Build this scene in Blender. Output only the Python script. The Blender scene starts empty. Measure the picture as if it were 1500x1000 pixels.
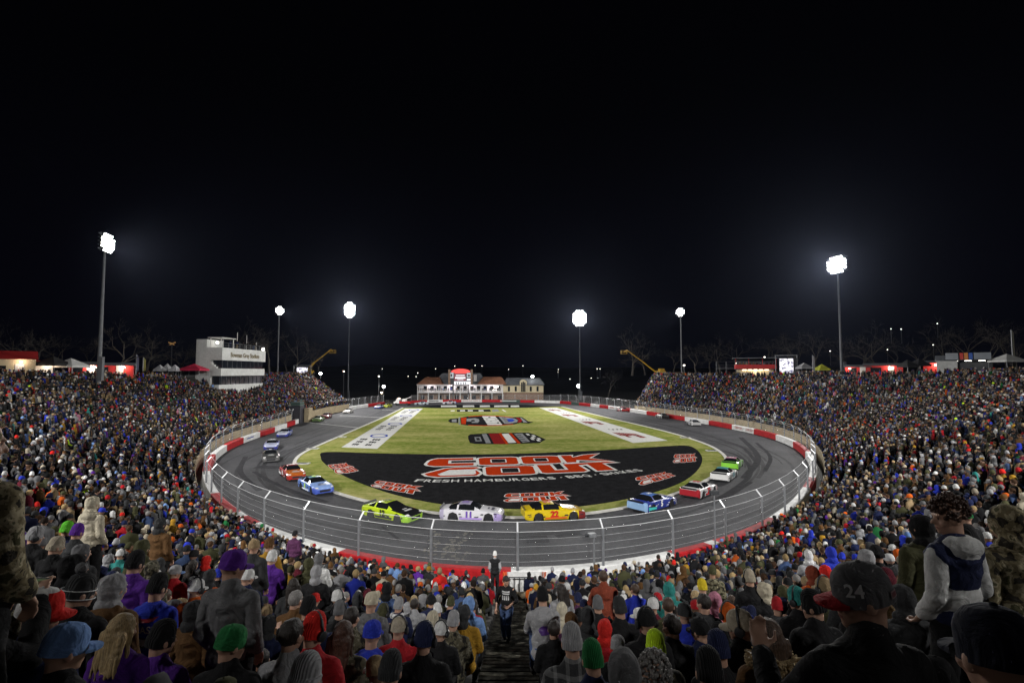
import bpy, bmesh, math, random
import numpy as np
from mathutils import Vector, Matrix, Euler, noise
from mathutils.bvhtree import BVHTree

random.seed(24)
rng = np.random.default_rng(24)
SC = bpy.context.scene
COL = SC.collection
PI = math.pi

# ------------------------------------------------------------------ camera model (photo pixels are 1500 x 1000)
CAM_Z = 11.5
F = 750.0
PITCH = math.atan(45.0 / F)
FWD = Vector((0, math.cos(PITCH), math.sin(PITCH)))
UP = Vector((0, -math.sin(PITCH), math.cos(PITCH)))
EYE = Vector((0, 0, CAM_Z))

def ray(u, v):
    return Vector((1, 0, 0)) * ((u - 750) / F) + UP * ((500 - v) / F) + FWD

def gp(u, v, z=0.0):                      # where a line of sight meets the level z
    d = ray(u, v)
    t = (z - CAM_Z) / d.z
    p = EYE + d * t
    return Vector((p.x, p.y, z))

def at(u, v, dist):                       # a point at a given depth (metres along +Y)
    d = ray(u, v)
    return EYE + d * (dist / d.y)

def proj(p):
    d = Vector(p) - EYE
    w = d.dot(FWD)
    return 750 + F * d.x / w, 500 - F * d.dot(UP) / w, w

# ------------------------------------------------------------------ mesh builder
class MB:
    def __init__(s):
        s.v, s.f, s.m = [], [], []
    def add(s, vs, fs, mi=0):
        o = len(s.v)
        s.v += [Vector(p) for p in vs]
        s.f += [tuple(i + o for i in f) for f in fs]
        s.m += [mi] * len(fs)
        return s
    def box(s, c, size, rz=0.0, mi=0, M=None):
        x, y, z = size[0] / 2, size[1] / 2, size[2] / 2
        vs = [Vector((sx * x, sy * y, sz * z)) for sz in (-1, 1) for sy in (-1, 1) for sx in (-1, 1)]
        R = M if M is not None else Matrix.Rotation(rz, 3, 'Z')
        vs = [R @ p + Vector(c) for p in vs]
        return s.add(vs, [(0, 2, 3, 1), (4, 5, 7, 6), (0, 1, 5, 4), (2, 6, 7, 3), (0, 4, 6, 2), (1, 3, 7, 5)], mi)
    def quad(s, a, b, c, d, mi=0):
        return s.add([a, b, c, d], [(0, 1, 2, 3)], mi)
    def poly(s, pts, mi=0):
        return s.add(pts, [tuple(range(len(pts)))], mi)
    def prism(s, pts, z0, z1, mi=0):       # pts: xy list counter-clockwise
        n = len(pts)
        vs = [(p[0], p[1], z0) for p in pts] + [(p[0], p[1], z1) for p in pts]
        fs = [tuple(range(n - 1, -1, -1)), tuple(range(n, 2 * n))]
        fs += [(i, (i + 1) % n, n + (i + 1) % n, n + i) for i in range(n)]
        return s.add(vs, fs, mi)
    def tube(s, pts, r, n=6, mi=0, caps=True, closed=False):
        pts = [Vector(p) for p in pts]
        rs = r if isinstance(r, (list, tuple)) else [r] * len(pts)
        rings, N = [], len(pts)
        up0 = Vector((0, 0, 1))
        for i, p in enumerate(pts):
            a = pts[i - 1] if (i > 0 or closed) else p
            b = pts[(i + 1) % N] if (i < N - 1 or closed) else p
            t = (b - a)
            if t.length < 1e-9: t = Vector((0, 0, 1))
            t.normalize()
            q = up0 if abs(t.z) < 0.95 else Vector((0, 1, 0))
            x = t.cross(q).normalized(); y = x.cross(t)
            rings.append([p + (x * math.cos(2 * PI * k / n) + y * math.sin(2 * PI * k / n)) * rs[i] for k in range(n)])
        vs = [v for ring in rings for v in ring]
        fs = []
        for i in range(N if closed else N - 1):
            j = (i + 1) % N
            for k in range(n):
                l = (k + 1) % n
                fs.append((i * n + k, i * n + l, j * n + l, j * n + k))
        if caps and not closed:
            fs.append(tuple(range(n - 1, -1, -1)))
            fs.append(tuple((N - 1) * n + k for k in range(n)))
        return s.add(vs, fs, mi)
    def ell(s, c, r, R=None, nu=14, nv=9, mi=0):
        c = Vector(c); R = R or Matrix.Identity(3)
        vs, fs = [c + R @ Vector((0, 0, r[2]))], []
        for i in range(1, nv):
            th = PI * i / nv
            for k in range(nu):
                ph = 2 * PI * k / nu
                vs.append(c + R @ Vector((r[0] * math.sin(th) * math.cos(ph), r[1] * math.sin(th) * math.sin(ph), r[2] * math.cos(th))))
        vs.append(c + R @ Vector((0, 0, -r[2])))
        L = len(vs) - 1
        for k in range(nu):
            l = (k + 1) % nu
            fs.append((0, 1 + k, 1 + l))
            for i in range(nv - 2):
                a = 1 + i * nu
                fs.append((a + k, a + nu + k, a + nu + l, a + l))
            a = 1 + (nv - 2) * nu
            fs.append((a + k, L, a + l))
        return s.add(vs, fs, mi)
    def cap(s, p0, p1, r0, r1, n=12, mi=0):   # tapered capsule
        p0, p1 = Vector(p0), Vector(p1)
        t = (p1 - p0)
        L = t.length
        t = t.normalized() if L > 1e-6 else Vector((0, 0, 1))
        pts, rs = [], []
        for a in (89, 60, 30):
            pts.append(p0 - t * r0 * math.sin(math.radians(a))); rs.append(max(r0 * math.cos(math.radians(a)), 1e-4))
        pts += [p0, p1]; rs += [r0, r1]
        for a in (30, 60, 89):
            pts.append(p1 + t * r1 * math.sin(math.radians(a))); rs.append(max(r1 * math.cos(math.radians(a)), 1e-4))
        return s.tube(pts, rs, n, mi)
    def mesh(s, name, mats=(), smooth=False, origin=None, angle=None):
        me = bpy.data.meshes.new(name)
        o = Vector(origin) if origin is not None else Vector((0, 0, 0))
        me.from_pydata([tuple(p - o) for p in s.v], [], s.f)
        for m in mats: me.materials.append(m)
        if len(mats) > 1: me.polygons.foreach_set('material_index', s.m)
        if smooth:
            me.polygons.foreach_set('use_smooth', [True] * len(me.polygons))
            if angle:
                try: me.set_sharp_from_angle(angle=math.radians(angle))
                except Exception: pass
        me.update()
        return me
    def build(s, name, mats, parent=None, smooth=False, angle=None):
        if not isinstance(mats, (list, tuple)): mats = [mats]
        org = parent.matrix_world.translation.copy() if parent is not None else None
        if parent is not None:
            org = Vector((0, 0, 0)); q = parent
            while q is not None:
                org += q.location; q = q.parent
        me = s.mesh(name, mats, smooth, org, angle)
        return link(name, me, parent)

def link(name, me, parent=None):
    o = bpy.data.objects.new(name, me)
    COL.objects.link(o)
    if parent is not None: o.parent = parent
    return o

def thing(name, label, cat, loc=(0, 0, 0), rz=0.0, group=None):
    o = bpy.data.objects.new(name, None)
    o.empty_display_size = 0.2
    COL.objects.link(o)
    o.location = loc; o.rotation_euler = (0, 0, rz)
    return tag(o, label, cat, group)

def tag(o, label, cat, group=None):
    o['label'] = label; o['category'] = cat
    if group: o['group'] = group
    return o

def struct(o, kind='structure'):
    o['kind'] = kind
    return o

def copy_tree(o, parent=None):
    c = o.copy(); COL.objects.link(c)
    if parent is not None: c.parent = parent
    for ch in list(o.children): copy_tree(ch, c)
    return c

def text_mesh(txt, size=1.0, extrude=0.0, bold=0.0, xscale=1.0, align='CENTER'):
    cu = bpy.data.curves.new('lettering', 'FONT')
    cu.body = txt; cu.size = size; cu.extrude = extrude; cu.offset = bold
    cu.align_x = align; cu.align_y = 'CENTER'; cu.resolution_u = 3
    o = bpy.data.objects.new('lettering_tmp', cu); COL.objects.link(o)
    dg = bpy.context.evaluated_depsgraph_get()
    me = bpy.data.meshes.new_from_object(o.evaluated_get(dg))
    bpy.data.objects.remove(o); bpy.data.curves.remove(cu)
    vs = [Vector((v.co.x * xscale, v.co.y, v.co.z)) for v in me.vertices]
    fs = [tuple(p.vertices) for p in me.polygons]
    bpy.data.meshes.remove(me)
    return vs, fs

# ------------------------------------------------------------------ materials
def mat(name, rgb=(0.5, 0.5, 0.5), rough=0.6, metal=0.0, nscale=0.0, namt=0.25, coat=0.0, bump=0.0, objcol=False, emit=None, estr=0.0, coords='Object', attr=None, nscale2=0.0, spec=None):
    m = bpy.data.materials.new(name); m.use_nodes = True
    nt = m.node_tree; N = nt.nodes; L = nt.links
    b = N['Principled BSDF']
    b.inputs['Roughness'].default_value = rough
    b.inputs['Metallic'].default_value = metal
    b.inputs['Base Color'].default_value = (*rgb, 1)
    if coat: b.inputs['Coat Weight'].default_value = coat; b.inputs['Coat Roughness'].default_value = 0.05
    if spec is not None: b.inputs['Specular IOR Level'].default_value = spec
    src = None
    if objcol:
        oi = N.new('ShaderNodeObjectInfo'); src = oi.outputs['Color']
    if attr:
        at_ = N.new('ShaderNodeAttribute'); at_.attribute_name = attr; src = at_.outputs['Color']
    if nscale:
        tc = N.new('ShaderNodeTexCoord')
        nz = N.new('ShaderNodeTexNoise'); nz.inputs['Scale'].default_value = nscale; nz.inputs['Detail'].default_value = 6
        L.new(tc.outputs[coords], nz.inputs['Vector'])
        mr = N.new('ShaderNodeMapRange')
        mr.inputs['From Min'].default_value = 0.3; mr.inputs['From Max'].default_value = 0.7
        mr.inputs['To Min'].default_value = 1 - namt; mr.inputs['To Max'].default_value = 1 + namt
        L.new(nz.outputs['Fac'], mr.inputs['Value'])
        fac = mr.outputs['Result']
        if nscale2:
            n2 = N.new('ShaderNodeTexNoise'); n2.inputs['Scale'].default_value = nscale2; n2.inputs['Detail'].default_value = 5
            L.new(tc.outputs[coords], n2.inputs['Vector'])
            m2 = N.new('ShaderNodeMapRange')
            m2.inputs['From Min'].default_value = 0.3; m2.inputs['From Max'].default_value = 0.7
            m2.inputs['To Min'].default_value = 1 - namt; m2.inputs['To Max'].default_value = 1 + namt
            L.new(n2.outputs['Fac'], m2.inputs['Value'])
            mm = N.new('ShaderNodeMath'); mm.operation = 'MULTIPLY'
            L.new(fac, mm.inputs[0]); L.new(m2.outputs['Result'], mm.inputs[1]); fac = mm.outputs[0]
        mx = N.new('ShaderNodeVectorMath'); mx.operation = 'SCALE'
        if src is not None: L.new(src, mx.inputs[0])
        else: mx.inputs[0].default_value = rgb
        L.new(fac, mx.inputs['Scale'])
        src = mx.outputs['Vector']
        if bump:
            bp = N.new('ShaderNodeBump'); bp.inputs['Strength'].default_value = bump; bp.inputs['Distance'].default_value = 0.02
            L.new(nz.outputs['Fac'], bp.inputs['Height']); L.new(bp.outputs['Normal'], b.inputs['Normal'])
    if src is not None: L.new(src, b.inputs['Base Color'])
    if emit is not None:
        b.inputs['Emission Color'].default_value = (*emit, 1); b.inputs['Emission Strength'].default_value = estr
        try: m.cycles.emission_sampling = 'NONE'
        except Exception: pass
    return m

M = {}
M['ground'] = mat('dark_earth', (0.035, 0.035, 0.03), 0.95, nscale=0.3, namt=0.4)
M['hill'] = mat('night_hillside', (0.03, 0.033, 0.035), 1.0, nscale=0.03, namt=0.5)
M['white_paint'] = mat('turf_paint_white', (0.46, 0.46, 0.445), 0.85, nscale=2.5, namt=0.12, nscale2=9, spec=0.0)
M['red_paint'] = mat('turf_paint_red', (0.30, 0.026, 0.006), 0.85, nscale=2.5, namt=0.15, spec=0.0)
M['black_paint'] = mat('turf_paint_black', (0.013, 0.013, 0.014), 0.9, nscale=1.2, namt=0.3, nscale2=6, spec=0.0)
M['grey_paint'] = mat('turf_paint_grey', (0.16, 0.165, 0.17), 0.9, nscale=3, namt=0.2, spec=0.0)
M['blue_paint'] = mat('turf_paint_blue', (0.02, 0.04, 0.25), 0.9, nscale=3, namt=0.2, spec=0.0)
M['maroon_paint'] = mat('turf_paint_maroon', (0.16, 0.012, 0.012), 0.9, nscale=3, namt=0.2, spec=0.0)
M['kerb'] = mat('kerb_concrete', (0.42, 0.41, 0.38), 0.9, nscale=1.5, namt=0.18)
M['concrete'] = mat('stand_concrete', (0.085, 0.08, 0.072), 0.95, nscale=1.2, namt=0.35, nscale2=6)
M['tread'] = mat('stair_concrete', (0.060, 0.055, 0.044), 0.95, nscale=1.4, namt=0.9, nscale2=5, spec=.1)
M['nosing'] = mat('worn_stair_edge', (0.10, 0.095, 0.075), 0.95, nscale=2.2, namt=0.8, nscale2=9, spec=.1)
M['tan_wall'] = mat('tan_concrete', (0.30, 0.245, 0.155), 0.9, nscale=0.8, namt=0.2, nscale2=5)
M['bench'] = mat('weathered_bench', (0.16, 0.155, 0.15), 0.8, nscale=3, namt=0.3)
M['bar_red'] = mat('barrier_red', (0.32, 0.011, 0.014), 0.6, nscale=1.2, namt=0.22, nscale2=6, spec=.12)
M['bar_white'] = mat('barrier_white', (0.55, 0.55, 0.54), 0.6, nscale=1.2, namt=0.14, nscale2=6)
M['bar_green'] = mat('barrier_dark', (0.02, 0.05, 0.04), 0.6, nscale=1.2, namt=0.14)
M['galv'] = mat('galvanised_steel', (0.24, 0.25, 0.265), 0.45, metal=0.6, nscale=4, namt=0.15)
M['bright_steel'] = mat('bright_steel_cable', (0.75, 0.76, 0.78), 0.4, metal=0.4)
M['pole'] = mat('pole_steel', (0.11, 0.115, 0.125), 0.6, metal=0.3, nscale=1.0, namt=0.15)
M['dark_metal'] = mat('dark_metal', (0.03, 0.032, 0.036), 0.5, metal=0.3)
M['lamp_on'] = mat('lamp_lens_lit', (1, 1, 1), 0.3, emit=(1.0, 0.98, 0.94), estr=45.0)
M['town_lamp'] = mat('town_lamp_lit', (1, 1, 1), 0.3, emit=(1.0, 0.92, 0.8), estr=6.0)
M['warm_lamp'] = mat('warm_lamp_lit', (1, 1, 1), 0.3, emit=(1.0, 0.72, 0.5), estr=9.0)
M['tyre'] = mat('tyre_rubber', (0.012, 0.012, 0.012), 0.85)
M['rim'] = mat('black_rim', (0.05, 0.05, 0.055), 0.35, metal=0.7)
M['glass'] = mat('dark_window', (0.008, 0.009, 0.011), 0.06, spec=0.6)
M['paint'] = mat('car_paint', (0.5, 0.5, 0.5), 0.28, coat=0.8, objcol=True, nscale=1.5, namt=0.04)
M['decal'] = mat('number_decal', (0.5, 0.5, 0.5), 0.4, objcol=True)
M['objpaint'] = mat('flat_paint', (0.5, 0.5, 0.5), 0.6, objcol=True, nscale=1.2, namt=0.1)
M['canopy'] = mat('canopy_fabric', (0.5, 0.5, 0.5), 0.8, objcol=True, nscale=2, namt=0.12)
M['pale_wall'] = mat('pale_concrete_wall', (0.56, 0.565, 0.55), 0.85, nscale=0.6, namt=0.10, nscale2=3)
M['white_wall'] = mat('white_trim', (0.62, 0.61, 0.60), 0.7, nscale=1, namt=0.1)
M['cream_wall'] = mat('cream_siding', (0.52, 0.45, 0.30), 0.8, nscale=0.8, namt=0.08)
M['brown_roof'] = mat('brown_shingle', (0.30, 0.13, 0.07), 0.9, nscale=1.2, namt=0.25)
M['grey_roof'] = mat('grey_shingle', (0.13, 0.14, 0.155), 0.9, nscale=1.2, namt=0.25)
M['brick'] = mat('brown_brick', (0.20, 0.13, 0.09), 0.9, nscale=2.5, namt=0.3)
M['yellow'] = mat('lift_yellow', (0.42, 0.25, 0.015), 0.45, nscale=1.5, namt=0.1)
M['bark'] = mat('winter_bark', (0.06, 0.053, 0.045), 0.95, nscale=2, namt=0.3)
M['wood_dark'] = mat('dark_sign_board', (0.02, 0.02, 0.03), 0.5)
M['orange'] = mat('orange_rail', (0.60, 0.10, 0.02), 0.5)
M['red_wall'] = mat('red_painted_wall', (0.45, 0.02, 0.02), 0.7, nscale=1, namt=0.15)
M['gold'] = mat('gold_letter', (0.12, 0.09, 0.03), 0.5)
M['smoke_glass'] = mat('tinted_window', (0.012, 0.015, 0.02), 0.1, spec=0.5)

def ground_mat(name, ramp, s1, s2, rough=0.95, stripe=None, spec_=0.0):
    m = bpy.data.materials.new(name); m.use_nodes = True
    nt = m.node_tree; N = nt.nodes; L = nt.links; b = N['Principled BSDF']; b.inputs['Roughness'].default_value = rough
    tc = N.new('ShaderNodeTexCoord')
    n1 = N.new('ShaderNodeTexNoise'); n1.inputs['Scale'].default_value = s1; n1.inputs['Detail'].default_value = 8; n1.inputs['Roughness'].default_value = 0.65
    n2 = N.new('ShaderNodeTexNoise'); n2.inputs['Scale'].default_value = s2; n2.inputs['Detail'].default_value = 8; n2.inputs['Roughness'].default_value = 0.75
    mp = N.new('ShaderNodeMapping')
    if stripe: mp.inputs['Scale'].default_value = stripe
    L.new(tc.outputs['Object'], mp.inputs['Vector'])
    L.new(mp.outputs['Vector'], n1.inputs['Vector']); L.new(tc.outputs['Object'], n2.inputs['Vector'])
    ad = N.new('ShaderNodeMath'); ad.operation = 'ADD'; L.new(n1.outputs['Fac'], ad.inputs[0]); L.new(n2.outputs['Fac'], ad.inputs[1])
    hv = N.new('ShaderNodeMath'); hv.operation = 'MULTIPLY'; hv.inputs[1].default_value = 0.5; L.new(ad.outputs[0], hv.inputs[0])
    cr = N.new('ShaderNodeValToRGB')
    e = cr.color_ramp.elements
    e[0].position, e[0].color = ramp[0][0], (*ramp[0][1], 1)
    e[1].position, e[1].color = ramp[-1][0], (*ramp[-1][1], 1)
    for p, c in ramp[1:-1]:
        k = e.new(p); k.color = (*c, 1)
    L.new(hv.outputs[0], cr.inputs['Fac']); L.new(cr.outputs['Color'], b.inputs['Base Color']); b.inputs['Specular IOR Level'].default_value = spec_
    bp = N.new('ShaderNodeBump'); bp.inputs['Strength'].default_value = 0.25; bp.inputs['Distance'].default_value = 0.05
    L.new(n2.outputs['Fac'], bp.inputs['Height']); L.new(bp.outputs['Normal'], b.inputs['Normal'])
    return m
M['grass'] = ground_mat('winter_turf', [(0.38, (0.080, 0.120, 0.016)), (0.46, (0.150, 0.172, 0.040)), (0.54, (0.225, 0.228, 0.074)), (0.61, (0.31, 0.28, 0.115))], 0.10, 0.9, stripe=(0.5, 1.4, 1))
M['asphalt'] = ground_mat('race_asphalt', [(0.36, (0.026, 0.026, 0.029)), (0.5, (0.045, 0.045, 0.049)), (0.64, (0.070, 0.070, 0.075))], 0.16, 2.6, rough=0.72, spec_=.06)
M['skid'] = mat('tyre_rubber_mark', (0.030, 0.030, 0.033), 0.9, nscale=1.5, namt=0.3, spec=.03)
M['dust'] = mat('oil_dry_dust', (0.088, 0.082, 0.068), 0.95, nscale=3, namt=0.4)

def chain_link():
    m = bpy.data.materials.new('wire_netting'); m.use_nodes = True
    nt = m.node_tree; N = nt.nodes; L = nt.links; b = N['Principled BSDF']
    b.inputs['Base Color'].default_value = (0.5, 0.52, 0.54, 1); b.inputs['Metallic'].default_value = 0.3; b.inputs['Roughness'].default_value = 0.5
    tr = N.new('ShaderNodeBsdfTransparent'); mx = N.new('ShaderNodeMixShader'); mx.inputs['Fac'].default_value = 0.055
    L.new(tr.outputs[0], mx.inputs[1]); L.new(b.outputs[0], mx.inputs[2]); L.new(mx.outputs[0], N['Material Output'].inputs['Surface'])
    return m
M['netting'] = chain_link()

def fabric(name, kind):
    m = bpy.data.materials.new(name); m.use_nodes = True
    nt = m.node_tree; N = nt.nodes; L = nt.links; b = N['Principled BSDF']; b.inputs['Roughness'].default_value = 0.9
    b.inputs['Specular IOR Level'].default_value = 0.25
    tc = N.new('ShaderNodeTexCoord'); oi = N.new('ShaderNodeObjectInfo')
    nz = N.new('ShaderNodeTexNoise'); nz.inputs['Scale'].default_value = 6.5; nz.inputs['Detail'].default_value = 6; nz.inputs['Distortion'].default_value = 1.6
    L.new(tc.outputs['Object'], nz.inputs['Vector'])
    mr = N.new('ShaderNodeMapRange'); mr.inputs['From Min'].default_value = 0.3; mr.inputs['From Max'].default_value = 0.7
    mr.inputs['To Min'].default_value = 0.8; mr.inputs['To Max'].default_value = 1.2; L.new(nz.outputs['Fac'], mr.inputs['Value'])
    sc = N.new('ShaderNodeVectorMath'); sc.operation = 'SCALE'; L.new(mr.outputs['Result'], sc.inputs['Scale'])
    if kind == 'plain' or kind == 'knit':
        L.new(oi.outputs['Color'], sc.inputs[0])
    elif kind == 'camo':
        n2 = N.new('ShaderNodeTexNoise'); n2.inputs['Scale'].default_value = 13; n2.inputs['Detail'].default_value = 5; n2.inputs['Distortion'].default_value = .25
        L.new(tc.outputs['Object'], n2.inputs['Vector'])
        cr = N.new('ShaderNodeValToRGB'); cr.color_ramp.interpolation = 'CONSTANT'; e = cr.color_ramp.elements
        e[0].position, e[0].color = 0, (0.02, 0.018, 0.015, 1); e[1].position, e[1].color = 0.42, (0.13, 0.115, 0.075, 1)
        k = e.new(0.52); k.color = (0.26, 0.24, 0.18, 1); k = e.new(0.60); k.color = (0.075, 0.075, 0.045, 1)
        L.new(n2.outputs['Fac'], cr.inputs['Fac'])
        ml = N.new('ShaderNodeMixRGB'); ml.blend_type = 'MULTIPLY'; ml.inputs['Fac'].default_value = 1
        L.new(cr.outputs['Color'], ml.inputs['Color1']); L.new(oi.outputs['Color'], ml.inputs['Color2'])
        L.new(ml.outputs['Color'], sc.inputs[0])
    elif kind == 'plaid':
        ws = []
        for ax in ('X', 'Z'):
            w = N.new('ShaderNodeTexWave'); w.bands_direction = ax; w.inputs['Scale'].default_value = 3.2
            L.new(tc.outputs['Object'], w.inputs['Vector'])
            g = N.new('ShaderNodeMath'); g.operation = 'GREATER_THAN'; g.inputs[1].default_value = 0.82; L.new(w.outputs['Fac'], g.inputs[0]); ws.append(g)
        ad = N.new('ShaderNodeMath'); ad.operation = 'ADD'; L.new(ws[0].outputs[0], ad.inputs[0]); L.new(ws[1].outputs[0], ad.inputs[1])
        mx = N.new('ShaderNodeMixRGB'); mx.inputs['Color2'].default_value = (0.20, 0.20, 0.20, 1)
        hv = N.new('ShaderNodeMath'); hv.operation = 'MULTIPLY'; hv.inputs[1].default_value = 0.5; L.new(ad.outputs[0], hv.inputs[0])
        L.new(hv.outputs[0], mx.inputs['Fac']); L.new(oi.outputs['Color'], mx.inputs['Color1']); L.new(mx.outputs['Color'], sc.inputs[0])
    L.new(sc.outputs['Vector'], b.inputs['Base Color'])
    bp = N.new('ShaderNodeBump'); bp.inputs['Distance'].default_value = 0.012 if kind == 'knit' else 0.045
    if kind == 'knit':
        w = N.new('ShaderNodeTexWave'); w.bands_direction = 'X'; w.wave_type = 'BANDS'; w.inputs['Scale'].default_value = 22; w.inputs['Distortion'].default_value = 1
        L.new(tc.outputs['Object'], w.inputs['Vector']); L.new(w.outputs['Fac'], bp.inputs['Height']); bp.inputs['Strength'].default_value = 0.6
    else:
        L.new(nz.outputs['Fac'], bp.inputs['Height']); bp.inputs['Strength'].default_value = 0.8
    L.new(bp.outputs['Normal'], b.inputs['Normal'])
    return m
M['fabric'] = fabric('cloth', 'plain'); M['knit'] = fabric('knitted_wool', 'knit'); M['camo'] = fabric('camouflage_cloth', 'camo'); M['plaid'] = fabric('plaid_flannel', 'plaid')
M['skin'] = mat('skin', (0.4, 0.22, 0.14), 0.55, objcol=True, nscale=14, namt=0.08)
M['eye'] = mat('eye_dark', (0.02, 0.015, 0.012), 0.3)
M['lip'] = mat('lips', (0.25, 0.09, 0.07), 0.5)
M['shoe'] = mat('shoe_leather', (0.02, 0.018, 0.016), 0.6)
M['hair'] = mat('hair', (0.05, 0.03, 0.02), 0.55, objcol=True, nscale=40, namt=0.5, bump=0.7)
def hair_mat():
    m = M['hair']; nt = m.node_tree; N = nt.nodes; L = nt.links
    mp = N.new('ShaderNodeMapping'); mp.inputs['Scale'].default_value = (3.2, 3.2, .22)
    nz = next(n for n in N if n.type == 'TEX_NOISE'); tc = next(n for n in N if n.type == 'TEX_COORD')
    L.new(tc.outputs['Object'], mp.inputs['Vector']); L.new(mp.outputs['Vector'], nz.inputs['Vector'])
hair_mat()
M['crowd'] = mat('crowd_clothing', (0.3, 0.3, 0.3), 0.85, attr='col', spec=0.1)

# ------------------------------------------------------------------ camera, night sky, stadium lighting
cd = bpy.data.cameras.new('camera'); cam = bpy.data.objects.new('camera', cd); COL.objects.link(cam)
cam.location = EYE; cam.rotation_euler = (PI / 2 + PITCH, 0, 0)
cd.sensor_width = 36; cd.lens = 18; cd.sensor_fit = 'HORIZONTAL'; cd.clip_start = 0.05; cd.clip_end = 3000
SC.camera = cam
W = bpy.data.worlds.new('World'); SC.world = W; W.use_nodes = True
nt = W.node_tree; bg = nt.nodes['Background']
tc = nt.nodes.new('ShaderNodeTexCoord'); sx = nt.nodes.new('ShaderNodeSeparateXYZ'); cr = nt.nodes.new('ShaderNodeValToRGB')
nt.links.new(tc.outputs['Generated'], sx.inputs[0]); nt.links.new(sx.outputs['Z'], cr.inputs['Fac']); nt.links.new(cr.outputs['Color'], bg.inputs['Color'])
e = cr.color_ramp.elements
e[0].position, e[0].color = 0.0, (0.0010, 0.0011, 0.0025, 1)
e[1].position, e[1].color = 0.45, (0.0004, 0.0004, 0.0008, 1)
k = e.new(0.16); k.color = (0.0009, 0.0009, 0.0022, 1)
bg.inputs['Strength'].default_value = 1.0
SC.view_settings.view_transform = 'Standard'; SC.view_settings.look = 'None'
SC.view_settings.exposure = 0.0; SC.view_settings.gamma = 1.0
SC.render.engine = 'CYCLES'
SC.cycles.use_denoising = True
SC.cycles.max_bounces = 4; SC.cycles.diffuse_bounces = 2; SC.cycles.glossy_bounces = 2; SC.cycles.transparent_max_bounces = 8
SC.cycles.use_adaptive_sampling = True; SC.cycles.adaptive_threshold = 0.02
SC.cycles.sample_clamp_indirect = 4.0

# ------------------------------------------------------------------ curves
def catmull(pts, per=6, closed=False):
    P = [Vector(p) for p in pts]; n = len(P); out = []
    for i in range(n if closed else n - 1):
        p0 = P[i - 1] if (i > 0 or closed) else P[0] * 2 - P[1]
        p1, p2 = P[i], P[(i + 1) % n]
        p3 = P[(i + 2) % n] if (i + 2 < n or closed) else p2 * 2 - p1
        for k in range(per):
            t = k / per
            out.append(0.5 * ((2 * p1) + (p2 - p0) * t + (2 * p0 - 5 * p1 + 4 * p2 - p3) * t * t + (3 * p1 - p0 - 3 * p2 + p3) * t ** 3))
    if not closed: out.append(P[-1])
    return out

def resample(pts, step):
    P = [Vector(p) for p in pts]; d = [0]
    for a, b in zip(P, P[1:]): d.append(d[-1] + (b - a).length)
    n = max(2, int(round(d[-1] / step)) + 1); out = []; j = 0
    for i in range(n):
        s = d[-1] * i / (n - 1)
        while j < len(P) - 2 and d[j + 1] < s: j += 1
        t = (s - d[j]) / max(d[j + 1] - d[j], 1e-9)
        out.append(P[j].lerp(P[j + 1], min(max(t, 0), 1)))
    return out

def offset_line(P, off):                   # positive = to the right of the walking direction
    out = []
    for i, p in enumerate(P):
        a = P[max(i - 1, 0)]; b = P[min(i + 1, len(P) - 1)]
        t = Vector((b.x - a.x, b.y - a.y, 0)).normalized()
        out.append(p + Vector((t.y, -t.x, 0)) * off)
    return out

# ------------------------------------------------------------------ ground, hills
g = MB(); S = 1500
n = 24
for i in range(n):
    for j in range(n):
        x0, x1 = -S + 2 * S * i / n, -S + 2 * S * (i + 1) / n; y0, y1 = -S + 2 * S * j / n, -S + 2 * S * (j + 1) / n
        g.quad((x0, y0, -0.06), (x1, y0, -0.06), (x1, y1, -0.06), (x0, y1, -0.06))
struct(g.build('ground', M['ground']))

# ------------------------------------------------------------------ barrier line (outer edge of the track), traced and unprojected
wl = [gp(*p) for p in [(563.5, 592.2), (539, 595.6), (516.5, 598.8), (486.7, 604.5), (469.6, 607.8), (444, 616), (422, 626), (404, 632), (380, 640), (353, 649), (326, 661), (306, 674)]]
wn = [gp(*p, 1.0) for p in [(299, 691), (310, 721), (350, 754), (418, 779), (464, 790.5), (513, 802), (560, 812.5), (620, 821), (680, 826), (745, 828.5), (810, 827), (874, 822), (930, 814), (976, 805), (1051, 788), (1100, 771), (1125, 757.5), (1165, 731), (1199, 700)]]
wr = [gp(*p) for p in [(1195, 672), (1171, 656), (1142, 644), (1110, 635.5), (1073, 628), (1039, 622), (1009, 616), (943, 607), (925, 602.9), (893, 598.2), (855, 593.3), (820, 590.6)]]
for p in wn: p.z = 0
chain = wl + wn + wr
# a little smoothing so that the traced points give a clean curve
for _ in range(2):
    chain = [chain[0]] + [(chain[i - 1] + chain[i] * 2 + chain[i + 1]) / 4 for i in range(1, len(chain) - 1)] + [chain[-1]]
WALL = resample(catmull(chain, 8), 0.8)     # far left -> near -> far right; inside of the track lies on the left hand
far = [WALL[-1], gp(790, 589.6), gp(740, 588.8), gp(690, 588.5), gp(640, 588.8), gp(603, 590.2)]
FARW = resample(far, 0.8)

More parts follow.
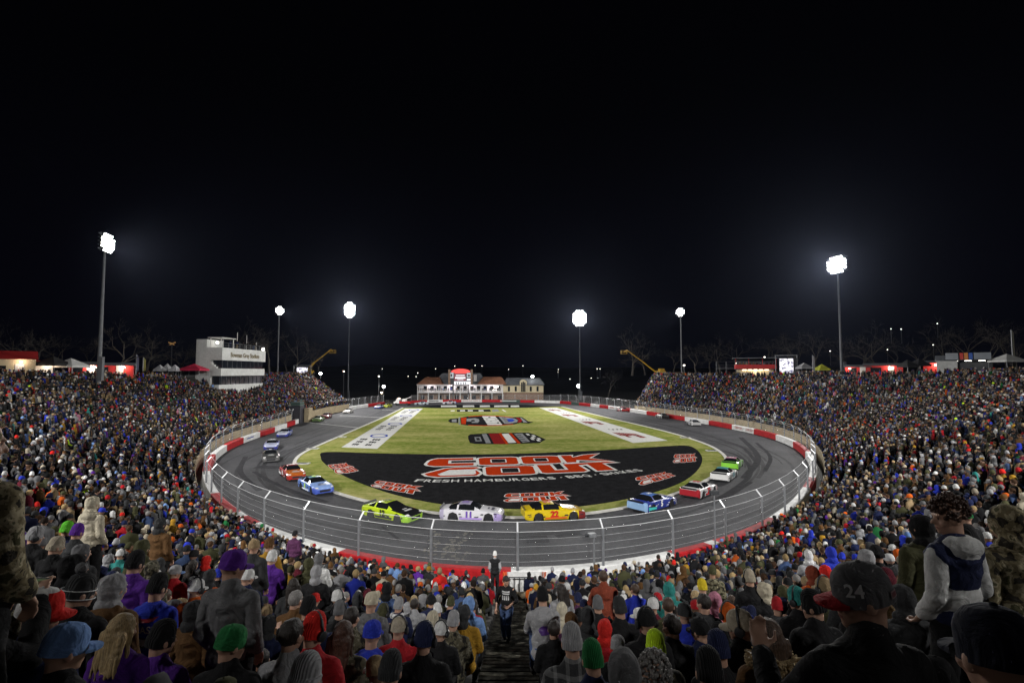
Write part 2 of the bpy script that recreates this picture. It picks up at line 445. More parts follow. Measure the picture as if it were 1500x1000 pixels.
# ------------------------------------------------------------------ race track
cl = [gp(*p) for p in [(590, 597.2), (584, 600), (566, 610), (528, 625), (500, 638), (467, 652), (448, 660), (433, 670), (428, 679), (436, 694), (455, 708), (489, 721), (536, 735), (590, 745), (644, 752.5), (700, 757), (760, 758.5), (815, 756.5), (861, 752.5), (918, 744), (965, 732), (1005, 718), (1040, 702), (1060, 688), (1066, 676), (1063, 667), (1047, 653), (1002, 638), (945, 624), (900, 614), (850, 602), (823, 595.5)]]
for _ in range(1):
    cl = [cl[0]] + [(cl[i - 1] + cl[i] * 2 + cl[i + 1]) / 4 for i in range(1, len(cl) - 1)] + [cl[-1]]
CURB = resample(catmull(cl, 6), 0.8)        # far left -> near -> far right
topg = resample([CURB[-1], gp(700, 593.2), CURB[0]], 3)
tk = MB()
outer = [p.copy() for p in WALL] + [p.copy() for p in FARW[1:]] + [gp(578, 591.5)]
tk.poly([(p.x, p.y, -0.03) for p in outer])
trk = struct(tk.build('race_track', M['asphalt']))
def sheet(name, pts, z, m, parent):
    b = MB(); b.poly([(p[0], p[1], z) for p in pts]); return b.build(name, m, parent)
def ribbon(b, line, w, z, mi=0, off=0.0):
    A = offset_line(line, off - w / 2); B = offset_line(line, off + w / 2)
    for i in range(len(line) - 1):
        b.quad((A[i].x, A[i].y, z), (A[i + 1].x, A[i + 1].y, z), (B[i + 1].x, B[i + 1].y, z), (B[i].x, B[i].y, z), mi)
    return b
# start and finish lines, timing stripes, rubber and oil-dry marks
for a, b_, w in (((436, 616.5), (529, 626.5), 0.55), ((498, 608), (566, 611.5), 0.5), ((560, 600), (586, 600.8), 0.5)):
    m_ = MB(); ribbon(m_, [gp(*a), gp(*b_)], w, -0.022); m_.build('painted_line', M['white_paint'], trk)
for k, (pts, w) in enumerate([([(372, 690), (400, 706), (440, 722), (480, 735)], 0.5), ([(360, 668), (352, 690), (380, 718)], 0.6), ([(620, 782), (700, 788), (790, 786)], 0.45), ([(770, 789), (803, 788)], 1.5), ([(815, 785), (850, 780)], 0.7),
                                 ([(1090, 700), (1110, 668), (1085, 640)], 0.8), ([(1120, 690), (1128, 668), (1108, 648)], 0.5), ([(1060, 730), (1100, 705)], 0.5), ([(560, 770), (585, 790)], 0.25), ([(900, 770), (1000, 752), (1070, 725)], 0.4),
                                 ([(376, 683), (412, 684)], 1.8), ([(945, 655), (1060, 660), (1100, 690), (1040, 740)], 0.5), ([(980, 640), (1075, 650), (1112, 680)], 0.5)]):
    m_ = MB(); ribbon(m_, resample(catmull([gp(*p) for p in pts], 6), 1.2), w, -0.0275 + .0004 * k); m_.build('skid_mark', M['skid'], trk)
M['groove'] = mat('worn_racing_groove', (0.029, 0.029, 0.032), 0.75, nscale=.6, namt=.35, nscale2=4, spec=.05)
RG = random.Random(12); gl = len(CURB)
for k in range(46):
    off = RG.choice([1.2, 2.0, 2.6, 3.2, 4.0, 5.0, 6.5, 8.0]) + RG.uniform(-.4, .4); i0 = RG.randrange(0, gl - 30); n_ = RG.randrange(14, 75)
    L_ = offset_line(CURB[i0:i0 + n_], off)
    if len(L_) < 6: continue
    dr = RG.uniform(-.02, .02); L_ = [p + (offset_line(L_, 1)[i] - p) * dr * i for i, p in enumerate(L_)]
    m_ = MB(); ribbon(m_, L_, RG.uniform(.14, .5), -.0289 + .00002 * k); m_.build('tyre_streak', M['groove'], trk)
for pts, w in (([(642, 778), (634, 800), (628, 818)], 0.7), ([(690, 778), (668, 800), (655, 816)], 0.9), ([(664, 795), (652, 808)], 0.8), ([(684, 812), (676, 820)], 0.5)):
    b = MB()
    L_ = resample(catmull([gp(*p) for p in pts], 6), 0.35)
    for p in L_:
        for _ in range(4):
            c = p + Vector((random.gauss(0, w * .30), random.gauss(0, .3), 0)); r = random.uniform(.02, .13); a0 = random.random() * 6
            b.poly([(c.x + r * math.cos(a0 + t * PI / 3) * random.uniform(.6, 1.3), c.y + r * math.sin(a0 + t * PI / 3) * 1.6, -0.018 + random.random() * .004) for t in range(6)])
    b.build('oil_dry_patch', M['dust'], trk)

# ------------------------------------------------------------------ infield turf and its painted marks
gr = MB(); gr.poly([(p.x, p.y, -0.012) for p in CURB + topg[1:-1]])
inf = struct(gr.build('infield_grass', M['grass']))
kb = MB()
A = offset_line(CURB, -0.22); B = offset_line(CURB, 0.22)
for i in range(len(CURB) - 1):
    kb.add([(A[i].x, A[i].y, -.03), (A[i + 1].x, A[i + 1].y, -.03), (A[i].x, A[i].y, .06), (A[i + 1].x, A[i + 1].y, .06), (B[i].x, B[i].y, .06), (B[i + 1].x, B[i + 1].y, .06), (B[i].x, B[i].y, -.03), (B[i + 1].x, B[i + 1].y, -.03)],
           [(0, 1, 3, 2), (2, 3, 5, 4), (4, 5, 7, 6)])
struct(kb.build('track_kerb', M['kerb']))
# kerb drain boxes beside the corners
for u, v in ((443, 679), (458, 657), (500, 640), (1043, 660), (1004, 641)):
    b = MB(); c = gp(u, v); b.box((c.x, c.y, .03), (1.7, 1.0, .10)); b.box((c.x, c.y, .09), (1.2, .6, .03), 0, 1)
    o = b.build('drain_box', [M['kerb'], M['dark_metal']]); tag(o, 'low pale concrete drain box set in the grass at the kerb', 'drain box', 'drain boxes along the inner kerb')
blk = [(478, 661.5), (560, 663.6), (660, 665), (760, 664), (880, 659), (960, 654), (1003, 652), (1019, 657), (1028, 668), (1027, 680), (1016, 694), (994, 708), (955, 721.5), (905, 733), (845, 741.5), (775, 745), (700, 743), (640, 737), (580, 724.5), (530, 708), (495, 692), (476, 679), (470, 670)]
bp_ = catmull([gp(*p) for p in blk], 4, closed=True)
sheet('black_turf_paint', bp_, -0.006, M['black_paint'], inf)

class Homog:                                # unit square (u right, v down) -> ground quad TL TR BR BL
    def __init__(s, tl, tr, br, bl):
        q = [gp(*p) for p in (tl, tr, br, bl)]
        A_, b_ = [], []
        for (u, v), p in zip(((0, 0), (1, 0), (1, 1), (0, 1)), q):
            A_ += [[u, v, 1, 0, 0, 0, -u * p.x, -v * p.x], [0, 0, 0, u, v, 1, -u * p.y, -v * p.y]]; b_ += [p.x, p.y]
        s.h = np.append(np.linalg.solve(np.array(A_), np.array(b_)), 1).reshape(3, 3)
    def __call__(s, u, v):
        r = s.h @ np.array([u, v, 1.0]); return Vector((r[0] / r[2], r[1] / r[2], 0))

def rrect(u0, v0, u1, v1, cut):
    c, d = cut, cut * 1.5
    return [(u0 + c, v0), (u1 - c, v0), (u1 - c * .3, v0 + d * .3), (u1, v0 + d), (u1, v1 - d), (u1 - c * .3, v1 - d * .3), (u1 - c, v1), (u0 + c, v1), (u0 + c * .3, v1 - d * .3), (u0, v1 - d), (u0, v0 + d), (u0 + c * .3, v0 + d * .3)]

def grow(poly, du, dv):
    n = len(poly); cx = sum(p[0] for p in poly) / n; cy = sum(p[1] for p in poly) / n
    a = sum(poly[i][0] * poly[(i + 1) % n][1] - poly[(i + 1) % n][0] * poly[i][1] for i in range(n))
    sg = 1 if a > 0 else -1; out = []
    for i in range(n):
        p, q, r = poly[i - 1], poly[i], poly[(i + 1) % n]
        def nrm(a, b):
            x, y = (b[1] - a[1]), -(b[0] - a[0]); l = math.hypot(x, y) or 1; return sg * x / l, sg * y / l
        n1, n2 = nrm(p, q), nrm(q, r); x, y = n1[0] + n2[0], n1[1] + n2[1]; l = x * x + y * y
        k = min(2.0 / max(l, .4), 2.2)
        out.append((q[0] + x * k * du, q[1] + y * k * dv))
    return out

def cook_out(H, parent, detail=True):
    red, white, black, grey = MB(), MB(), MB(), MB()
    Z = (0.0, 0.004, 0.008, 0.012)
    def put(b, poly, z): b.poly([(H(u, v).x, H(u, v).y, z) for u, v in poly])
    letters = []
    C = [(.055, .03), (.245, .03), (.245, .145), (.11, .145), (.11, .325), (.245, .325), (.245, .45), (.045, .45), (.012, .40), (.0, .33), (.012, .15), (.03, .07)]
    O1 = rrect(.275, .03, .49, .455, .035); O2 = rrect(.515, .02, .735, .45, .035)
    K = [(.755, .01), (.82, .01), (.82, .14), (.90, .0), (1.0, -.06), (.915, .20), (1.04, .41), (.93, .36), (.83, .30), (.82, .43), (.765, .44)]
    burger = [(.0, .82), (.05, .70), (.10, .58), (.15, .545), (.26, .55), (.275, .60), (.24, .66), (.26, .74), (.275, .86), (.255, .97), (.07, .985), (.02, .92)]
    O3 = rrect(.305, .545, .56, .985, .035)
    U = [(.585, .53), (.66, .53), (.67, .83), (.745, .82), (.735, .51), (.81, .50), (.845, .90), (.82, .945), (.62, .965), (.595, .93)]
    T = [(.80, .50), (1.0, .435), (1.055, .50), (.965, .53), (1.0, .90), (.90, .925), (.875, .56), (.815, .60)]
    for p in (C, O1, O2, K, burger, O3, U, T):
        put(white, grow(p, .016, .034), Z[0]); put(red, p, Z[1]); Z = tuple(z + 0.00001 for z in Z)
    for p in (rrect(.345, .15, .42, .335, .008), rrect(.59, .145, .66, .325, .008), rrect(.39, .66, .475, .87, .008)):
        put(white, grow(p, .007, .015), Z[2]); put(black, p, Z[3])
    put(grey, [(.065, .86), (.12, .66), (.25, .66), (.255, .88), (.24, .92), (.08, .93)], Z[2])
    out = [white.build('logo_outline', M['white_paint'], parent), red.build('logo_letters', M['red_paint'], parent), black.build('letter_counter', M['black_paint'], parent), grey.build('burger_mark', M['white_paint'], parent)]
    return out
cook_out(Homog((627.5, 671), (878, 665.5), (903, 690.5), (620, 699.5)), inf)
for q in (((479, 680.5), (508, 678), (527, 690), (494, 694)), ((553, 703), (618, 712.5), (603, 724), (542, 711.5)), ((740, 722.5), (826, 719.8), (833, 732.5), (738, 734.8)), ((930, 699), (975, 690.8), (991, 697), (938, 711)), ((988, 665), (1018.5, 664.5), (1019.5, 676.3), (985.5, 677.5))):
    cook_out(Homog(*q), inf)
# FRESH HAMBURGERS . BBQ . SHAKES along a shallow arc
arc = resample(catmull([gp(*p) for p in [(604, 705.5), (640, 706.3), (690, 705.8), (745, 704.6), (800, 702.6), (850, 699.2), (900, 694.8), (946, 689.5)]], 8), 0.1)
txt = 'FRESH HAMBURGERS \u00b7 BBQ \u00b7 SHAKES'
wid = {' ': .45, '\u00b7': .35, 'M': 1.15, 'I': .5}
tot = sum(wid.get(c, .92) for c in txt); Ltot = (len(arc) - 1); pos = 0; b = MB()
unit = sum((arc[i + 1] - arc[i]).length for i in range(Ltot)) / tot
cum = [0]
for i in range(Ltot): cum.append(cum[-1] + (arc[i + 1] - arc[i]).length)
for c in txt:
    w_ = wid.get(c, .92) * unit
    if c != ' ':
        s_ = pos + w_ / 2; i = min(range(len(cum)), key=lambda j: abs(cum[j] - s_))
        t = (arc[min(i + 1, Ltot)] - arc[max(i - 1, 0)]).normalized(); nn = Vector((-t.y, t.x, 0))
        vs, fs = text_mesh(c, 1.75, 0, 0.03)
        if vs:
            x0, x1 = min(v.x for v in vs), max(v.x for v in vs); k = (w_ * .84) / max(x1 - x0, .01) if c not in '\u00b7I' else 1
            b.add([arc[i] + t * ((v.x - (x0 + x1) / 2) * k) + nn * (v.y + .75) + Vector((0, 0, 0.0)) for v in vs], fs)
    pos += w_
b.build('painted_lettering', M['white_paint'], inf)

# white sponsor strips on both sides of the field
HL = Homog((593.4, 598), (619.5, 598), (552.3, 657), (500, 654.6)); HR = Homog((790, 597), (815.3, 597), (978, 644.8), (927.4, 648.2))
for H, nm in ((HL, 'a'), (HR, 'b')):
    sheet('white_banner_paint', [H(0, 0), H(1, 0), H(1, 1), H(0, 1)], -0.006, M['white_paint'], inf)
def hp(b, H, poly, z): b.poly([(H(u, v).x, H(u, v).y, z) for u, v in poly])
for k in range(4):
    v0 = .02 + .25 * k
    ring, bars = MB(), MB()
    c = (.60, v0 + .055)
    for i in range(24):
        a0, a1 = 2 * PI * i / 24, 2 * PI * (i + 1) / 24
        f = lambda a, r: (c[0] + .29 * r * math.cos(a), c[1] + .030 * r * math.sin(a))
        hp(ring, HL, [f(a0, 1), f(a1, 1), f(a1, .74), f(a0, .74)], 0.0)
    ring.build('painted_ring', M['blue_paint'], inf)
    random.seed(5)
    for row in range(3):
        for grp in (.17, .56):
            x = grp
            for q in range(3):
                w_ = random.uniform(.035, .070); vv = v0 + .105 + row * .036
                hp(bars, HL, [(x, vv), (x + w_, vv), (x + w_, vv + .022), (x, vv + .022)], 0.0)
                if q % 2: hp(bars, HL, [(x - .01, vv + .006), (x + w_ + .012, vv + .006), (x + w_ + .012, vv + .012), (x - .01, vv + .012)], 0.004)
                x += w_ + .018
    bars.build('painted_wordmark', M['black_paint'], inf)
    red, dk = MB(), MB()
    x = .20
    for q in range(6):                      # slanted script wordmark
        w_ = random.uniform(.055, .085); v1 = v0 + .085; dv = .062 + .018 * math.sin(q * 1.8)
        hp(red, HR, [(x, v1 + .02 * q * .3), (x + w_, v1 + .02 * q * .3 + .008), (x + w_ - .02, v1 + dv + .02 * q * .3), (x - .03, v1 + dv - .006 + .02 * q * .3)], 0.0)
        hp(dk, HR, [(x + .03, v1 + .03 + .006 * q), (x + w_ * .7, v1 + .034 + .006 * q), (x + w_ * .6, v1 + dv * .72 + .006 * q), (x + .02, v1 + dv * .66 + .006 * q)], 0.004)
        x += w_ + .022
    for q in range(7): hp(dk, HR, [(.34 + .07 * q, v0 + .028 + .012 * (q % 2)), (.38 + .07 * q, v0 + .03 + .012 * (q % 2)), (.375 + .07 * q, v0 + .044 + .012 * (q % 2)), (.335 + .07 * q, v0 + .042 + .012 * (q % 2))], 0.0)
    red.build('painted_wordmark', M['maroon_paint'], inf); dk.build('painted_small_print', M['black_paint'], inf)

# centre emblems: a long rocket-shaped crest and a pill-shaped crest
def P2(b, pts, z): b.poly([(gp(*p).x, gp(*p).y, z) for p in pts])
def crop(pts, x0=620, y0=585, s=7.895): return [(x0 + x / s, y0 + y / s) for x, y in pts]
bk, rd, gy, wh, mb, bl = MB(), MB(), MB(), MB(), MB(), MB()
P2(bk, crop([(285, 245), (315, 222), (405, 212), (405, 272), (315, 266)]), -0.006); P2(gy, crop([(330, 230), (385, 226), (385, 262), (330, 258)]), -0.002)
P2(gy, crop([(408, 205), (425, 203), (425, 290), (408, 288)]), -0.006)
P2(bk, crop([(428, 208), (520, 192), (700, 182), (880, 188), (1040, 202), (1140, 200), (1215, 250), (1275, 258), (1215, 276), (1120, 268), (1040, 288), (880, 300), (700, 305), (520, 300), (435, 288)]), -0.006)
P2(rd, crop([(436, 212), (500, 206), (492, 284), (440, 282)]), -0.002); P2(rd, crop([(520, 300), (700, 306), (880, 301), (1040, 289), (1040, 282), (880, 293), (700, 298), (520, 293)]), 0.002); P2(rd, crop([(520, 192), (700, 182), (880, 188), (1040, 203), (1040, 209), (880, 195), (700, 189), (520, 199)]), 0.002)
P2(gy, crop([(500, 222), (600, 214), (645, 226), (650, 250), (630, 268), (560, 268), (560, 256), (600, 250), (590, 234), (505, 240)]), -0.002); P2(gy, crop([(500, 236), (555, 234), (555, 252), (502, 252)]), 0.002)
for r in range(5): P2(wh, crop([(678 + 14 * r, 192 + 21 * r), (832 + 18 * r, 192 + 21 * r), (844 + 18 * r, 208 + 21 * r), (690 + 14 * r, 208 + 21 * r)]), -0.002)
for (x, y) in ((752, 200), (768, 248), (852, 262), (830, 226), (722, 226)): P2(bk, crop([(x, y), (x + 26, y), (x + 26, y + 9), (x, y + 9)]), 0.002)
P2(gy, crop([(872, 196), (985, 206), (1060, 220), (1098, 240), (1080, 262), (1000, 278), (940, 278)]), -0.002); P2(bl, crop([(965, 222), (1030, 222), (1062, 240), (1030, 256), (985, 258)]), 0.002)
P2(mb, crop([(1070, 208), (1110, 212), (1145, 240), (1130, 262), (1085, 266), (1105, 240)]), 0.002); P2(gy, crop([(1120, 208), (1135, 208), (1205, 262), (1160, 264)]), -0.002)
for r in range(4): P2(bk, crop([(905 + r * 12, 208 + 15 * r), (950 + r * 14, 208 + 15 * r), (956 + r * 14, 213 + 15 * r), (910 + r * 12, 213 + 15 * r)]), 0.002)
P2(bk, crop([(518, 420), (545, 400), (760, 386), (1000, 384), (1210, 380), (1290, 402), (1385, 445), (1420, 460), (1380, 480), (1350, 500), (1150, 508), (850, 515), (600, 512), (540, 500), (520, 455)]), -0.006)
P2(gy, crop([(590, 432), (660, 430), (680, 480), (605, 482)]), -0.002); P2(bk, crop([(610, 443), (645, 442), (660, 468), (620, 470)]), 0.002)
P2(gy, crop([(676, 398), (730, 394), (785, 502), (725, 504)]), -0.002)
P2(mb, crop([(755, 392), (900, 388), (985, 514), (820, 514)]), -0.002); P2(rd, crop([(870, 389), (902, 388), (988, 514), (955, 514)]), 0.002)
P2(wh, crop([(906, 396), (985, 392), (1078, 497), (985, 500)]), -0.002)
P2(rd, crop([(988, 388), (1022, 388), (1128, 504), (1090, 506)]), -0.002)
P2(gy, crop([(1048, 394), (1145, 390), (1235, 484), (1150, 496)]), -0.002)
for i in range(4):
    for j in range(3):
        if (i + j) % 2 == 0: P2(wh, crop([(1182 + 34 * i + 26 * j, 392 + 26 * j + 8 * i), (1215 + 34 * i + 26 * j, 394 + 26 * j + 8 * i), (1240 + 34 * i + 26 * j, 414 + 26 * j + 8 * i), (1204 + 34 * i + 26 * j, 412 + 26 * j + 8 * i)]), -0.002)
for r in range(4): P2(bk, crop([(1075 + 22 * r, 412 + 22 * r), (1130 + 22 * r, 410 + 22 * r), (1136 + 22 * r, 416 + 22 * r), (1081 + 22 * r, 418 + 22 * r)]), 0.002)
P2(bk, crop([(388, 116), (770, 113), (785, 140), (390, 141)]), -0.006); P2(gy, crop([(790, 116), (860, 112), (885, 138), (800, 141)]), -0.006); P2(wh, crop([(905, 116), (925, 116), (962, 140), (945, 140)]), -0.006); P2(wh, crop([(318, 124), (365, 123), (362, 134), (318, 135)]), -0.006)
for x in (425, 515, 640): P2(wh, crop([(x, 122), (x + 55, 121), (x + 60, 134), (x + 2, 135)]), -0.002)
P2(bk, [(600, 595.6), (640, 592.8), (700, 592.4), (770, 592.6), (815, 595.2), (770, 597), (700, 597.2), (640, 597.4)], -0.006)
for (x, w_) in ((646, 22), (678, 16), (703, 14), (724, 20), (748, 12)): P2(wh, [(x, 593.6), (x + w_, 593.4), (x + w_ + 1, 595.6), (x, 595.8)], -0.002)
for b, nm, mt in ((bk, 'crest_black_paint', 'black_paint'), (rd, 'crest_red_paint', 'red_paint'), (gy, 'crest_grey_paint', 'grey_paint'), (wh, 'crest_white_paint', 'white_paint'), (mb, 'crest_maroon_paint', 'maroon_paint'), (bl, 'crest_blue_paint', 'blue_paint')):
    b.build(nm, M[mt], inf)

# ------------------------------------------------------------------ red and white barrier
def nearest(line, p): return min(range(len(line)), key=lambda i: (line[i].xy - p.xy).length)
R_, W_, G_ = 'bar_red', 'bar_white', 'bar_green'
br_pts = [(gp(563.5, 592.2), R_), (gp(539, 595.6), W_), (gp(434, 621), R_), (gp(422, 626), W_), (gp(404, 632), R_), (gp(381, 640), W_), (gp(353, 649), R_), (gp(326, 661), W_), (gp(304, 676), R_), (gp(299, 689, 1), W_), (gp(309, 720, 1), R_), (gp(340, 747, 1), W_), (gp(352, 756, 1), R_), (gp(372, 763, 1), W_),
          (gp(513, 802, 1), R_), (gp(746, 828.5, 1), W_), (gp(979, 804, 1), R_), (gp(1030, 793, 1), W_), (gp(1046, 790, 1), R_), (gp(1126, 757, 1), W_), (gp(1187, 712, 1), R_), (gp(1201, 698, 1), W_), (gp(1195, 672), R_), (gp(1171, 656), W_), (gp(1142, 644), R_), (gp(1110.5, 635.5), W_), (gp(1073, 628), R_), (gp(1039, 622), W_), (gp(1009, 616), R_), (gp(943, 607), W_), (gp(925, 602.9), R_), (gp(912, 601), W_), (gp(893, 598.2), R_), (gp(880, 596.6), W_), (gp(867, 595), R_), (gp(853, 593.2), G_), (gp(838, 592), R_)]
idx = [nearest(WALL, p) for p, _ in br_pts] + [len(WALL) - 1]
brr = thing('track_barrier', 'red and white padded crash barrier curving round the whole track', 'barrier', WALL[0])
BH, BT = 0.92, 0.7
OUTW = offset_line(WALL, BT)                # outer face
def barrier_run(line, i0, i1, m, parent, side=1):
    A = line; B = offset_line(line, BT * side); b = MB()
    I = list(range(i0, i1 + 1))
    for i, j in zip(I, I[1:]):
        a0, a1, b0, b1 = A[i], A[j], B[i], B[j]
        t = (a1 - a0) * 0.015 if i != i0 else (a1 - a0) * 0.03
        q = lambda p, z: (p.x, p.y, z)
        b.add([q(a0, -.04), q(a1, -.04), q(a0, BH - .06), q(a1, BH - .06), q(a0.lerp(b0, .12), BH), q(a1.lerp(b1, .12), BH), q(b0.lerp(a0, .1), BH), q(b1.lerp(a1, .1), BH), q(b0, BH - .05), q(b1, BH - .05), q(b0, -.04), q(b1, -.04)],
              [(0, 1, 3, 2), (2, 3, 5, 4), (4, 5, 7, 6), (6, 7, 9, 8), (8, 9, 11, 10)])
        if i == i0: b.add([q(a0, -.04), q(a0, BH - .06), q(a0.lerp(b0, .12), BH), q(b0, BH), q(b0, -.04)], [(0, 1, 2, 3, 4)])
        if j == i1: b.add([q(a1, -.04), q(a1, BH - .06), q(a1.lerp(b1, .12), BH), q(b1, BH), q(b1, -.04)], [(4, 3, 2, 1, 0)])
    return b.build('barrier_panel', M[m], parent)
for k, (_, m) in enumerate(br_pts):
    if idx[k + 1] > idx[k]: barrier_run(WALL, idx[k], idx[k + 1], m, brr)
fb = thing('far_barrier', 'straight red, white and dark green barrier below the far fieldhouse', 'barrier', FARW[-1])
fpts = [(gp(820, 590.6), W_), (gp(782, 589.5), R_), (gp(763, 589.2), G_), (gp(736, 588.8), R_), (gp(707, 588.6), W_), (gp(677, 588.6), R_), (gp(650, 588.8), W_), (gp(624, 589.3), R_)]
idf = [nearest(FARW, p) for p, _ in fpts] + [len(FARW) - 1]
for k, (_, m) in enumerate(fpts):
    if idf[k + 1] > idf[k]: barrier_run(FARW, idf[k], idf[k + 1], m, fb)
# signs on the panels (inner faces, looking to the infield)
def wall_text(txt, line, c, size, m, parent, z=0.5, xs=1.0, flip=1):
    i = nearest(line, c); t = (line[min(i + 1, len(line) - 1)] - line[max(i - 1, 0)]).normalized(); inn = Vector((-t.y, t.x, 0))
    r = -t                                   # reading direction for someone standing inside the track
    vs, fs = text_mesh(txt, size, 0, .01, xs); b = MB()
    for_ = line[i] + inn * .035
    # follow the curve of the barrier
    out = []
    for v in vs:
        k = i - v.x / 0.8
        k0 = max(0, min(len(line) - 2, int(math.floor(k)))); p = line[k0].lerp(line[k0 + 1], k - k0)
        out.append(p + inn * .035 + Vector((0, 0, z + v.y)))
    b.add(out, fs); b.build('sign_lettering', M[m], parent)
wall_text('COOK OUT', WALL, gp(1083, 630), .62, 'red_paint', brr, xs=.8); wall_text('COOK OUT', WALL, gp(1102, 634), .62, 'red_paint', brr, xs=.8)
wall_text('COOK OUT', WALL, gp(897, 599.2), .6, 'red_paint', brr, xs=.8); wall_text('COOK OUT', WALL, gp(907, 600.5), .6, 'red_paint', brr, xs=.8)
wall_text('COOK OUT', FARW, gp(684, 588.6), .62, 'red_paint', fb, xs=1.1); wall_text('COOK OUT', FARW, gp(699, 588.6), .62, 'red_paint', fb, xs=1.1)
def wall_bars(line, pts, m, parent):
    for (c, w_, z0, z1) in pts:
        i = nearest(line, c); n_ = max(1, int(w_ / .8)); b = MB(); I = offset_line(line, -.03)
        for k in range(i, min(i + n_, len(line) - 1)): b.quad((I[k].x, I[k].y, z0), (I[k + 1].x, I[k + 1].y, z0), (I[k + 1].x, I[k + 1].y, z1), (I[k].x, I[k].y, z1))
        b.build('sign_mark', M[m], parent)
wall_bars(WALL, [(gp(372, 643), 2.4, .42, .58), (gp(366, 645), 1.6, .42, .58)], 'blue_paint', brr)
wall_bars(FARW, [(gp(u, 588.7), 1.6, .35, .65) for u in (630, 636, 642)], 'black_paint', fb)
wall_bars(FARW, [(gp(u, 588.8), 1.6, .35, .65) for u in (740, 746, 752, 758)], 'bar_white', fb)

# ------------------------------------------------------------------ catch fence on top of the barrier
def fence(line, name, label, step, h=2.0, side=1, skip=None, arm=.38):
    base = offset_line(line, (BT - .12) * side)
    L_ = resample(base, step)
    th = thing(name, label, 'fence', L_[0])
    nodes = []
    for i, p in enumerate(L_):
        a, b_ = L_[max(i - 1, 0)], L_[min(i + 1, len(L_) - 1)]
        t = (b_ - a).normalized(); inn = Vector((-t.y, t.x, 0)) * side
        nodes.append((p, inn))
    for p, inn in nodes:
        b = MB()
        b.tube([p + Vector((0, 0, .2)), p + Vector((0, 0, BH + h))], .078, 8)
        b.tube([p + Vector((0, 0, BH + h - .02)), p + inn * arm + Vector((0, 0, BH + h + .42))], .05, 6, 1)
        for z in (.35, .8, 1.25, 1.7): b.box(p + inn * .07 + Vector((0, 0, BH + z * h / 2)), (.07, .07, .05), 0, 1)
        b.build('fence_post', [M['galv'], M['bright_steel']], th, smooth=True, angle=50)
    for nm, z, off, r in (('top_cable', BH + h + .42, arm, .015), ('top_cable', BH + h, .0, .013), ('cable', BH + .8 * h, .06, .004), ('cable', BH + .6 * h, .06, .004), ('cable', BH + .4 * h, .06, .004), ('cable', BH + .2 * h, .06, .004)):
        pts = []
        for k, (p, inn) in enumerate(nodes):
            pts.append(p + inn * off + Vector((0, 0, z)))
            if k < len(nodes) - 1: pts.append((p + nodes[k + 1][0]) / 2 + (inn + nodes[k + 1][1]) / 2 * off + Vector((0, 0, z - .04)))
        MB().tube(pts, r, 5).build(nm, M['bright_steel'], th)
    b = MB()
    for (p, inn), (q, jnn) in zip(nodes, nodes[1:]):
        b.quad(p + Vector((0, 0, BH)), q + Vector((0, 0, BH)), q + Vector((0, 0, BH + h)), p + Vector((0, 0, BH + h)))
        b.quad(p + Vector((0, 0, BH + h)), q + Vector((0, 0, BH + h)), q + jnn * arm + Vector((0, 0, BH + h + .42)), p + inn * arm + Vector((0, 0, BH + h + .42)))
    b.build('netting', M['netting'], th)
    return th
iL0, iL1 = nearest(WALL, gp(452, 613)), nearest(WALL, gp(432, 622))
fence(WALL[:iL0], 'catch_fence', 'tall wire catch fence with steel posts along the far end of the pit straight', 4.6)
fence(WALL[iL1:], 'catch_fence', 'tall wire catch fence with bent posts and bright cables around the near turn', 4.75)
fence(FARW, 'catch_fence', 'low wire catch fence on the barrier before the fieldhouse', 4.6, h=1.6)

# ------------------------------------------------------------------ the bowl of seating rows
Lside = [((-50, 157, 1.5), (-65, 165, 9.9)), ((-50.8, 143, 1.6), (-65, 149, 9.9)), ((-50.2, 130, 1.6), (-65, 133, 9.9)), ((-49.6, 120, 1.6), (-63.5, 122, 8.7)), ((-49.2, 113, 1.6), (-60.5, 115, 6.5)), ((-48.8, 104, 1.6), (-59.5, 105, 6.5)), ((-48.3, 99, 1.6), (-62.5, 100, 8.2)), ((-47.8, 93, 1.6), (-64.3, 94, 9.6)), ((-46.8, 82, 1.5), (-63.5, 79, 9.9)),
         ((-43.8, 68.5, 1.3), (-58, 61, 10.1)), ((-38.5, 56.5, 1.0), (-50, 46, 10.2)), ((-29.3, 43.6, .6), (-38.5, 30, 10.2)), ((-21, 36.6, .4), (-26, 14.5, 10.2)), ((-11, 29.9, .08), (-12.5, 2.5, 10.1))]
Mid = [((0, 26.3, 0.05), (0, -2.5, 10.3))]
Rside = [((36, 150, 1.5), (44, 160, 9.8)), ((39, 141, 1.5), (47.5, 147, 9.8)), ((42.6, 128, 1.5), (52.5, 132, 9.8)), ((46.6, 111, 1.6), (57.5, 113, 10.0)), ((48.6, 95, 1.6), (62, 96, 10.1)), ((48.2, 80, 1.5), (64, 78, 10.3)), ((44.5, 67, 1.3), (60, 61, 10.4)), ((37.5, 55, 1.0), (51, 45, 10.4)), ((28.8, 44.2, .6), (39, 30, 10.3)), ((20, 35.8, .4), (26, 14.5, 10.2)), ((10.7, 29.7, .08), (12.5, 2.5, 10.1))]
ctrl = Lside + Mid + Rside[::-1]
LW = offset_line(WALL, 1.75)
def snap(c):
    (x, y, z), T_ = c
    if y < 26.5 or y > 125: return c
    p = min(LW, key=lambda q: (q.x - x) ** 2 + (q.y - y) ** 2); return ((p.x, p.y, z), T_)
ctrl = [snap(c) for c in ctrl]
UU = catmull([c[0] for c in ctrl], 8); TT = catmull([c[1] for c in ctrl], 8)
NR = 42
NC = len(UU)
def bowl(ci, r):                            # ci: float column, r: float row (0 front .. NR)
    i = max(0, min(NC - 2, int(ci))); t = ci - i
    return UU[i].lerp(UU[i + 1], t).lerp(TT[i].lerp(TT[i + 1], t), r / NR)
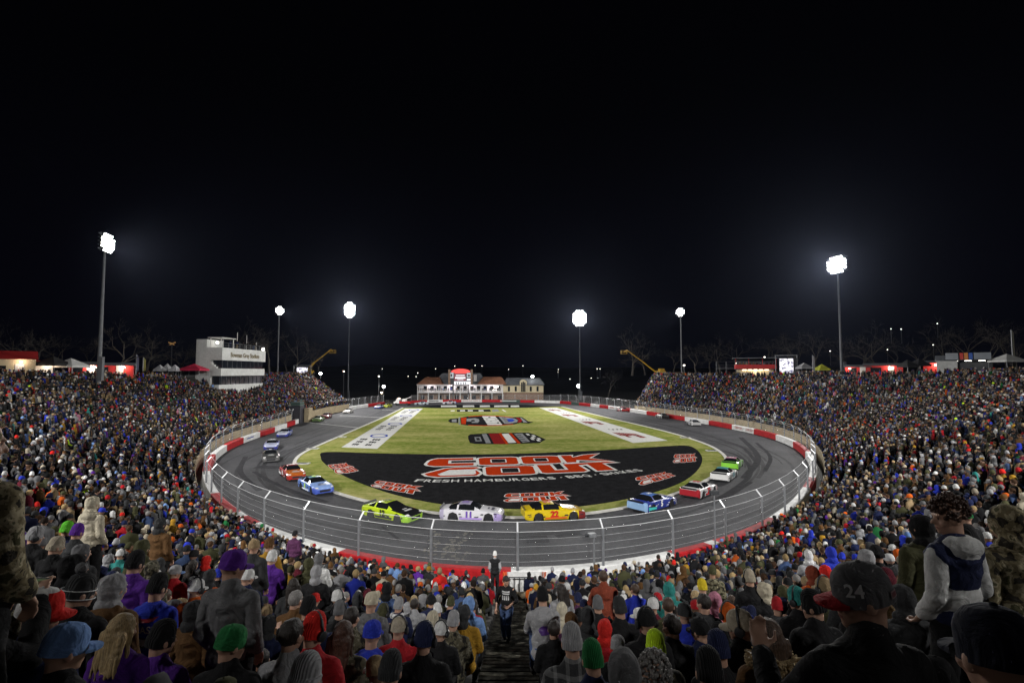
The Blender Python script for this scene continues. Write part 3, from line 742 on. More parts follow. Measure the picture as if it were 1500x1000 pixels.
gs = thing('grandstand', 'concrete stadium seating bowl rising in rows around the track end', 'grandstand', (0, 26, 0))
b = MB(); vs = []
for i in range(NC):
    for r in range(NR):
        a, c = bowl(i, r), bowl(i, r + 1)
        vs += [(a.x, a.y, a.z), (c.x, c.y, a.z)]
    c = bowl(i, NR); vs.append((c.x, c.y, c.z))
K = 2 * NR + 1
fs = [(i * K + k, i * K + k + 1, (i + 1) * K + k + 1, (i + 1) * K + k) for i in range(NC - 1) for k in range(K - 1)]
b.add(vs, fs)
for i in (0, NC - 1):                       # closed ends
    b.add([vs[i * K + k] for k in range(K)] + [(TT[i].x, TT[i].y, -.1), (UU[i].x, UU[i].y, -.1)], [tuple(range(K + 2))])
b.build('seating_terrace', M['concrete'], gs)
rim = MB()                                   # tan concrete wall in front of the first row
ro = UU
for i in range(NC - 1):
    t0 = offset_line(UU, -.35)
    a0, a1, b0, b1 = UU[i], UU[i + 1], t0[i], t0[i + 1]; h0, h1 = a0.z + .35, a1.z + .35
    rim.add([(b0.x, b0.y, -.06), (b1.x, b1.y, -.06), (b0.x, b0.y, h0), (b1.x, b1.y, h1), (a0.x, a0.y, h0), (a1.x, a1.y, h1), (a0.x, a0.y, a0.z - .3), (a1.x, a1.y, a1.z - .3)], [(0, 1, 3, 2), (2, 3, 5, 4), (4, 5, 7, 6)])
rim.build('front_wall', M['tan_wall'], gs)
# timber bench planks, broken by the aisle
AISLE = .62
for r in range(2, NR, 1):
    bb = MB(); side_ = {-1: MB(), 1: MB()}
    for i in range(NC - 1):
        a, c = bowl(i, r + .55), bowl(i + 1, r + .55)
        if a.y > 45 and c.y > 45: continue
        if min(a.x, c.x) < AISLE and max(a.x, c.x) > -AISLE:
            if a.x < -AISLE: c = a.lerp(c, (-AISLE - a.x) / (c.x - a.x))
            elif c.x > AISLE: a = a.lerp(c, (AISLE - a.x) / (c.x - a.x))
            else: continue
        zt = bowl(i, r).z + .42
        d = (bowl(i, r + 1) - bowl(i, r)).normalized(); d.z = 0; d = d.normalized() * .14
        side_[1 if (a.x + c.x) > 0 else -1].add([(a - d).xy.to_3d() + Vector((0, 0, zt)), (c - d).xy.to_3d() + Vector((0, 0, zt)), (c + d).xy.to_3d() + Vector((0, 0, zt)), (a + d).xy.to_3d() + Vector((0, 0, zt)),
                (a - d).xy.to_3d() + Vector((0, 0, zt - .06)), (c - d).xy.to_3d() + Vector((0, 0, zt - .06)), (c + d).xy.to_3d() + Vector((0, 0, zt - .06)), (a + d).xy.to_3d() + Vector((0, 0, zt - .06))],
               [(0, 1, 2, 3), (4, 7, 6, 5), (0, 4, 5, 1), (2, 6, 7, 3)])
    for bb in side_.values():
        if bb.f: bb.build('bench', M['bench'], gs)
st = MB(); ci0 = len(Lside) * 8
for k in range(NR * 2):
    a, c = bowl(ci0, k / 2), bowl(ci0, (k + 1) / 2); z = c.z - .01
    st.box((0, (a.y + c.y) / 2, z - .15), (1.16, abs(a.y - c.y), .30)); st.box((0, a.y - .05, z + .003), (1.16, .09, .012), 0, 1)
st.build('stair', [M['tread'], M['nosing']], gs)

# ------------------------------------------------------------------ land behind the rim, far hills
b = MB(); vs = []
offs = [(0, .05), (6, .0), (60, .3), (220, 6), (700, 40)]
lines = [offset_line(TT, o) for o, _ in offs]
# thin the outer lines so that they fan out cleanly
cx, cy = 0, 80
for i in range(NC):
    base = TT[i]; d = Vector((base.x - cx, base.y - cy - (0 if base.y < 80 else 0), 0))
    if base.y > 70: d = Vector((math.copysign(1, base.x), .10, 0))
    d.normalize()
    for (o, dz) in offs:
        p = base + d * o; vs.append((p.x, p.y, base.z - .12 + (10.65 - base.z) * min(o / 6, 1) + dz))
K2 = len(offs)
b.add(vs, [(i * K2 + k, (i + 1) * K2 + k, (i + 1) * K2 + k + 1, i * K2 + k + 1) for i in range(NC - 1) for k in range(K2 - 1)])
for i in (0, NC - 1):
    d = Vector((math.copysign(1, TT[i].x), .10, 0)).normalized()
    # sloping bank closing the end of each side
    top = [Vector(vs[i * K2 + k]) for k in range(4)]; bot = [p + Vector((0, 22, 0)) for p in top]
    for p in bot: p.z = -.1
    b.add(top + bot, [(k, k + 1, 5 + k, 4 + k) for k in range(3)])
    b.add([UU[i], TT[i], top[0], Vector((UU[i].x, UU[i].y + .5, -.1)), Vector((TT[i].x, TT[i].y + 22, -.1))], [(0, 1, 4, 3)])
struct(b.build('hillside', M['ground']))
b = MB(); vs = []
nx, ny = 60, 14
for j in range(ny):
    for i in range(nx):
        x = -900 + 1800 * i / (nx - 1); y = 300 + 600 * j / (ny - 1)
        h = 20 * (j / (ny - 1)) ** .9 + 8 * noise.noise(Vector((x * .006, y * .006, 3))) * (j > 0)
        vs.append((x, y, max(h, 0) - (.2 if j == 0 else 0)))
b.add(vs, [(j * nx + i, j * nx + i + 1, (j + 1) * nx + i + 1, (j + 1) * nx + i) for j in range(ny - 1) for i in range(nx - 1)])
struct(b.build('far_hills', M['hill'], smooth=True))

# ------------------------------------------------------------------ floodlight masts
LIGHTS = []
def mast(label, u, vb, vl, dist, rows, cols, gap, lamp_r, power, extra=None, spread=118):
    base = at(u[0], vb, dist); top = at(u[1], vl, dist); base.x = top.x; base.y = top.y
    base.z = min(base.z, 9.8) if dist < 150 else -.05
    t = thing('floodlight_mast', label, 'floodlight', base, group='floodlight masts around the track')
    H = top.z
    b = MB(); pts = [Vector((base.x, base.y, z)) for z in (base.z - .5, base.z + (H - base.z) * .45, H + rows * gap / 2)]
    b.tube(pts, [.30 * (1 if dist < 150 else 1.3), .21, .13], 10); b.build('pole', M['pole'], t, smooth=True, angle=60)
    b = MB(); b.box((base.x + .5, base.y - .25, base.z + 2.2), (.55, .45, 3.4)); b.build('control_box', M['pole'], t)
    aim = Vector((0, 85, 0)) - top; az = math.atan2(aim.x, aim.y)
    Rz = Matrix.Rotation(-az, 3, 'Z')
    b = MB()
    for r in range(rows): b.box(top + Vector((0, 0, (r - (rows - 1) / 2) * gap)), (cols * gap * 1.02, .12, .12), 0, 0, Rz)
    for sx_ in (-1, 1): b.box(top + Rz @ Vector((sx_ * cols * gap * .35, .02, 0)), (.1, .1, rows * gap), 0, 0, Rz)
    b.build('crossarm_frame', M['pole'], t)
    tilt = math.atan2(aim.z, aim.xy.length)
    RL = Rz @ Matrix.Rotation(tilt, 3, 'X')          # local +Y looks at the track
    n = 14
    for r in range(rows):
        for c in range(cols):
            if r in (0, rows - 1) and c in (0, cols - 1): continue
            p = top + Rz @ Vector(((c - (cols - 1) / 2) * gap, .35, (r - (rows - 1) / 2) * gap))
            m_ = MB(); prof = [(-.42, lamp_r * .35), (-.30, lamp_r * .7), (0.0, lamp_r), (.06, lamp_r * 1.03)]
            vv = [p + RL @ Vector((rr * math.cos(2 * PI * k / n), y, rr * math.sin(2 * PI * k / n))) for y, rr in prof for k in range(n)]
            ff = [(i * n + k, i * n + (k + 1) % n, (i + 1) * n + (k + 1) % n, (i + 1) * n + k) for i in range(3) for k in range(n)] + [tuple(range(n))]
            m_.add(vv, ff)
            m_.add([p + RL @ Vector((lamp_r * .97 * math.cos(2 * PI * k / n), .02, lamp_r * .97 * math.sin(2 * PI * k / n))) for k in range(n)], [tuple(range(n))], 1)
            m_.build('lamp', [M['dark_metal'], M['lamp_on']], t)
    ld = bpy.data.lights.new('floodlight_beam', 'SPOT'); ld.energy = power; ld.spot_size = math.radians(spread); ld.spot_blend = 1.0
    ld.shadow_soft_size = 1.1; ld.color = (1.0, .985, .96)
    lo = bpy.data.objects.new('floodlight_beam', ld); COL.objects.link(lo)
    tgt = extra or Vector((0, 75, 0)); pos = top + Rz @ Vector((0, .95, 0))
    lo.location = pos; lo.rotation_euler = (tgt - pos).to_track_quat('-Z', 'Y').to_euler()
    return t
PW = 135000
mast('tall floodlight mast behind the concession stands, bank of dazzling lamps', (145, 154), 541, 356, 74, 5, 6, .54, .24, PW * .9)
mast('tall floodlight mast rising behind the row of red huts, dazzling lamp bank', (1236, 1227), 537, 388, 110, 5, 6, .74, .33, PW * 1.3)
mast('slim floodlight mast between the press box and the video screen', (407, 409), 548, 455, 150, 4, 4, .60, .26, PW * 1.9, Vector((-5, 160, 0)))
mast('slim floodlight mast near the yellow boom lift and bare trees', (996, 997), 548, 457, 150, 4, 4, .60, .26, PW * 1.9, Vector((-14, 160, 0)))
mast('far floodlight mast beyond the pit straight end, its lamps the brightest there', (512, 512), 580, 454, 210, 6, 4, 1.05, .48, PW * .8)
mast('far floodlight mast beyond the fieldhouse corner, its lamps the brightest there', (850, 849), 580, 466, 210, 6, 5, 1.05, .48, PW * .8)

def assumed_near_mast(label, x, y):  # assumed masts out of view, added to light near track and cars
    global at
    keep_at = at
    at = lambda u, v, d: Vector((x, y, v))
    t = mast(label, (0, 0), 9.0, 34.0, 10, 5, 6, .66, .29, PW * 1.75, Vector((-x * .1, 86, 0)), 85)
    at = keep_at
assumed_near_mast('assumed unseen floodlight mast behind the camera stand, on the press box side', -44, -16)  # assumed lamp bank outside the frame, lighting the scene from behind
assumed_near_mast('assumed unseen floodlight mast behind the camera stand, on the video screen side', 44, -16)  # second assumed mast, unseen, brightening the camera-side faces of the cars

# ------------------------------------------------------------------ press box tower
def press_box():
    A = Vector((-60.0, 105.5, 0)); Bv = Vector((-60.6, 124, 0)); base = 6.6
    t = thing('press_box', 'pale concrete press box with two dark window bands and stadium name', 'press box', (A.x - 3, (A.y + Bv.y) / 2, base))
    def blk(name, x0, x1, y0, y1, z0, z1, m): 
        b = MB(); b.box(((x0 + x1) / 2, (y0 + y1) / 2, (z0 + z1) / 2), (abs(x1 - x0), abs(y1 - y0), abs(z1 - z0))); return b.build(name, m, t)
    y0, y1 = 105.5, 124.0; xf, xb = -60.2, -62.9
    fr = blk('lower_wall', xb, xf, y0, y1, 5.0, 8.9, M['pale_wall'])
    blk('window_band', xb + .6, xf - .25, y0 + .6, y1 - .15, 8.9, 10.75, M['smoke_glass'])
    blk('balcony_wall', xb, xf + .35, y0, y1, 10.75, 12.3, M['pale_wall'])
    blk('window_band', xb + .6, xf - .1, y0 + .8, y1 - .2, 12.3, 14.0, M['smoke_glass'])
    blk('sign_fascia', xb, xf + .5, y0 - .05, y1, 14.0, 16.6, M['pale_wall'])
    blk('rear_tower', xb - 2.2, xb - .003, y0 - .05, y0 + 6, 4.0, 18.3, M['pale_wall'])
    blk('side_wall', xb, xb + .9, y0 - .03, y0 + .9, 8.9, 14.0, M['pale_wall'])
    for k in range(3): blk('stepped_wall', xb + .9, xf - .7 - k * .45, y0 - .02, y0 + .75, 12.303 + .0 + k * .38, 12.303 + (k + 1) * .38 - .004, M['pale_wall'])
    # mullions
    b = MB()
    for y in np.linspace(y0 + 1.2, y1 - .6, 10):
        b.box((xf - .22, y, 9.82), (.10, .10, 1.84)); b.box((xf - .07, y, 13.15), (.10, .10, 1.69))
    b.build('mullion', M['dark_metal'], t)
    # roof-top camera deck
    b = MB()
    for (x, y) in ((-62.6, 106.2), (-60.4, 106.2), (-62.6, 110.8), (-60.4, 110.8)): b.box((x, y, 17.6), (.12, .12, 2.0))
    b.box((-61.5, 108.5, 18.68), (2.9, 5.6, .16)); b.build('roof_deck_shelter', M['white_wall'], t)
    b = MB()
    for z in (17.1, 17.6):
        b.tube([(xf + .3, y0 + .3, z), (xf + .3, y1 - .2, z)], .03, 5)
    for y in np.linspace(y0 + .4, y1 - .3, 9): b.tube([(xf + .3, y, 16.6), (xf + .3, y, 17.6)], .03, 5)
    b.build('roof_railing', M['galv'], t)
    for (y, z) in ((113.5, 20.3), (117.5, 20.0), (122, 18.6)):
        b = MB(); b.tube([(-61, y, 16.6), (-61, y, z)], .06, 6); b.build('antenna', M['white_wall'], t)
    b = MB(); b.ell((-61.9, 107.4, 17.7), (.28, .28, .28)); b.build('deck_lamp', M['town_lamp'], t)
    b = MB(); b.ell((xf + .2, y1 - .7, 17.0), (.35, .35, .35)); b.build('deck_lamp', M['town_lamp'], t)
    vs, fs = text_mesh('Bowman Gray Stadium', 1.35, .02, .035, .98)
    b = MB(); b.add([Vector((xf + .53 + v.z, (y0 + y1) / 2 + v.x, 15.15 + v.y)) for v in vs], fs); b.build('name_lettering', M['gold'], t)
press_box()

# people-sized canopies
def canopy(name, label, cat, c, w, d, h, col, rz=0, group=None, peak=1.1):
    t = thing(name, label, cat, c, rz, group)
    b = MB()
    b.add([(-w / 2, -d / 2, h), (w / 2, -d / 2, h), (w / 2, d / 2, h), (-w / 2, d / 2, h), (0, 0, h + peak), (-w / 2, -d / 2, h - .3), (w / 2, -d / 2, h - .3), (w / 2, d / 2, h - .3), (-w / 2, d / 2, h - .3)],
          [(0, 1, 4), (1, 2, 4), (2, 3, 4), (3, 0, 4), (0, 5, 6, 1), (1, 6, 7, 2), (2, 7, 8, 3), (3, 8, 5, 0)])
    me = b.mesh('canopy_top', [M['canopy']]); o = link('canopy_top', me, t); o.color = (*col, 1)
    for sx_ in (-1, 1):
        for sy in (-1, 1):
            b = MB(); b.box((sx_ * (w / 2 - .08), sy * (d / 2 - .08), h / 2), (.06, .06, h)); o = link('leg', b.mesh('leg', [M['galv']]), t)
    return t
Gz = 10.6
def onland(u, dist): p = at(u, 545, dist); p.z = Gz; return p
canopy('canopy_tent', 'black pop-up canopy tent with orange glow beside the white gabled hut', 'tent', onland(77, 74), 3.2, 3.2, 2.1, (.012, .012, .012))
canopy('canopy_tent', 'white pop-up canopy tent beside the black tent below the tall mast', 'tent', onland(103, 76), 3.2, 3.2, 1.9, (.55, .55, .53))
for u, lb in ((234, 'white peaked canopy farthest from the red canopy'), (245, 'taller white peaked canopy in the middle of three'), (256, 'white peaked canopy next to the red canopy')):
    canopy('canopy_tent', lb, 'tent', onland(u, 100 if u != 245 else 103), 1.6, 1.6, 1.4, (.45, .45, .47), peak=1.0 if u != 245 else 1.3)
canopy('canopy_tent', 'crimson red canopy tent beside the press box', 'tent', onland(284, 102), 4.2, 3.4, 1.5, (.45, .01, .05))
canopy('canopy_tent', 'black canopy tent nearest the white hut among red huts', 'tent', onland(1347, 93), 2.4, 2.6, 2.3, (.012, .012, .014))
canopy('canopy_tent', 'black canopy tent with pointed top before the red huts', 'tent', onland(1330, 93), 2.0, 2.6, 2.1, (.014, .014, .016))
canopy('canopy_tent', 'white peaked tent at the rim past the sign-topped stall', 'tent', onland(1476, 86), 3.4, 3.4, 2.9, (.60, .60, .58))
canopy('canopy_tent', 'pale grey canopy just past the big video screen', 'tent', onland(1178, 118), 2.6, 2.6, 2.0, (.30, .30, .32))
canopy('canopy_tent', 'yellow-green canopy beside the tall mast on the rim', 'tent', onland(1204, 112), 2.4, 2.4, 1.6, (.40, .42, .03))

def hut(name, label, cat, c, w, d, h, wallm, roofm, rz=0, lamps=(), gable=.9, door=True, lampm='warm_lamp', watt=25):
    t = thing(name, label, cat, c, rz)
    def lk(nm, b, ms): return link(nm, b.mesh(nm, ms), t)
    b = MB(); b.box((0, 0, h / 2), (w, d, h)); lk('wall', b, [wallm])
    b = MB(); e = .25
    b.add([(-w / 2 - e, -d / 2 - e, h), (w / 2 + e, -d / 2 - e, h), (w / 2 + e, d / 2 + e, h), (-w / 2 - e, d / 2 + e, h), (-w / 2 - e, 0, h + gable), (w / 2 + e, 0, h + gable)],
          [(0, 1, 5, 4), (2, 3, 4, 5), (0, 4, 3), (1, 2, 5), (0, 3, 2, 1)]); lk('roof', b, [roofm])
    if door:
        b = MB(); b.box((w * .2, -d / 2 - .03, 1.0), (.95, .06, 2.0)); lk('door', b, [M['white_wall']])
        b = MB(); b.box((-w * .2, -d / 2 - .03, 1.35), (w * .3, .06, .9)); lk('serving_window', b, [M['smoke_glass']])
    for x in lamps:
        b = MB(); b.ell((x, -d / 2 - .22, h * .86), (.16, .16, .14)); lk('wall_lamp', b, [M[lampm]])
        ld = bpy.data.lights.new('wall_lamp_light', 'POINT'); ld.energy = watt; ld.color = (1, .75, .55); ld.shadow_soft_size = .15
        lo = bpy.data.objects.new('wall_lamp_light', ld); COL.objects.link(lo)
        Mx = Matrix.Translation(Vector(c)) @ Matrix.Rotation(rz, 4, 'Z'); lo.location = Mx @ Vector((x, -d / 2 - .6, h * .86))
    return t
R45 = math.radians
hut('gabled_hut', 'white gabled hut with red roof edge at the rim, lamp under its gable', 'hut', onland(12, 72), 5.4, 5, 2.7, M['cream_wall'], M['red_wall'], R45(45), (1.2,), 1.2, watt=60)
hut('concession_hut', 'red concession hut between the white tent and the tall mast', 'hut', onland(124, 84), 4.0, 3, 2.1, M['red_wall'], M['grey_roof'], R45(38), (.5,), .5, watt=120)
hut('concession_hut', 'red concession hut with white door past the tall mast', 'hut', onland(163, 86), 6.0, 3, 2.0, M['red_wall'], M['grey_roof'], R45(34), (-2, 1.8), .5, watt=120)
hut('storage_shed', 'low pale shed between gabled hut and black tent', 'shed', onland(47, 74), 4.4, 3, 2.3, M['pale_wall'], M['red_wall'], R45(42), (1.6,), .3, door=False, watt=90)
hut('concession_hut', 'red hut with wall lamp just past the tall mast on the rim', 'hut', onland(1256, 104), 4.2, 3, 1.9, M['red_wall'], M['grey_roof'], R45(-32), (-1.3,), .5, watt=120)
hut('concession_hut', 'long red hut with bright door beside the black tents', 'hut', onland(1294, 102), 6.2, 3, 2.2, M['red_wall'], M['grey_roof'], R45(-36), (1.0,), .5, watt=120)
hut('concession_hut', 'short red hut squeezed between black tents and white hut', 'hut', onland(1369, 96), 3.2, 3, 2.6, M['red_wall'], M['grey_roof'], R45(-40), (.2,), .5, door=False, watt=140)
hut('gabled_hut', 'small white gabled hut next to the sign-topped stall', 'hut', onland(1388, 92), 2.8, 3, 2.9, M['pale_wall'], M['grey_roof'], R45(-42), (), 1.0, door=False)
def stall():
    c = onland(1419, 90); t = thing('sign_stall', 'dark open stall on the rim with blue, orange and red signs on top', 'stall', c, R45(-43))
    lk = lambda nm, b, ms: link(nm, b.mesh(nm, ms), t)
    b = MB(); b.box((0, 1.4, 1.5), (6.2, .15, 3.0)); b.box((-3.0, 0, 1.5), (.15, 2.6, 3.0)); b.box((3.0, 0, 1.5), (.15, 2.6, 3.0)); lk('wall', b, [M['dark_metal']])
    b = MB(); b.box((0, 0, 3.05), (6.3, 3.0, .1)); lk('roof', b, [M['dark_metal']])
    b = MB(); b.box((0, -1.3, .55), (5.8, .4, 1.1)); lk('counter', b, [M['white_wall']])
    for (x, w_, col) in ((-2.1, 1.7, (.25, .27, .3)), (-.8, .5, (.5, .03, .02)), (-.2, .5, (.6, .2, .03)), (.4, .5, (.03, .1, .4)), (1.9, 2.2, (.22, .24, .27))):
        b = MB(); b.box((x, -1.35, 3.7), (w_, .1, 1.15)); o = lk('sign_panel', b, [M['objpaint']]); o.color = (*col, 1)
    for x in (-1.8, 0, 1.8):
        b = MB(); b.box((x, -.2, 2.9), (.9, .2, .08)); lk('strip_lamp', b, [M['town_lamp']])
stall()

# red suite building by the second screen
def suite():
    c = onland(1106, 134); t = thing('viewing_suite', 'two-storey red viewing suite with lit ground floor and flat roof', 'building', c, R45(-20))
    lk = lambda nm, b, ms: link(nm, b.mesh(nm, ms), t)
    b = MB(); b.box((0, .8, .8), (8.6, 3.4, 1.6)); lk('lower_wall', b, [M['cream_wall']])
    b = MB(); b.box((0, 0, 1.7), (9.6, 5.2, .15)); lk('deck', b, [M['dark_metal']])
    b = MB(); b.box((0, -2.5, 2.3), (9.6, .12, 1.1)); b.box((4.74, 0, 2.3), (.12, 4.9, 1.1)); b.box((-4.74, 0, 2.3), (.12, 4.9, 1.1)); lk('balcony_panel', b, [M['red_wall']])
    for x in (-4.7, -1.6, 1.6, 4.7):
        b = MB(); b.box((x, -2.3, 3.1), (.12, .12, 2.7)); lk('post', b, [M['red_wall']])
    b = MB(); b.box((0, 2.3, 3.1), (9.5, .12, 2.7)); lk('back_wall', b, [M['dark_metal']])
    b = MB(); b.box((0, -.1, 4.55), (10.6, 6.0, .18)); lk('roof', b, [M['grey_roof']])
    for x in (-2.6, -1.3, 0, 1.3, 2.6):
        b = MB(); b.box((x, -1.2, 1.52), (.9, .3, .10)); lk('ceiling_lamp', b, [M['warm_lamp']])
    ld = bpy.data.lights.new('suite_light', 'POINT'); ld.energy = 150; ld.color = (1, .8, .55); lo = bpy.data.objects.new('suite_light', ld); COL.objects.link(lo); lo.location = c + Vector((-.7, -2.0, 1.1))
suite()
def scaffold():
    c = onland(1064, 140); t = thing('camera_platform', 'dark green-grey railed platform beside the red viewing suite', 'platform', c, R45(-18))
    lk = lambda nm, b, ms: link(nm, b.mesh(nm, ms), t)
    b = MB(); b.box((0, 0, 1.9), (5.2, 3, .15)); lk('deck', b, [M['pole']])
    for x in (-2.5, 0, 2.5):
        for y in (-1.4, 1.4):
            b = MB(); b.box((x, y, 1.9), (.1, .1, 3.8)); lk('post', b, [M['pole']])
    b = MB()
    for z in (2.4, 2.9, 3.75): b.tube([(-2.5, -1.4, z), (2.5, -1.4, z)], .04, 5)
    lk('railing', b, [M['pole']])
    b = MB(); b.ell((2.3, -1.6, 3.3), (.22, .22, .22)); lk('deck_lamp', b, [M['town_lamp']])
scaffold()

def screen(label, u0, u1, v0, v1, dist, rz, seed):
    a = at((u0 + u1) / 2, (v0 + v1) / 2, dist); w = (u1 - u0) / F * dist; h = (v1 - v0) / F * dist
    base = Vector((a.x, a.y, Gz)); t = thing('video_screen', label, 'screen', base, rz)
    lk = lambda nm, b, ms: link(nm, b.mesh(nm, ms), t); zc = a.z - Gz
    b = MB()
    for sx_ in (-1, 1):
        for y in (0, .7):
            b.box((sx_ * w * .78, y, (zc + h * .75) / 2), (.12, .12, zc + h * .75))
        for k in range(8):
            z0 = (zc + h * .7) * k / 8; z1 = (zc + h * .7) * (k + 1) / 8
            b.tube([(sx_ * w * .78, 0 if k % 2 else .7, z0), (sx_ * w * .78, .7 if k % 2 else 0, z1)], .035, 4)
    b.box((0, 0, zc + h * .72), (w * 1.62, .12, .12)); b.box((0, .7, zc + h * .72), (w * 1.62, .12, .12)); lk('truss_frame', b, [M['galv']])
    b = MB(); b.box((0, .2, zc), (w * 1.06, .3, h * 1.06)); lk('housing', b, [M['dark_metal']])
    b = MB(); n = 12; R = random.Random(seed)
    m = bpy.data.materials.get('screen_picture')
    if m is None:
        m = bpy.data.materials.new('screen_picture'); m.use_nodes = True; nt = m.node_tree; N = nt.nodes; L = nt.links
        tc = N.new('ShaderNodeTexCoord'); nz = N.new('ShaderNodeTexNoise'); nz.inputs['Scale'].default_value = 1.4; nz.inputs['Detail'].default_value = 5
        cr = N.new('ShaderNodeValToRGB'); e = cr.color_ramp.elements; e[0].position, e[0].color = .38, (.10, .10, .22, 1); e[1].position, e[1].color = .52, (1, .97, 1, 1)
        L.new(tc.outputs['Object'], nz.inputs['Vector']); L.new(nz.outputs['Fac'], cr.inputs['Fac'])
        bs = N['Principled BSDF']; bs.inputs['Base Color'].default_value = (.02, .02, .02, 1); L.new(cr.outputs['Color'], bs.inputs['Emission Color']); bs.inputs['Emission Strength'].default_value = 1.25
    b.quad((-w / 2, .03, zc - h / 2), (w / 2, .03, zc - h / 2), (w / 2, .03, zc + h / 2), (-w / 2, .03, zc + h / 2)); lk('lit_panel', b, [m])
    b = MB()
    for k in range(5): b.box((w * .68, .1, zc + h * (.45 - .2 * k)), (w * .2, .4, h * .17))
    lk('loudspeaker_array', b, [M['dark_metal']])
screen('lit video screen in a truss frame beyond the press box', 435, 450, 538, 551, 165, R45(12), 1)
screen('bright video screen in a truss frame beside the red viewing suite', 1143, 1161, 525, 546, 128, R45(-22), 2)

# boom lifts
def boom(label, u, dist, pts, basket):
    c = onland(u, dist); t = thing('boom_lift', label, 'boom lift', c)
    P = [at(pu, pv, dist) for pu, pv in pts]
    b = MB(); b.box(c + Vector((0, 0, .9)), (2.2, 4.5, 1.0)); b.box(c + Vector((0, -.6, 1.7)), (1.6, 2.4, .9)); b.build('chassis', M['yellow'], t)
    for sx_ in (-1, 1):
        for sy in (-1, 1):
            b = MB(); b.tube([c + Vector((sx_ * 1.15, sy * 1.5, .5)), c + Vector((sx_ * 1.45, sy * 1.5, .5))], .5, 12); b.build('wheel', M['tyre'], t)
    b = MB(); b.tube([c + Vector((0, 0, 2.0)), P[0]], .38, 6); b.build('lower_boom', M['yellow'], t)
    for k, (p, q) in enumerate(zip(P, P[1:])):
        b = MB(); b.tube([p, q], .25 - .05 * k, 6); b.build('boom_section', M['yellow'], t)
    q = at(*basket, dist); b = MB()
    for z in (0, .55, 1.1):
        b.tube([q + Vector((-1, -.5, z)), q + Vector((1, -.5, z)), q + Vector((1, .5, z)), q + Vector((-1, .5, z))], .06, 5, closed=True)
    for sx_ in (-1, 1):
        for sy in (-.5, .5): b.tube([q + Vector((sx_, sy, 0)), q + Vector((sx_, sy, 1.1))], .06, 5)
    b.box(q, (2.0, 1.0, .1)); b.tube([P[-1], q + Vector((0, 0, .5))], .2, 6); b.build('basket', M['yellow'], t)
boom('yellow boom lift raised behind the stand near the press box side', 452, 178, [(460, 531), (472, 522), (485, 511.5)], (487, 517))
boom('yellow boom lift raised behind the stand beside the bare tree', 968, 178, [(962, 546), (942, 530), (918, 512.5)], (914, 518))

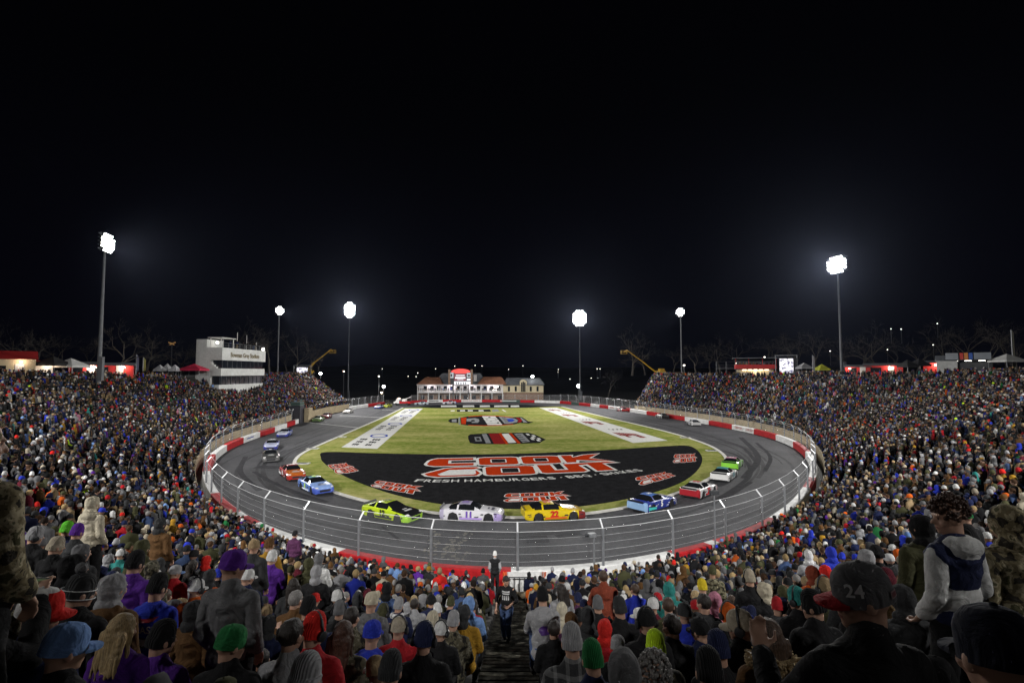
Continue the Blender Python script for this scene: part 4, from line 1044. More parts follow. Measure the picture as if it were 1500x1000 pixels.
# ------------------------------------------------------------------ fieldhouse beyond the far turn
def fieldhouse():
    D = 207.0; X = lambda u: (u - 750) / F * D * 1.0; Zp = lambda v: at(750, v, D).z
    x0, xm, x1 = X(612), X(737), X(796)
    t = thing('fieldhouse', 'long two-storey fieldhouse with brown and grey roofs and a balcony', 'building', ((x0 + x1) / 2, D + 6, 0))
    def blk(nm, xa, xb, ya, yb, za, zb, m): b = MB(); b.box(((xa + xb) / 2, (ya + yb) / 2, (za + zb) / 2), (abs(xb - xa), abs(yb - ya), abs(zb - za))); return b.build(nm, m, t)
    zt, zf, zb_, zl = Zp(563.5), Zp(574), Zp(576), -.05
    blk('lower_wall', x0, xm, D + 2.5, D + 14, zl, zf, M['brick'])
    blk('upper_wall', x0, xm, D + 2.5, D + 14, zf + .003, zt, M['white_wall'])
    blk('balcony_slab', x0, xm, D - .5, D + 2.49, zf - .35, zf, M['white_wall'])
    b = MB()
    for z in (zf + .5, zf + 1.0): b.tube([(x0, D - .4, z), (xm, D - .4, z)], .06, 5)
    for x in np.linspace(x0 + .1, xm - .1, 60): b.box((x, D - .4, zf + .5), (.06, .06, 1.0))
    b.build('balcony_railing', M['white_wall'], t)
    for x in np.linspace(x0 + .2, xm - .2, 9): blk('column', x - .15, x + .15, D - .35, D - .05, zl, zf - .36, M['white_wall'])
    for x in np.linspace(x0 + .2, xm - .2, 5): blk('upper_column', x - .12, x + .12, D - .62, D - .42, zf, zt - .02, M['white_wall'])
    blk('eave', x0 - .3, xm, D - .7, D + 2.49, zt, zt + .18, M['white_wall'])
    for u in np.linspace(622, 730, 12): blk('window', X(u) - .7, X(u) + .7, D + 2.44, D + 2.497, zf + .5, zt - .5, M['smoke_glass'])
    for u in np.linspace(618, 732, 10): blk('ground_window', X(u) - .8, X(u) + .8, D + 2.44, D + 2.497, .4, 2.2, M['smoke_glass'])
    def hip(nm, xa, xb, za, zb, m, inset=2.2, ya=None, yb=None):
        ya = D - .8 if ya is None else ya; yb = D + 14.5 if yb is None else yb; ym = (ya + yb) / 2; b = MB()
        b.add([(xa, ya, za), (xb, ya, za), (xb, yb, za), (xa, yb, za), (xa + inset, ym, zb), (xb - inset, ym, zb)], [(0, 1, 5, 4), (2, 3, 4, 5), (0, 4, 3), (1, 2, 5), (0, 3, 2, 1)]); b.build(nm, m, t)
    hip('brown_roof', X(611.5), X(649), zt + .18, Zp(552.5), M['brown_roof'])
    hip('brown_roof', X(699), X(742), zt + .185, Zp(552), M['brown_roof'])
    hip('grey_roof', X(632), X(712), zt + .19, Zp(546.5), M['grey_roof'], 3, D + 3, D + 18)
    blk('chimney', X(692.5), X(697), D + 5, D + 6.2, zt, Zp(549), M['white_wall'])
    zc = Zp(564)
    blk('stone_base', xm + .003, x1, D + 1, D + 14, zl, zf - .2, M['brick'])
    blk('cream_wall', xm + .003, x1, D + 1, D + 14, zf - .197, zc, M['cream_wall'])
    hip('grey_roof', xm - .2, x1 + .5, zc + .01, Zp(553.5), M['grey_roof'], 1.5, D + .2, D + 14.8)
    b = MB(); gx, gw = X(766.5), 1.45; zg = Zp(556.5)
    ar = [(gx - gw, zf + .5)] + [(gx + gw, zf + .5)] + [(gx + gw * math.cos(a), zg - .9 + gw * .75 * math.sin(a)) for a in np.linspace(0, PI, 9)]
    b.add([(x, D + .55, z) for x, z in ar] + [(x, D + 3.5, z) for x, z in ar], [tuple(range(len(ar)))] + [(i, (i + 1) % len(ar), len(ar) + (i + 1) % len(ar), len(ar) + i) for i in range(len(ar))]); b.build('arched_gable', M['cream_wall'], t)
    for u in (745.5, 755.5, 777.5, 787.5):
        f = blk('window', X(u) - .42, X(u) + .42, D + .93, D + .997, zf + .25, zc - .55, M['smoke_glass'])
    for k in (-1, 0, 1): blk('arched_window', gx + k * .62 - .25, gx + k * .62 + .25, D + .49, D + .547, zf + .1, zg - .6 - .35 * abs(k), M['smoke_glass'])
    b = MB(); c = at(780, 551, D + 3); b.tube([(c.x, c.y, zc), (c.x, c.y, c.z)], .08, 6); b.build('lamp_pole', M['pole'], t)
    b = MB(); b.ell(c, (.55, .4, .5)); b.build('roof_lamp', M['lamp_on'], t)
    b = MB(); b.box((X(727), D + 2.40, Zp(566.5)), (1.6, .06, .55)); b.box((X(725), D + 2.40, Zp(571)), (1.8, .06, .3)); b.build('lit_window', M['town_lamp'], t)
    for x in (X(630), X(660), X(690), X(720)):
        ld = bpy.data.lights.new('balcony_light', 'POINT'); ld.energy = 260; ld.color = (1, .9, .95); lo = bpy.data.objects.new('balcony_light', ld); COL.objects.link(lo); lo.location = (x, D + .6, zt - .5)
fieldhouse()
def scoreboard():
    D = 204.5; X = lambda u: (u - 750) / F * D; Zp = lambda v: at(750, v, D).z
    t = thing('scoreboard', 'lit scoreboard with glowing red arch above the fieldhouse balcony', 'scoreboard', (X(676), D, Zp(563)))
    em = {}
    def lit(nm, col, s): 
        m = mat(nm, (.05, .05, .05), .4, emit=col, estr=s); return m
    red, whi, drk = lit('red_lit_panel', (1, .03, .02), 1.3), lit('white_lit_panel', (.95, .95, 1), 1.2), lit('maroon_lit_panel', (.35, .02, .06), .5)
    gl = lit('pale_lit_panel', (.55, .6, .65), .8)
    def blk(nm, ua, ub, va, vb, m, dy=0.0, th=.3):
        b = MB(); b.box(((X(ua) + X(ub)) / 2, D + dy, (Zp(va) + Zp(vb)) / 2), (X(ub) - X(ua), th, Zp(va) - Zp(vb))); return b.build(nm, m, t)
    blk('board', 659, 690, 544, 563, M['dark_metal'], .3, .6)
    blk('tower', 657, 660, 541, 563, M['brick'], .2, .9); blk('tower', 689.5, 692.5, 541, 563, M['brick'], .2, .9)
    b = MB(); pts = [(662, 544.8)] + [(675 + 14 * math.cos(a), 544.5 - 4.6 * math.sin(a)) for a in np.linspace(PI, 0, 14)] + [(688, 544.8), (682, 546.6), (668, 546.6)]
    b.add([(X(u), D - .1, Zp(v)) for u, v in pts], [tuple(range(len(pts)))]); b.add([(X(u), D + .2, Zp(v)) for u, v in pts], [tuple(range(len(pts)))[::-1]]); b.build('red_arch_sign', red, t)
    blk('maroon_panel', 665.5, 683, 546.8, 557.5, drk, -.1, .1); 
    for (ua, ub, va, vb) in ((668, 681, 549, 550.2), (667, 682, 552, 554.4), (670, 679, 555.2, 556)): blk('white_panel', ua, ub, va, vb, whi, -.17, .06)
    blk('white_panel', 665.5, 690, 558.3, 562.8, whi, -.1, .1)
    for u in (668.5, 671.5, 675, 679, 682): blk('dark_digit', u, u + 1.1, 559.2, 562.6, M['dark_metal'], -.17, .06)
    blk('pale_panel', 658.5, 664.5, 545.5, 553.5, gl, -.1, .1); blk('pale_panel', 684, 690, 546, 553, gl, -.1, .1); blk('white_panel', 684, 690, 554.5, 557, whi, -.1, .1)
    blk('dark_mark', 660.4, 662.6, 547.5, 551.5, M['dark_metal'], -.17, .06); blk('dark_mark', 685.4, 688.6, 548.5, 551.2, M['dark_metal'], -.17, .06)
    b = MB()
    for u in (664, 686): b.box((X(u), D + .4, (Zp(563) - .0) / 2), (.4, .4, Zp(563)))
    b.build('support_post', M['dark_metal'], t)
scoreboard()

# ------------------------------------------------------------------ small things round the track
def lamp_post(label, u, v, dist, r, m, base=0.0, power=0, group=None, cat='street lamp'):
    p = at(u, v, dist); t = thing('street_lamp', label, cat, (p.x, p.y, base), group=group)
    b = MB(); b.tube([(p.x, p.y, base - .3), (p.x, p.y, p.z)], .07 + .0004 * dist, 6); b.build('pole', M['pole'], t)
    b = MB(); b.ell(p, (r, r, r * .8), nu=10, nv=6); b.build('lamp', m, t)
lamp_post('single bright lamp post past the far corner of the track', 847.5, 565, 215, .8, M['lamp_on'])
lamp_post('bright white lamp post by the pit entrance at the far turn', 562, 566, 215, .6, M['lamp_on'])
lamp_post('dim lamp post on a tall pole by the pit entrance', 555, 551, 215, .35, M['town_lamp'])
lamp_post('warm lamp post low beside the pit entrance gate', 559, 575, 212, .45, M['warm_lamp'])
lamp_post('small lamp at the top end of the stand by the boom lift', 469.5, 547, 168, .45, M['lamp_on'], 9.7)
lamp_post('orange warning lamp on a thin pole beyond the stand end', 503.7, 543.7, 220, .3, M['warm_lamp'])
for u, v in ((1002, 535), ):
    lamp_post('small white lamp next to the slim mast on the rim', u, v, 152, .3, M['town_lamp'], 9.8)
lamp_post('small white lamp on the suite platform top', 1120, 523, 136, .2, M['town_lamp'], 9.8)
for k, (u, v) in enumerate([(598, 551), (609.6, 551.4), (612, 546), (638, 540), (666, 536), (696, 535), (706, 536), (766, 535.6), (818, 541), (802, 560), (592, 569), (601, 569), (593, 557), (581, 562), (817.5, 545), (874.7, 540), (879, 540), (866, 553.7), (876, 554), (528, 556.5), (575, 556.5), (1216, 514), (1300, 512), (1305, 481.6), (1320, 482), (1367, 505), (1373, 474), (700, 547), (745, 541), (560, 540), (835, 555)]):
    d = 420 + 15 * (k % 5)
    if u > 1000: d = 330
    p = at(u, v, d)
    lamp_post('distant street lamp, a tiny point on the dark hillside', u, v, d, .30, M['town_lamp'], max(p.z - 9, 0), group='distant street lamps on the dark hills')

# remote camera pole, cone of speakers, flag stand, gate and barriers
def camera_pole(label, u, vtop, dist, lens=True):
    i = min(range(len(OUTW)), key=lambda j: abs(OUTW[j].y - dist) + 3 * abs(proj(OUTW[j])[0] - u)); c = OUTW[i]
    top = at(u, vtop, c.y); t = thing('camera_pole', label, 'camera', (c.x, c.y, 0))
    x = top.x
    b = MB(); b.tube([(x, c.y, 0), (x, c.y, top.z)], .05, 8); b.build('pole', M['galv'], t)
    if lens:
        b = MB(); b.box((x - .10, c.y, top.z + .1), (.40, .24, .20), .3); b.build('camera_body', M['galv'], t)
        b = MB(); b.tube([(x - .30, c.y + .02, top.z + .08), (x - .48, c.y + .04, top.z + .06)], .08, 10); b.build('lens', M['dark_metal'], t)
    else:
        b = MB(); b.box((x, c.y, top.z + .05), (.5, .3, .22)); b.build('camera_body', M['dark_metal'], t)
camera_pole('white remote camera on a thin pole beside the fence post', 870, 786, 28)
camera_pole('black remote camera on a thin tall pole by the fence', 1046, 722, 32, False)
def flag_stand():
    c = gp(441, 619); t = thing('flag_stand', 'tall black flag stand tower beside the pit straight fence gap', 'flag stand', c)
    b = MB(); b.box(c + Vector((-1.2, .6, 1.9)), (2.3, 2.4, 3.8)); b.build('tower', M['wood_dark'], t)
    b = MB(); b.box(c + Vector((-1.2, .6, 4.3)), (2.2, 2.2, .9)); b.build('sign_box', M['bar_green'], t)
    b = MB(); b.box(c + Vector((.6, 2.6, 1.6)), (1.0, 2.4, 3.2)); b.build('ramp', M['tan_wall'], t)
    b = MB()
    for z in (4.0, 4.6, 5.1): b.tube([c + Vector((-2.3, -.7, z)), c + Vector((-.1, -.7, z)), c + Vector((-.1, 1.8, z))], .04, 5)
    b.build('railing', M['galv'], t)
flag_stand()
def gate():
    y = 26.9; t = thing('gate_barrier', 'black barred crowd gate before a white panel at the aisle foot', 'gate', (.45, y, 0))
    b = MB()
    x0, x1 = -.15, 1.45
    for z in (.12, 1.08): b.tube([(x0, y - .15, z), (x1, y - .15, z)], .028, 6)
    for x in np.linspace(x0, x1, 7): b.tube([(x, y - .15, .1), (x, y - .15, 1.08)], .022, 6)
    b.build('gate_bars', M['dark_metal'], t)
    b = MB(); b.box(((x0 + x1) / 2, y + .1, .68), (x1 - x0 + .2, .05, 1.15)); b.build('white_panel', M['bar_white'], t)
    for x in (x0 - .22, x1 + .2):
        b = MB()
        for dx in (-.07, .07): b.tube([(x + dx, y, 0), (x + dx, y, 1.3)], .03, 6)
        b.tube([(x, y, 0), (x, y - .9, .0)], .03, 6); b.tube([(x, y, 1.28), (x, y - .9, .25)], .03, 6); b.build('orange_rail', M['orange'], t)
gate()

# ------------------------------------------------------------------ bare winter trees
def tree_meshes(seed, h):
    R = random.Random(seed); tr, cr_ = MB(), MB()
    def grow_(p, d, L, r, lev):
        pts = [p]; n = 3
        for k in range(n):
            d = (d + Vector((R.gauss(0, .13), R.gauss(0, .13), R.gauss(.03, .08)))).normalized(); pts.append(pts[-1] + d * L / n)
        rs = [r * (1 - .35 * k / n) for k in range(n + 1)]
        (tr if lev == 0 else cr_).tube(pts, rs, 6 if lev < 2 else 3, caps=False)
        if lev >= 5: return
        for k in range(R.choice((2, 3, 3, 4)) if lev < 4 else R.choice((2, 3, 4))):
            q = pts[R.choice((2, 3, 3))]; a = R.uniform(.35, .95); az = R.uniform(0, 2 * PI)
            x = d.orthogonal().normalized(); y = d.cross(x)
            nd = (d * math.cos(a) + (x * math.cos(az) + y * math.sin(az)) * math.sin(a)).normalized()
            grow_(q, nd, L * R.uniform(.58, .82), max(rs[-1] * R.uniform(.5, .72), .012), lev + 1)
    grow_(Vector((0, 0, -.2)), Vector((0, 0, 1)), h * .30, h * .022, 0)
    return tr.mesh('trunk', [M['bark']]), cr_.mesh('crown', [M['bark']])
TM = [tree_meshes(s, 12) for s in (3, 8, 21)]
tlist = [(172, 88, 1.0, 'bare spreading tree behind the tall mast and red hut'), (270, 118, .85, 'bare tree seen over the red canopy near the press box'), (395, 165, 1.7, 'bare tall tree behind the press box roof'), (432, 172, 1.6, 'bare tree above the lit video screen'), (372, 190, 1.8, 'bare tree rising behind the press box antennas'),
         (468, 205, 1.0, 'rounded bare tree below the raised yellow lift'), (926, 195, 1.9, 'tall bare tree behind the raised yellow lift'), (890, 230, 1.6, 'bare tree at the far corner beyond the lone lamp post'), (1020, 175, 1.2, 'bare tree just past the slim mast'), (1055, 185, 1.5, 'bare tree behind the railed platform'), (1150, 150, 1.35, 'bare tree behind the bright video screen'),
         (1195, 145, 1.5, 'bare tall tree between the screen and the tall mast'), (1285, 140, 1.5, 'bare tree behind the long red hut'), (1345, 130, 1.1, 'bare tree over the black tents'), (1450, 112, 1.25, 'bare forked tree behind the sign-topped stall'), (1492, 105, .9, 'bare tree at the rim past the white peaked tent'), (60, 110, 1.2, 'bare tree behind the white gabled hut')]
for k, (u, d, s, lb) in enumerate(tlist):
    p = at(u, 545, d); zb = Gz if d < 215 and (u < 480 or u > 900) else 0
    t = thing('bare_tree', lb, 'tree', (p.x, p.y, zb), k * 1.7, 'bare winter trees behind the stands'); t.scale = (s, s, s)
    for nm, me in zip(('trunk', 'crown'), TM[k % 3]): link(nm, me, t)
RT = random.Random(9)
for k, (u, d) in enumerate([(8, 150), (95, 170), (130, 190), (215, 185), (300, 200), (340, 215), (360, 180), (420, 230), (455, 240), (945, 240), (985, 220), (1040, 230), (1085, 215), (1120, 190), (1170, 200), (1235, 180), (1262, 170), (1315, 175), (1380, 160), (1415, 150), (1478, 150)]):
    p = at(u, 545, d); s = RT.uniform(1.4, 2.1)
    t = thing('bare_tree', 'dim bare winter tree in the tree line farther back behind the stands', 'tree', (p.x, p.y, Gz), k * 2.3, 'distant bare tree line'); t.scale = (s, s, s)
    for nm, me in zip(('trunk', 'crown'), TM[k % 3]): link(nm, me, t)
# poles, flags
for u, v, lb, col in ((1190, 520, 'thin grey pole beside the yellow-green canopy', (.3, .3, .33)), (1481, 483, 'tall pale pole beside the white peaked tent', (.4, .38, .3)), (200, 519, 'dim blue-grey flag pole behind the stand rim', (.2, .2, .3)), (210, 523, 'yellowish feather flag pole behind the stand rim', (.35, .33, .1))):
    d = 112 if u != 1481 else 88
    if u < 300: d = 92
    p = at(u, v, d); t = thing('flag_pole', lb, 'pole', (p.x, p.y, Gz)); b = MB(); b.tube([(p.x, p.y, Gz - .2), (p.x, p.y, p.z)], .09, 6); b.build('pole', M['galv'], t)
    b = MB(); b.add([(p.x, p.y, Gz + 1.0), (p.x + .5, p.y + .05, Gz + 1.2), (p.x + .45, p.y + .05, p.z - .5), (p.x + .1, p.y, p.z)], [(0, 1, 2, 3)]); o = b.build('banner', M['objpaint'], t); o.color = (*col, 1)
# lit sign far on the hill
p = at(252, 503, 300); t = thing('lit_sign', 'amber lit bow-tie shaped sign far off above the trees', 'sign', (p.x, p.y, 8))
b = MB(); b.tube([(p.x, p.y, 7), (p.x, p.y, p.z - 1)], .3, 6); b.build('sign_post', M['pole'], t)
b = MB(); s = .30
for pts in ([(-7, 3), (-2.5, 2), (0, .6), (2.5, 2), (7, 3), (7, 1.2), (2.6, .2), (2.6, -.6), (6, -3), (2.4, -2.6), (0, -1), (-2.4, -2.6), (-6, -3), (-2.6, -.6), (-2.6, .2), (-7, 1.2)],):
    b.add([(p.x + x * s, p.y - .2, p.z + y * s) for x, y in pts], [tuple(range(len(pts)))]); b.add([(p.x + x * s, p.y + .2, p.z + y * s) for x, y in pts], [tuple(range(len(pts)))[::-1]])
b.build('lit_face', mat('amber_lit_sign', (.1, .05, .02), .5, emit=(1, .55, .2), estr=.22), t)

# ------------------------------------------------------------------ thin haze volume added to give the floodlights soft halos
hzb = MB(); hzb.box((0, 0, 31.0), (3040, 3040, 64.2))
hzm = bpy.data.materials.new('halo_haze'); hzm.use_nodes = True; nt = hzm.node_tree
nt.nodes.remove(nt.nodes['Principled BSDF']); pv = nt.nodes.new('ShaderNodeVolumePrincipled')
pv.inputs['Density'].default_value = .00003; pv.inputs['Anisotropy'].default_value = .80; pv.inputs['Color'].default_value = (.60, .70, 1.0, 1)
nt.links.new(pv.outputs[0], nt.nodes['Material Output'].inputs['Volume'])
struct(hzb.build('haze', hzm), 'stuff')

# ------------------------------------------------------------------ stock cars
def car_parts():
    # (x, half width, sill, belt, centre top, edge half width of the top, edge z)
    S = [(2.46, .70, .16, .50, .52, .50, .515), (2.40, .86, .13, .56, .60, .60, .59), (2.15, .95, .12, .64, .70, .68, .685), (1.84, .985, .12, .70, .77, .70, .755), (1.71, .99, .12, .72, .79, .70, .775),
         (1.42, 1.0, .12, .75, .82, .70, .805), (1.13, .99, .12, .78, .86, .71, .845), (1.0, .98, .12, .79, .88, .72, .865), (.72, .97, .12, .82, .91, .74, .90), (.30, .965, .12, .84, 1.12, .66, 1.09), (-.05, .965, .12, .85, 1.255, .58, 1.225),
         (-.55, .965, .12, .86, 1.285, .57, 1.255), (-.95, .97, .12, .87, 1.24, .57, 1.21), (-1.02, .975, .12, .875, 1.225, .575, 1.195), (-1.09, .98, .12, .88, 1.21, .58, 1.18), (-1.38, .995, .12, .89, 1.12, .62, 1.09), (-1.67, .99, .12, .88, 1.00, .68, .975), (-1.80, .98, .12, .87, .96, .70, .945),
         (-2.1, .96, .14, .85, .90, .72, .89), (-2.36, .91, .20, .83, .88, .72, .87), (-2.44, .86, .28, .78, .83, .70, .82)]
    rows, arch = [], {}
    for (x, w, zl, zb, zt, ew, ez) in S:
        for cx in (1.42, -1.38):
            dx = abs(x - cx)
            if dx < .40: zl = max(zl, .33 + math.sqrt(max(.40 ** 2 - dx ** 2, 0)) - .0)
        z1 = max(.30, zl + .005); z2 = max(.30 + (zb - .30) * .6, zl + .02); z3 = max(zb - .04, z2 + .01)
        half = [(w * .95, zl), (w * 1.0, z1), (w * 1.005, z2), (w * .985, z3), (w * .90, max(zb + .02, z3 + .01)), (ew, ez), (ew * .5, zt - .004), (0, zt)]
        rows.append([(x, y, z) for y, z in half] + [(x, -y, z) for y, z in half[-2::-1]])
    n = len(rows[0]); verts = [p for r in rows for p in r]; groups = {}
    def put(g, f): groups.setdefault(g, []).append(f)
    for i in range(len(rows) - 1):
        xm = (S[i][0] + S[i + 1][0]) / 2
        for j in range(n - 1):
            f = (i * n + j, (i + 1) * n + j, (i + 1) * n + j + 1, i * n + j + 1); jj = min(j, n - 2 - j)
            if jj >= 5 and -.05 < xm < .72: put('windshield', f)
            elif jj >= 5 and -1.80 < xm < -1.02: put('rear_window', f)
            elif jj == 4 and -.95 < xm < .30: put('side_window' + ('+' if j == 4 else '-'), f)
            elif jj == 4 and -1.67 < xm < -1.09: put('quarter_window' + ('+' if j == 4 else '-'), f)
            elif jj >= 4 and xm > .72: put('hood', f)
            elif jj >= 5 and -1.02 < xm < -.05: put('roof', f)
            elif xm > 1.84: put('front_bumper', f)
            elif xm < -2.1 and jj < 5: put('rear_bumper', f)
            else: put('body', f)
    put('front_bumper', tuple(range(n))[::-1]); L_ = (len(rows) - 1) * n; put('rear_bumper', tuple(L_ + k for k in range(n)))
    out = {}
    for g, fs in groups.items():
        use = sorted({i for f in fs for i in f}); mp = {a: b for b, a in enumerate(use)}; b = MB(); b.add([verts[i] for i in use], [tuple(mp[i] for i in f) for f in fs])
        out[g] = b.mesh(g.strip('+-'), [M['glass'] if 'wind' in g else M['paint']], True, angle=35)
    b = MB(); b.box((0, 0, .36), (4.5, 1.55, .46)); out['chassis'] = b.mesh('chassis', [M['dark_metal']])
    b = MB(); b.box((2.36, 0, .085), (.42, 1.80, .04)); out['splitter'] = b.mesh('splitter', [M['dark_metal']])
    b = MB(); R = Matrix.Rotation(math.radians(-28), 3, 'Y'); b.box((-2.44, 0, .93), (.03, 1.5, .17), 0, 0, R); out['spoiler'] = b.mesh('spoiler', [M['dark_metal']])
    b = MB(); b.box((2.34, 0, .36), (.26, 1.0, .20)); b.box((2.37, 0, .36), (.26, .94, .14), 0, 1); out['grille'] = b.mesh('grille', [M['dark_metal'], M['rim']])
    b = MB(); b.tube([(0, -.14, 0), (0, -.11, 0), (0, .11, 0), (0, .14, 0)], [.30, .335, .335, .30], 20); out['tyre'] = b.mesh('tyre', [M['tyre']], True, angle=40)
    b = MB(); b.tube([(0, -.145, 0), (0, .145, 0)], [.225, .225], 16)
    for s_ in (-1, 1):
        for k in range(5):
            a = 2 * PI * k / 5; b.box((.13 * math.cos(a), s_ * .148, .13 * math.sin(a)), (.06, .012, .06))
    out['rim'] = b.mesh('rim', [M['rim']], True, angle=40)
    b = MB(); b.add([(2.20, .58, .60), (2.20, .84, .57), (2.36, .74, .55), (2.40, .55, .56)], [(0, 1, 2, 3)]); out['headlight'] = None
    return out
CP = car_parts()
DIGITS = {}
def digits(s):
    if s not in DIGITS:
        vs, fs = text_mesh(s, .62, 0, .03, 1.0); b = MB(); b.add(vs, fs); DIGITS[s] = b.mesh('number', [M['decal']])
    return DIGITS[s]

WHT, BLK = (.72, .72, .72), (.012, .012, .014)
def race_car(label, pos, front, cols, number='', ncol=WHT, stripe=None, lean=0):
    p, f = gp(*pos), gp(*front); d = (f - p); az = math.atan2(d.y, d.x)
    t = thing('stock_car', label, 'race car', (p.x, p.y, -.03), az, 'stock cars racing round the oval')
    body = cols.get('body', WHT)
    for g in ('body', 'hood', 'roof', 'front_bumper', 'rear_bumper', 'windshield', 'rear_window', 'side_window+', 'side_window-', 'quarter_window+', 'quarter_window-', 'chassis', 'splitter', 'spoiler', 'grille'):
        o = link(g.strip('+-'), CP[g], t); o.color = (*[k_ * .74 for k_ in cols.get(g, body)], 1)
    for x in (1.42, -1.38):
        for y in (.84, -.84):
            w = link('wheel', CP['tyre'], t); w.location = (x, y, .335)
            r = link('rim', CP['rim'], w)
    for s_ in (-1, 1):
        b = MB(); y = s_ * 1.0
        b.add([(2.22, s_ * .62, .705), (2.12, s_ * .90, .675), (2.34, s_ * .82, .625), (2.40, s_ * .60, .63)], [(0, 1, 2, 3) if s_ > 0 else (3, 2, 1, 0)])
        link('headlight', b.mesh('headlight', [M['white_wall']]), t)
        if number:
            o = link('number', digits(number), t); o.color = (*ncol, 1); o.location = (-.12, s_ * 1.012, .55)
            o.rotation_euler = (PI / 2, 0, PI if s_ > 0 else 0)
        if stripe:
            b = MB(); xs = [(-2.0, .26), (-.9, .24), (-.9, .40), (-2.0, .52)] if stripe[0] == 'rear' else [(-.85, .20), (.85, .20), (.95, .34), (-.85, .34)]
            b.add([(x, s_ * (1.0 if abs(x) < 1 else .992), z) for x, z in xs], [(0, 1, 2, 3)]); o = link('side_stripe', b.mesh('side_stripe', [M['decal']]), t); o.color = (*stripe[1], 1); o.location.y = s_ * .012
    RC = random.Random(label)
    for s_ in (-1, 1):
        b = MB()
        for k in range(9):
            x = RC.choice([-1.95, -.95, -.75, .35, .6, .85, 1.95, -2.1, 1.88]) + RC.uniform(-.1, .1); z = RC.uniform(.24, .56) if abs(x) < 1 else RC.uniform(.34, .62); w_, h_ = RC.uniform(.10, .30), RC.uniform(.05, .11)
            yy = s_ * (1.008 if abs(x) < 1.1 else .992 if abs(x) < 1.9 else .975); b.add([(x - w_ / 2, yy, z), (x + w_ / 2, yy, z), (x + w_ / 2 + .03, yy, z + h_), (x - w_ / 2 + .03, yy, z + h_)], [(0, 1, 2, 3) if s_ < 0 else (3, 2, 1, 0)])
        o = link('sponsor_marks', b.mesh('sponsor_marks', [M['decal']]), t); lum = sum(body) / 3; o.color = (*((.02, .02, .03) if lum > .3 else (.55, .55, .55)), 1)
    b = MB()
    for (x, w_, l_) in ((1.55, .75, .22), (1.25, .5, .12)):
        b.add([(x, -w_ / 2, .9), (x, w_ / 2, .9), (x + l_, w_ / 2, .9), (x + l_, -w_ / 2, .9)], [(0, 3, 2, 1)])
    for v in b.v: v.z = .875 - (v.x - 1.0) * .094 + .012
    hc_ = cols.get('hood', body); o = link('hood_mark', b.mesh('hood_mark', [M['decal']]), t); o.color = (*((.03, .03, .05) if sum(hc_) / 3 > .3 else (.45, .45, .45)), 1)
    if number:
        o = link('roof_number', digits(number), t); o.color = (*ncol, 1); o.location = (-.5, 0, 1.292); o.rotation_euler = (0, 0, PI / 2); o.scale = (1.1, 1.1, 1)
    return t
RED, YEL, NEON = (.45, .012, .015), (.72, .52, .01), (.55, .72, .02)
race_car('neon yellow stock car with black hood, first under the nearest fence posts', (574, 757), (622, 766), dict(body=NEON, hood=BLK, rear_bumper=NEON, front_bumper=(.35, .65, .03)), '12', BLK, ('mid', BLK))
race_car('white stock car with lilac trim between the neon and the yellow car', (692, 758.5), (740, 760), dict(body=(.75, .74, .78), roof=(.50, .46, .62), rear_bumper=(.50, .46, .62), front_bumper=(.40, .32, .60)), '11', (.12, .05, .35), ('mid', (.35, .25, .55)))
race_car('yellow stock car with red numbers and dark red nose', (810, 757.5), (860, 755), dict(body=YEL, hood=(.70, .45, .01), front_bumper=(.20, .02, .02), rear_bumper=YEL), '22', (.45, .01, .01), ('mid', (.5, .1, .01)))
race_car('dark blue stock car with pale blue and teal tail', (956, 742.5), (994, 731), dict(body=(.03, .05, .30), roof=(.10, .22, .62), hood=(.10, .15, .45), rear_bumper=(.30, .48, .75), front_bumper=(.03, .04, .2)), '5', WHT, ('rear', (.05, .45, .42)))
race_car('white stock car with red tail and red marks chasing the blue car', (1024, 723), (1049, 711.5), dict(body=(.72, .70, .70), roof=(.68, .66, .66), rear_bumper=(.40, .02, .03), hood=(.68, .68, .68), front_bumper=(.4, .02, .03)), '23', RED, ('mid', RED))
race_car('white stock car with teal roof between red-tailed and green cars', (1061, 700), (1080, 686), dict(body=(.74, .74, .73), roof=(.12, .40, .42), hood=(.70, .70, .70)), '24', (.02, .2, .25))
race_car('lime green stock car with pink and white roof leading up the straight', (1073, 683.5), (1084, 672), dict(body=(.20, .62, .05), roof=(.70, .30, .42), hood=(.62, .60, .62), rear_bumper=(.25, .65, .05)), '19', WHT)
race_car('plain white stock car nearest on the back straight beside the barrier', (1016, 622.3), (999, 616.2), dict(body=(.74, .74, .74), roof=(.6, .62, .7)), '6', (.05, .08, .3))
race_car('white stock car with black panels second up the back straight', (970, 612), (953, 608), dict(body=(.62, .63, .62), hood=(.5, .5, .5), rear_bumper=BLK), '10', BLK, ('mid', BLK))
race_car('white stock car with red and black sides farthest up the back straight', (911, 602), (896, 599.2), dict(body=(.70, .68, .68), roof=(.25, .02, .02), rear_bumper=RED), '54', RED, ('mid', RED))
race_car('blue and white stock car leading out of the pit straight bend', (417, 638), (403, 646), dict(body=(.05, .10, .50), hood=(.55, .58, .70), roof=(.60, .62, .72), front_bumper=(.03, .05, .4)), '17', WHT)
race_car('violet-blue stock car with white roof just behind the black car', (398, 656), (393, 664), dict(body=(.06, .08, .45), roof=(.66, .66, .72), hood=(.45, .48, .66), front_bumper=(.05, .06, .4)), '47', WHT)
race_car('black stock car with silver trim entering the near turn', (396, 672.5), (398, 681), dict(body=(.02, .021, .022), hood=(.05, .05, .05), roof=(.02, .02, .02), front_bumper=(.20, .20, .20)), '3', WHT, ('mid', (.3, .3, .3)))
race_car('red stock car with orange hood and white side beside the infield kerb', (428, 697.5), (443, 709), dict(body=(.48, .02, .02), roof=(.55, .03, .02), hood=(.52, .13, .02), front_bumper=(.5, .03, .02), rear_bumper=(.6, .55, .4)), '38', WHT, ('rear', WHT))
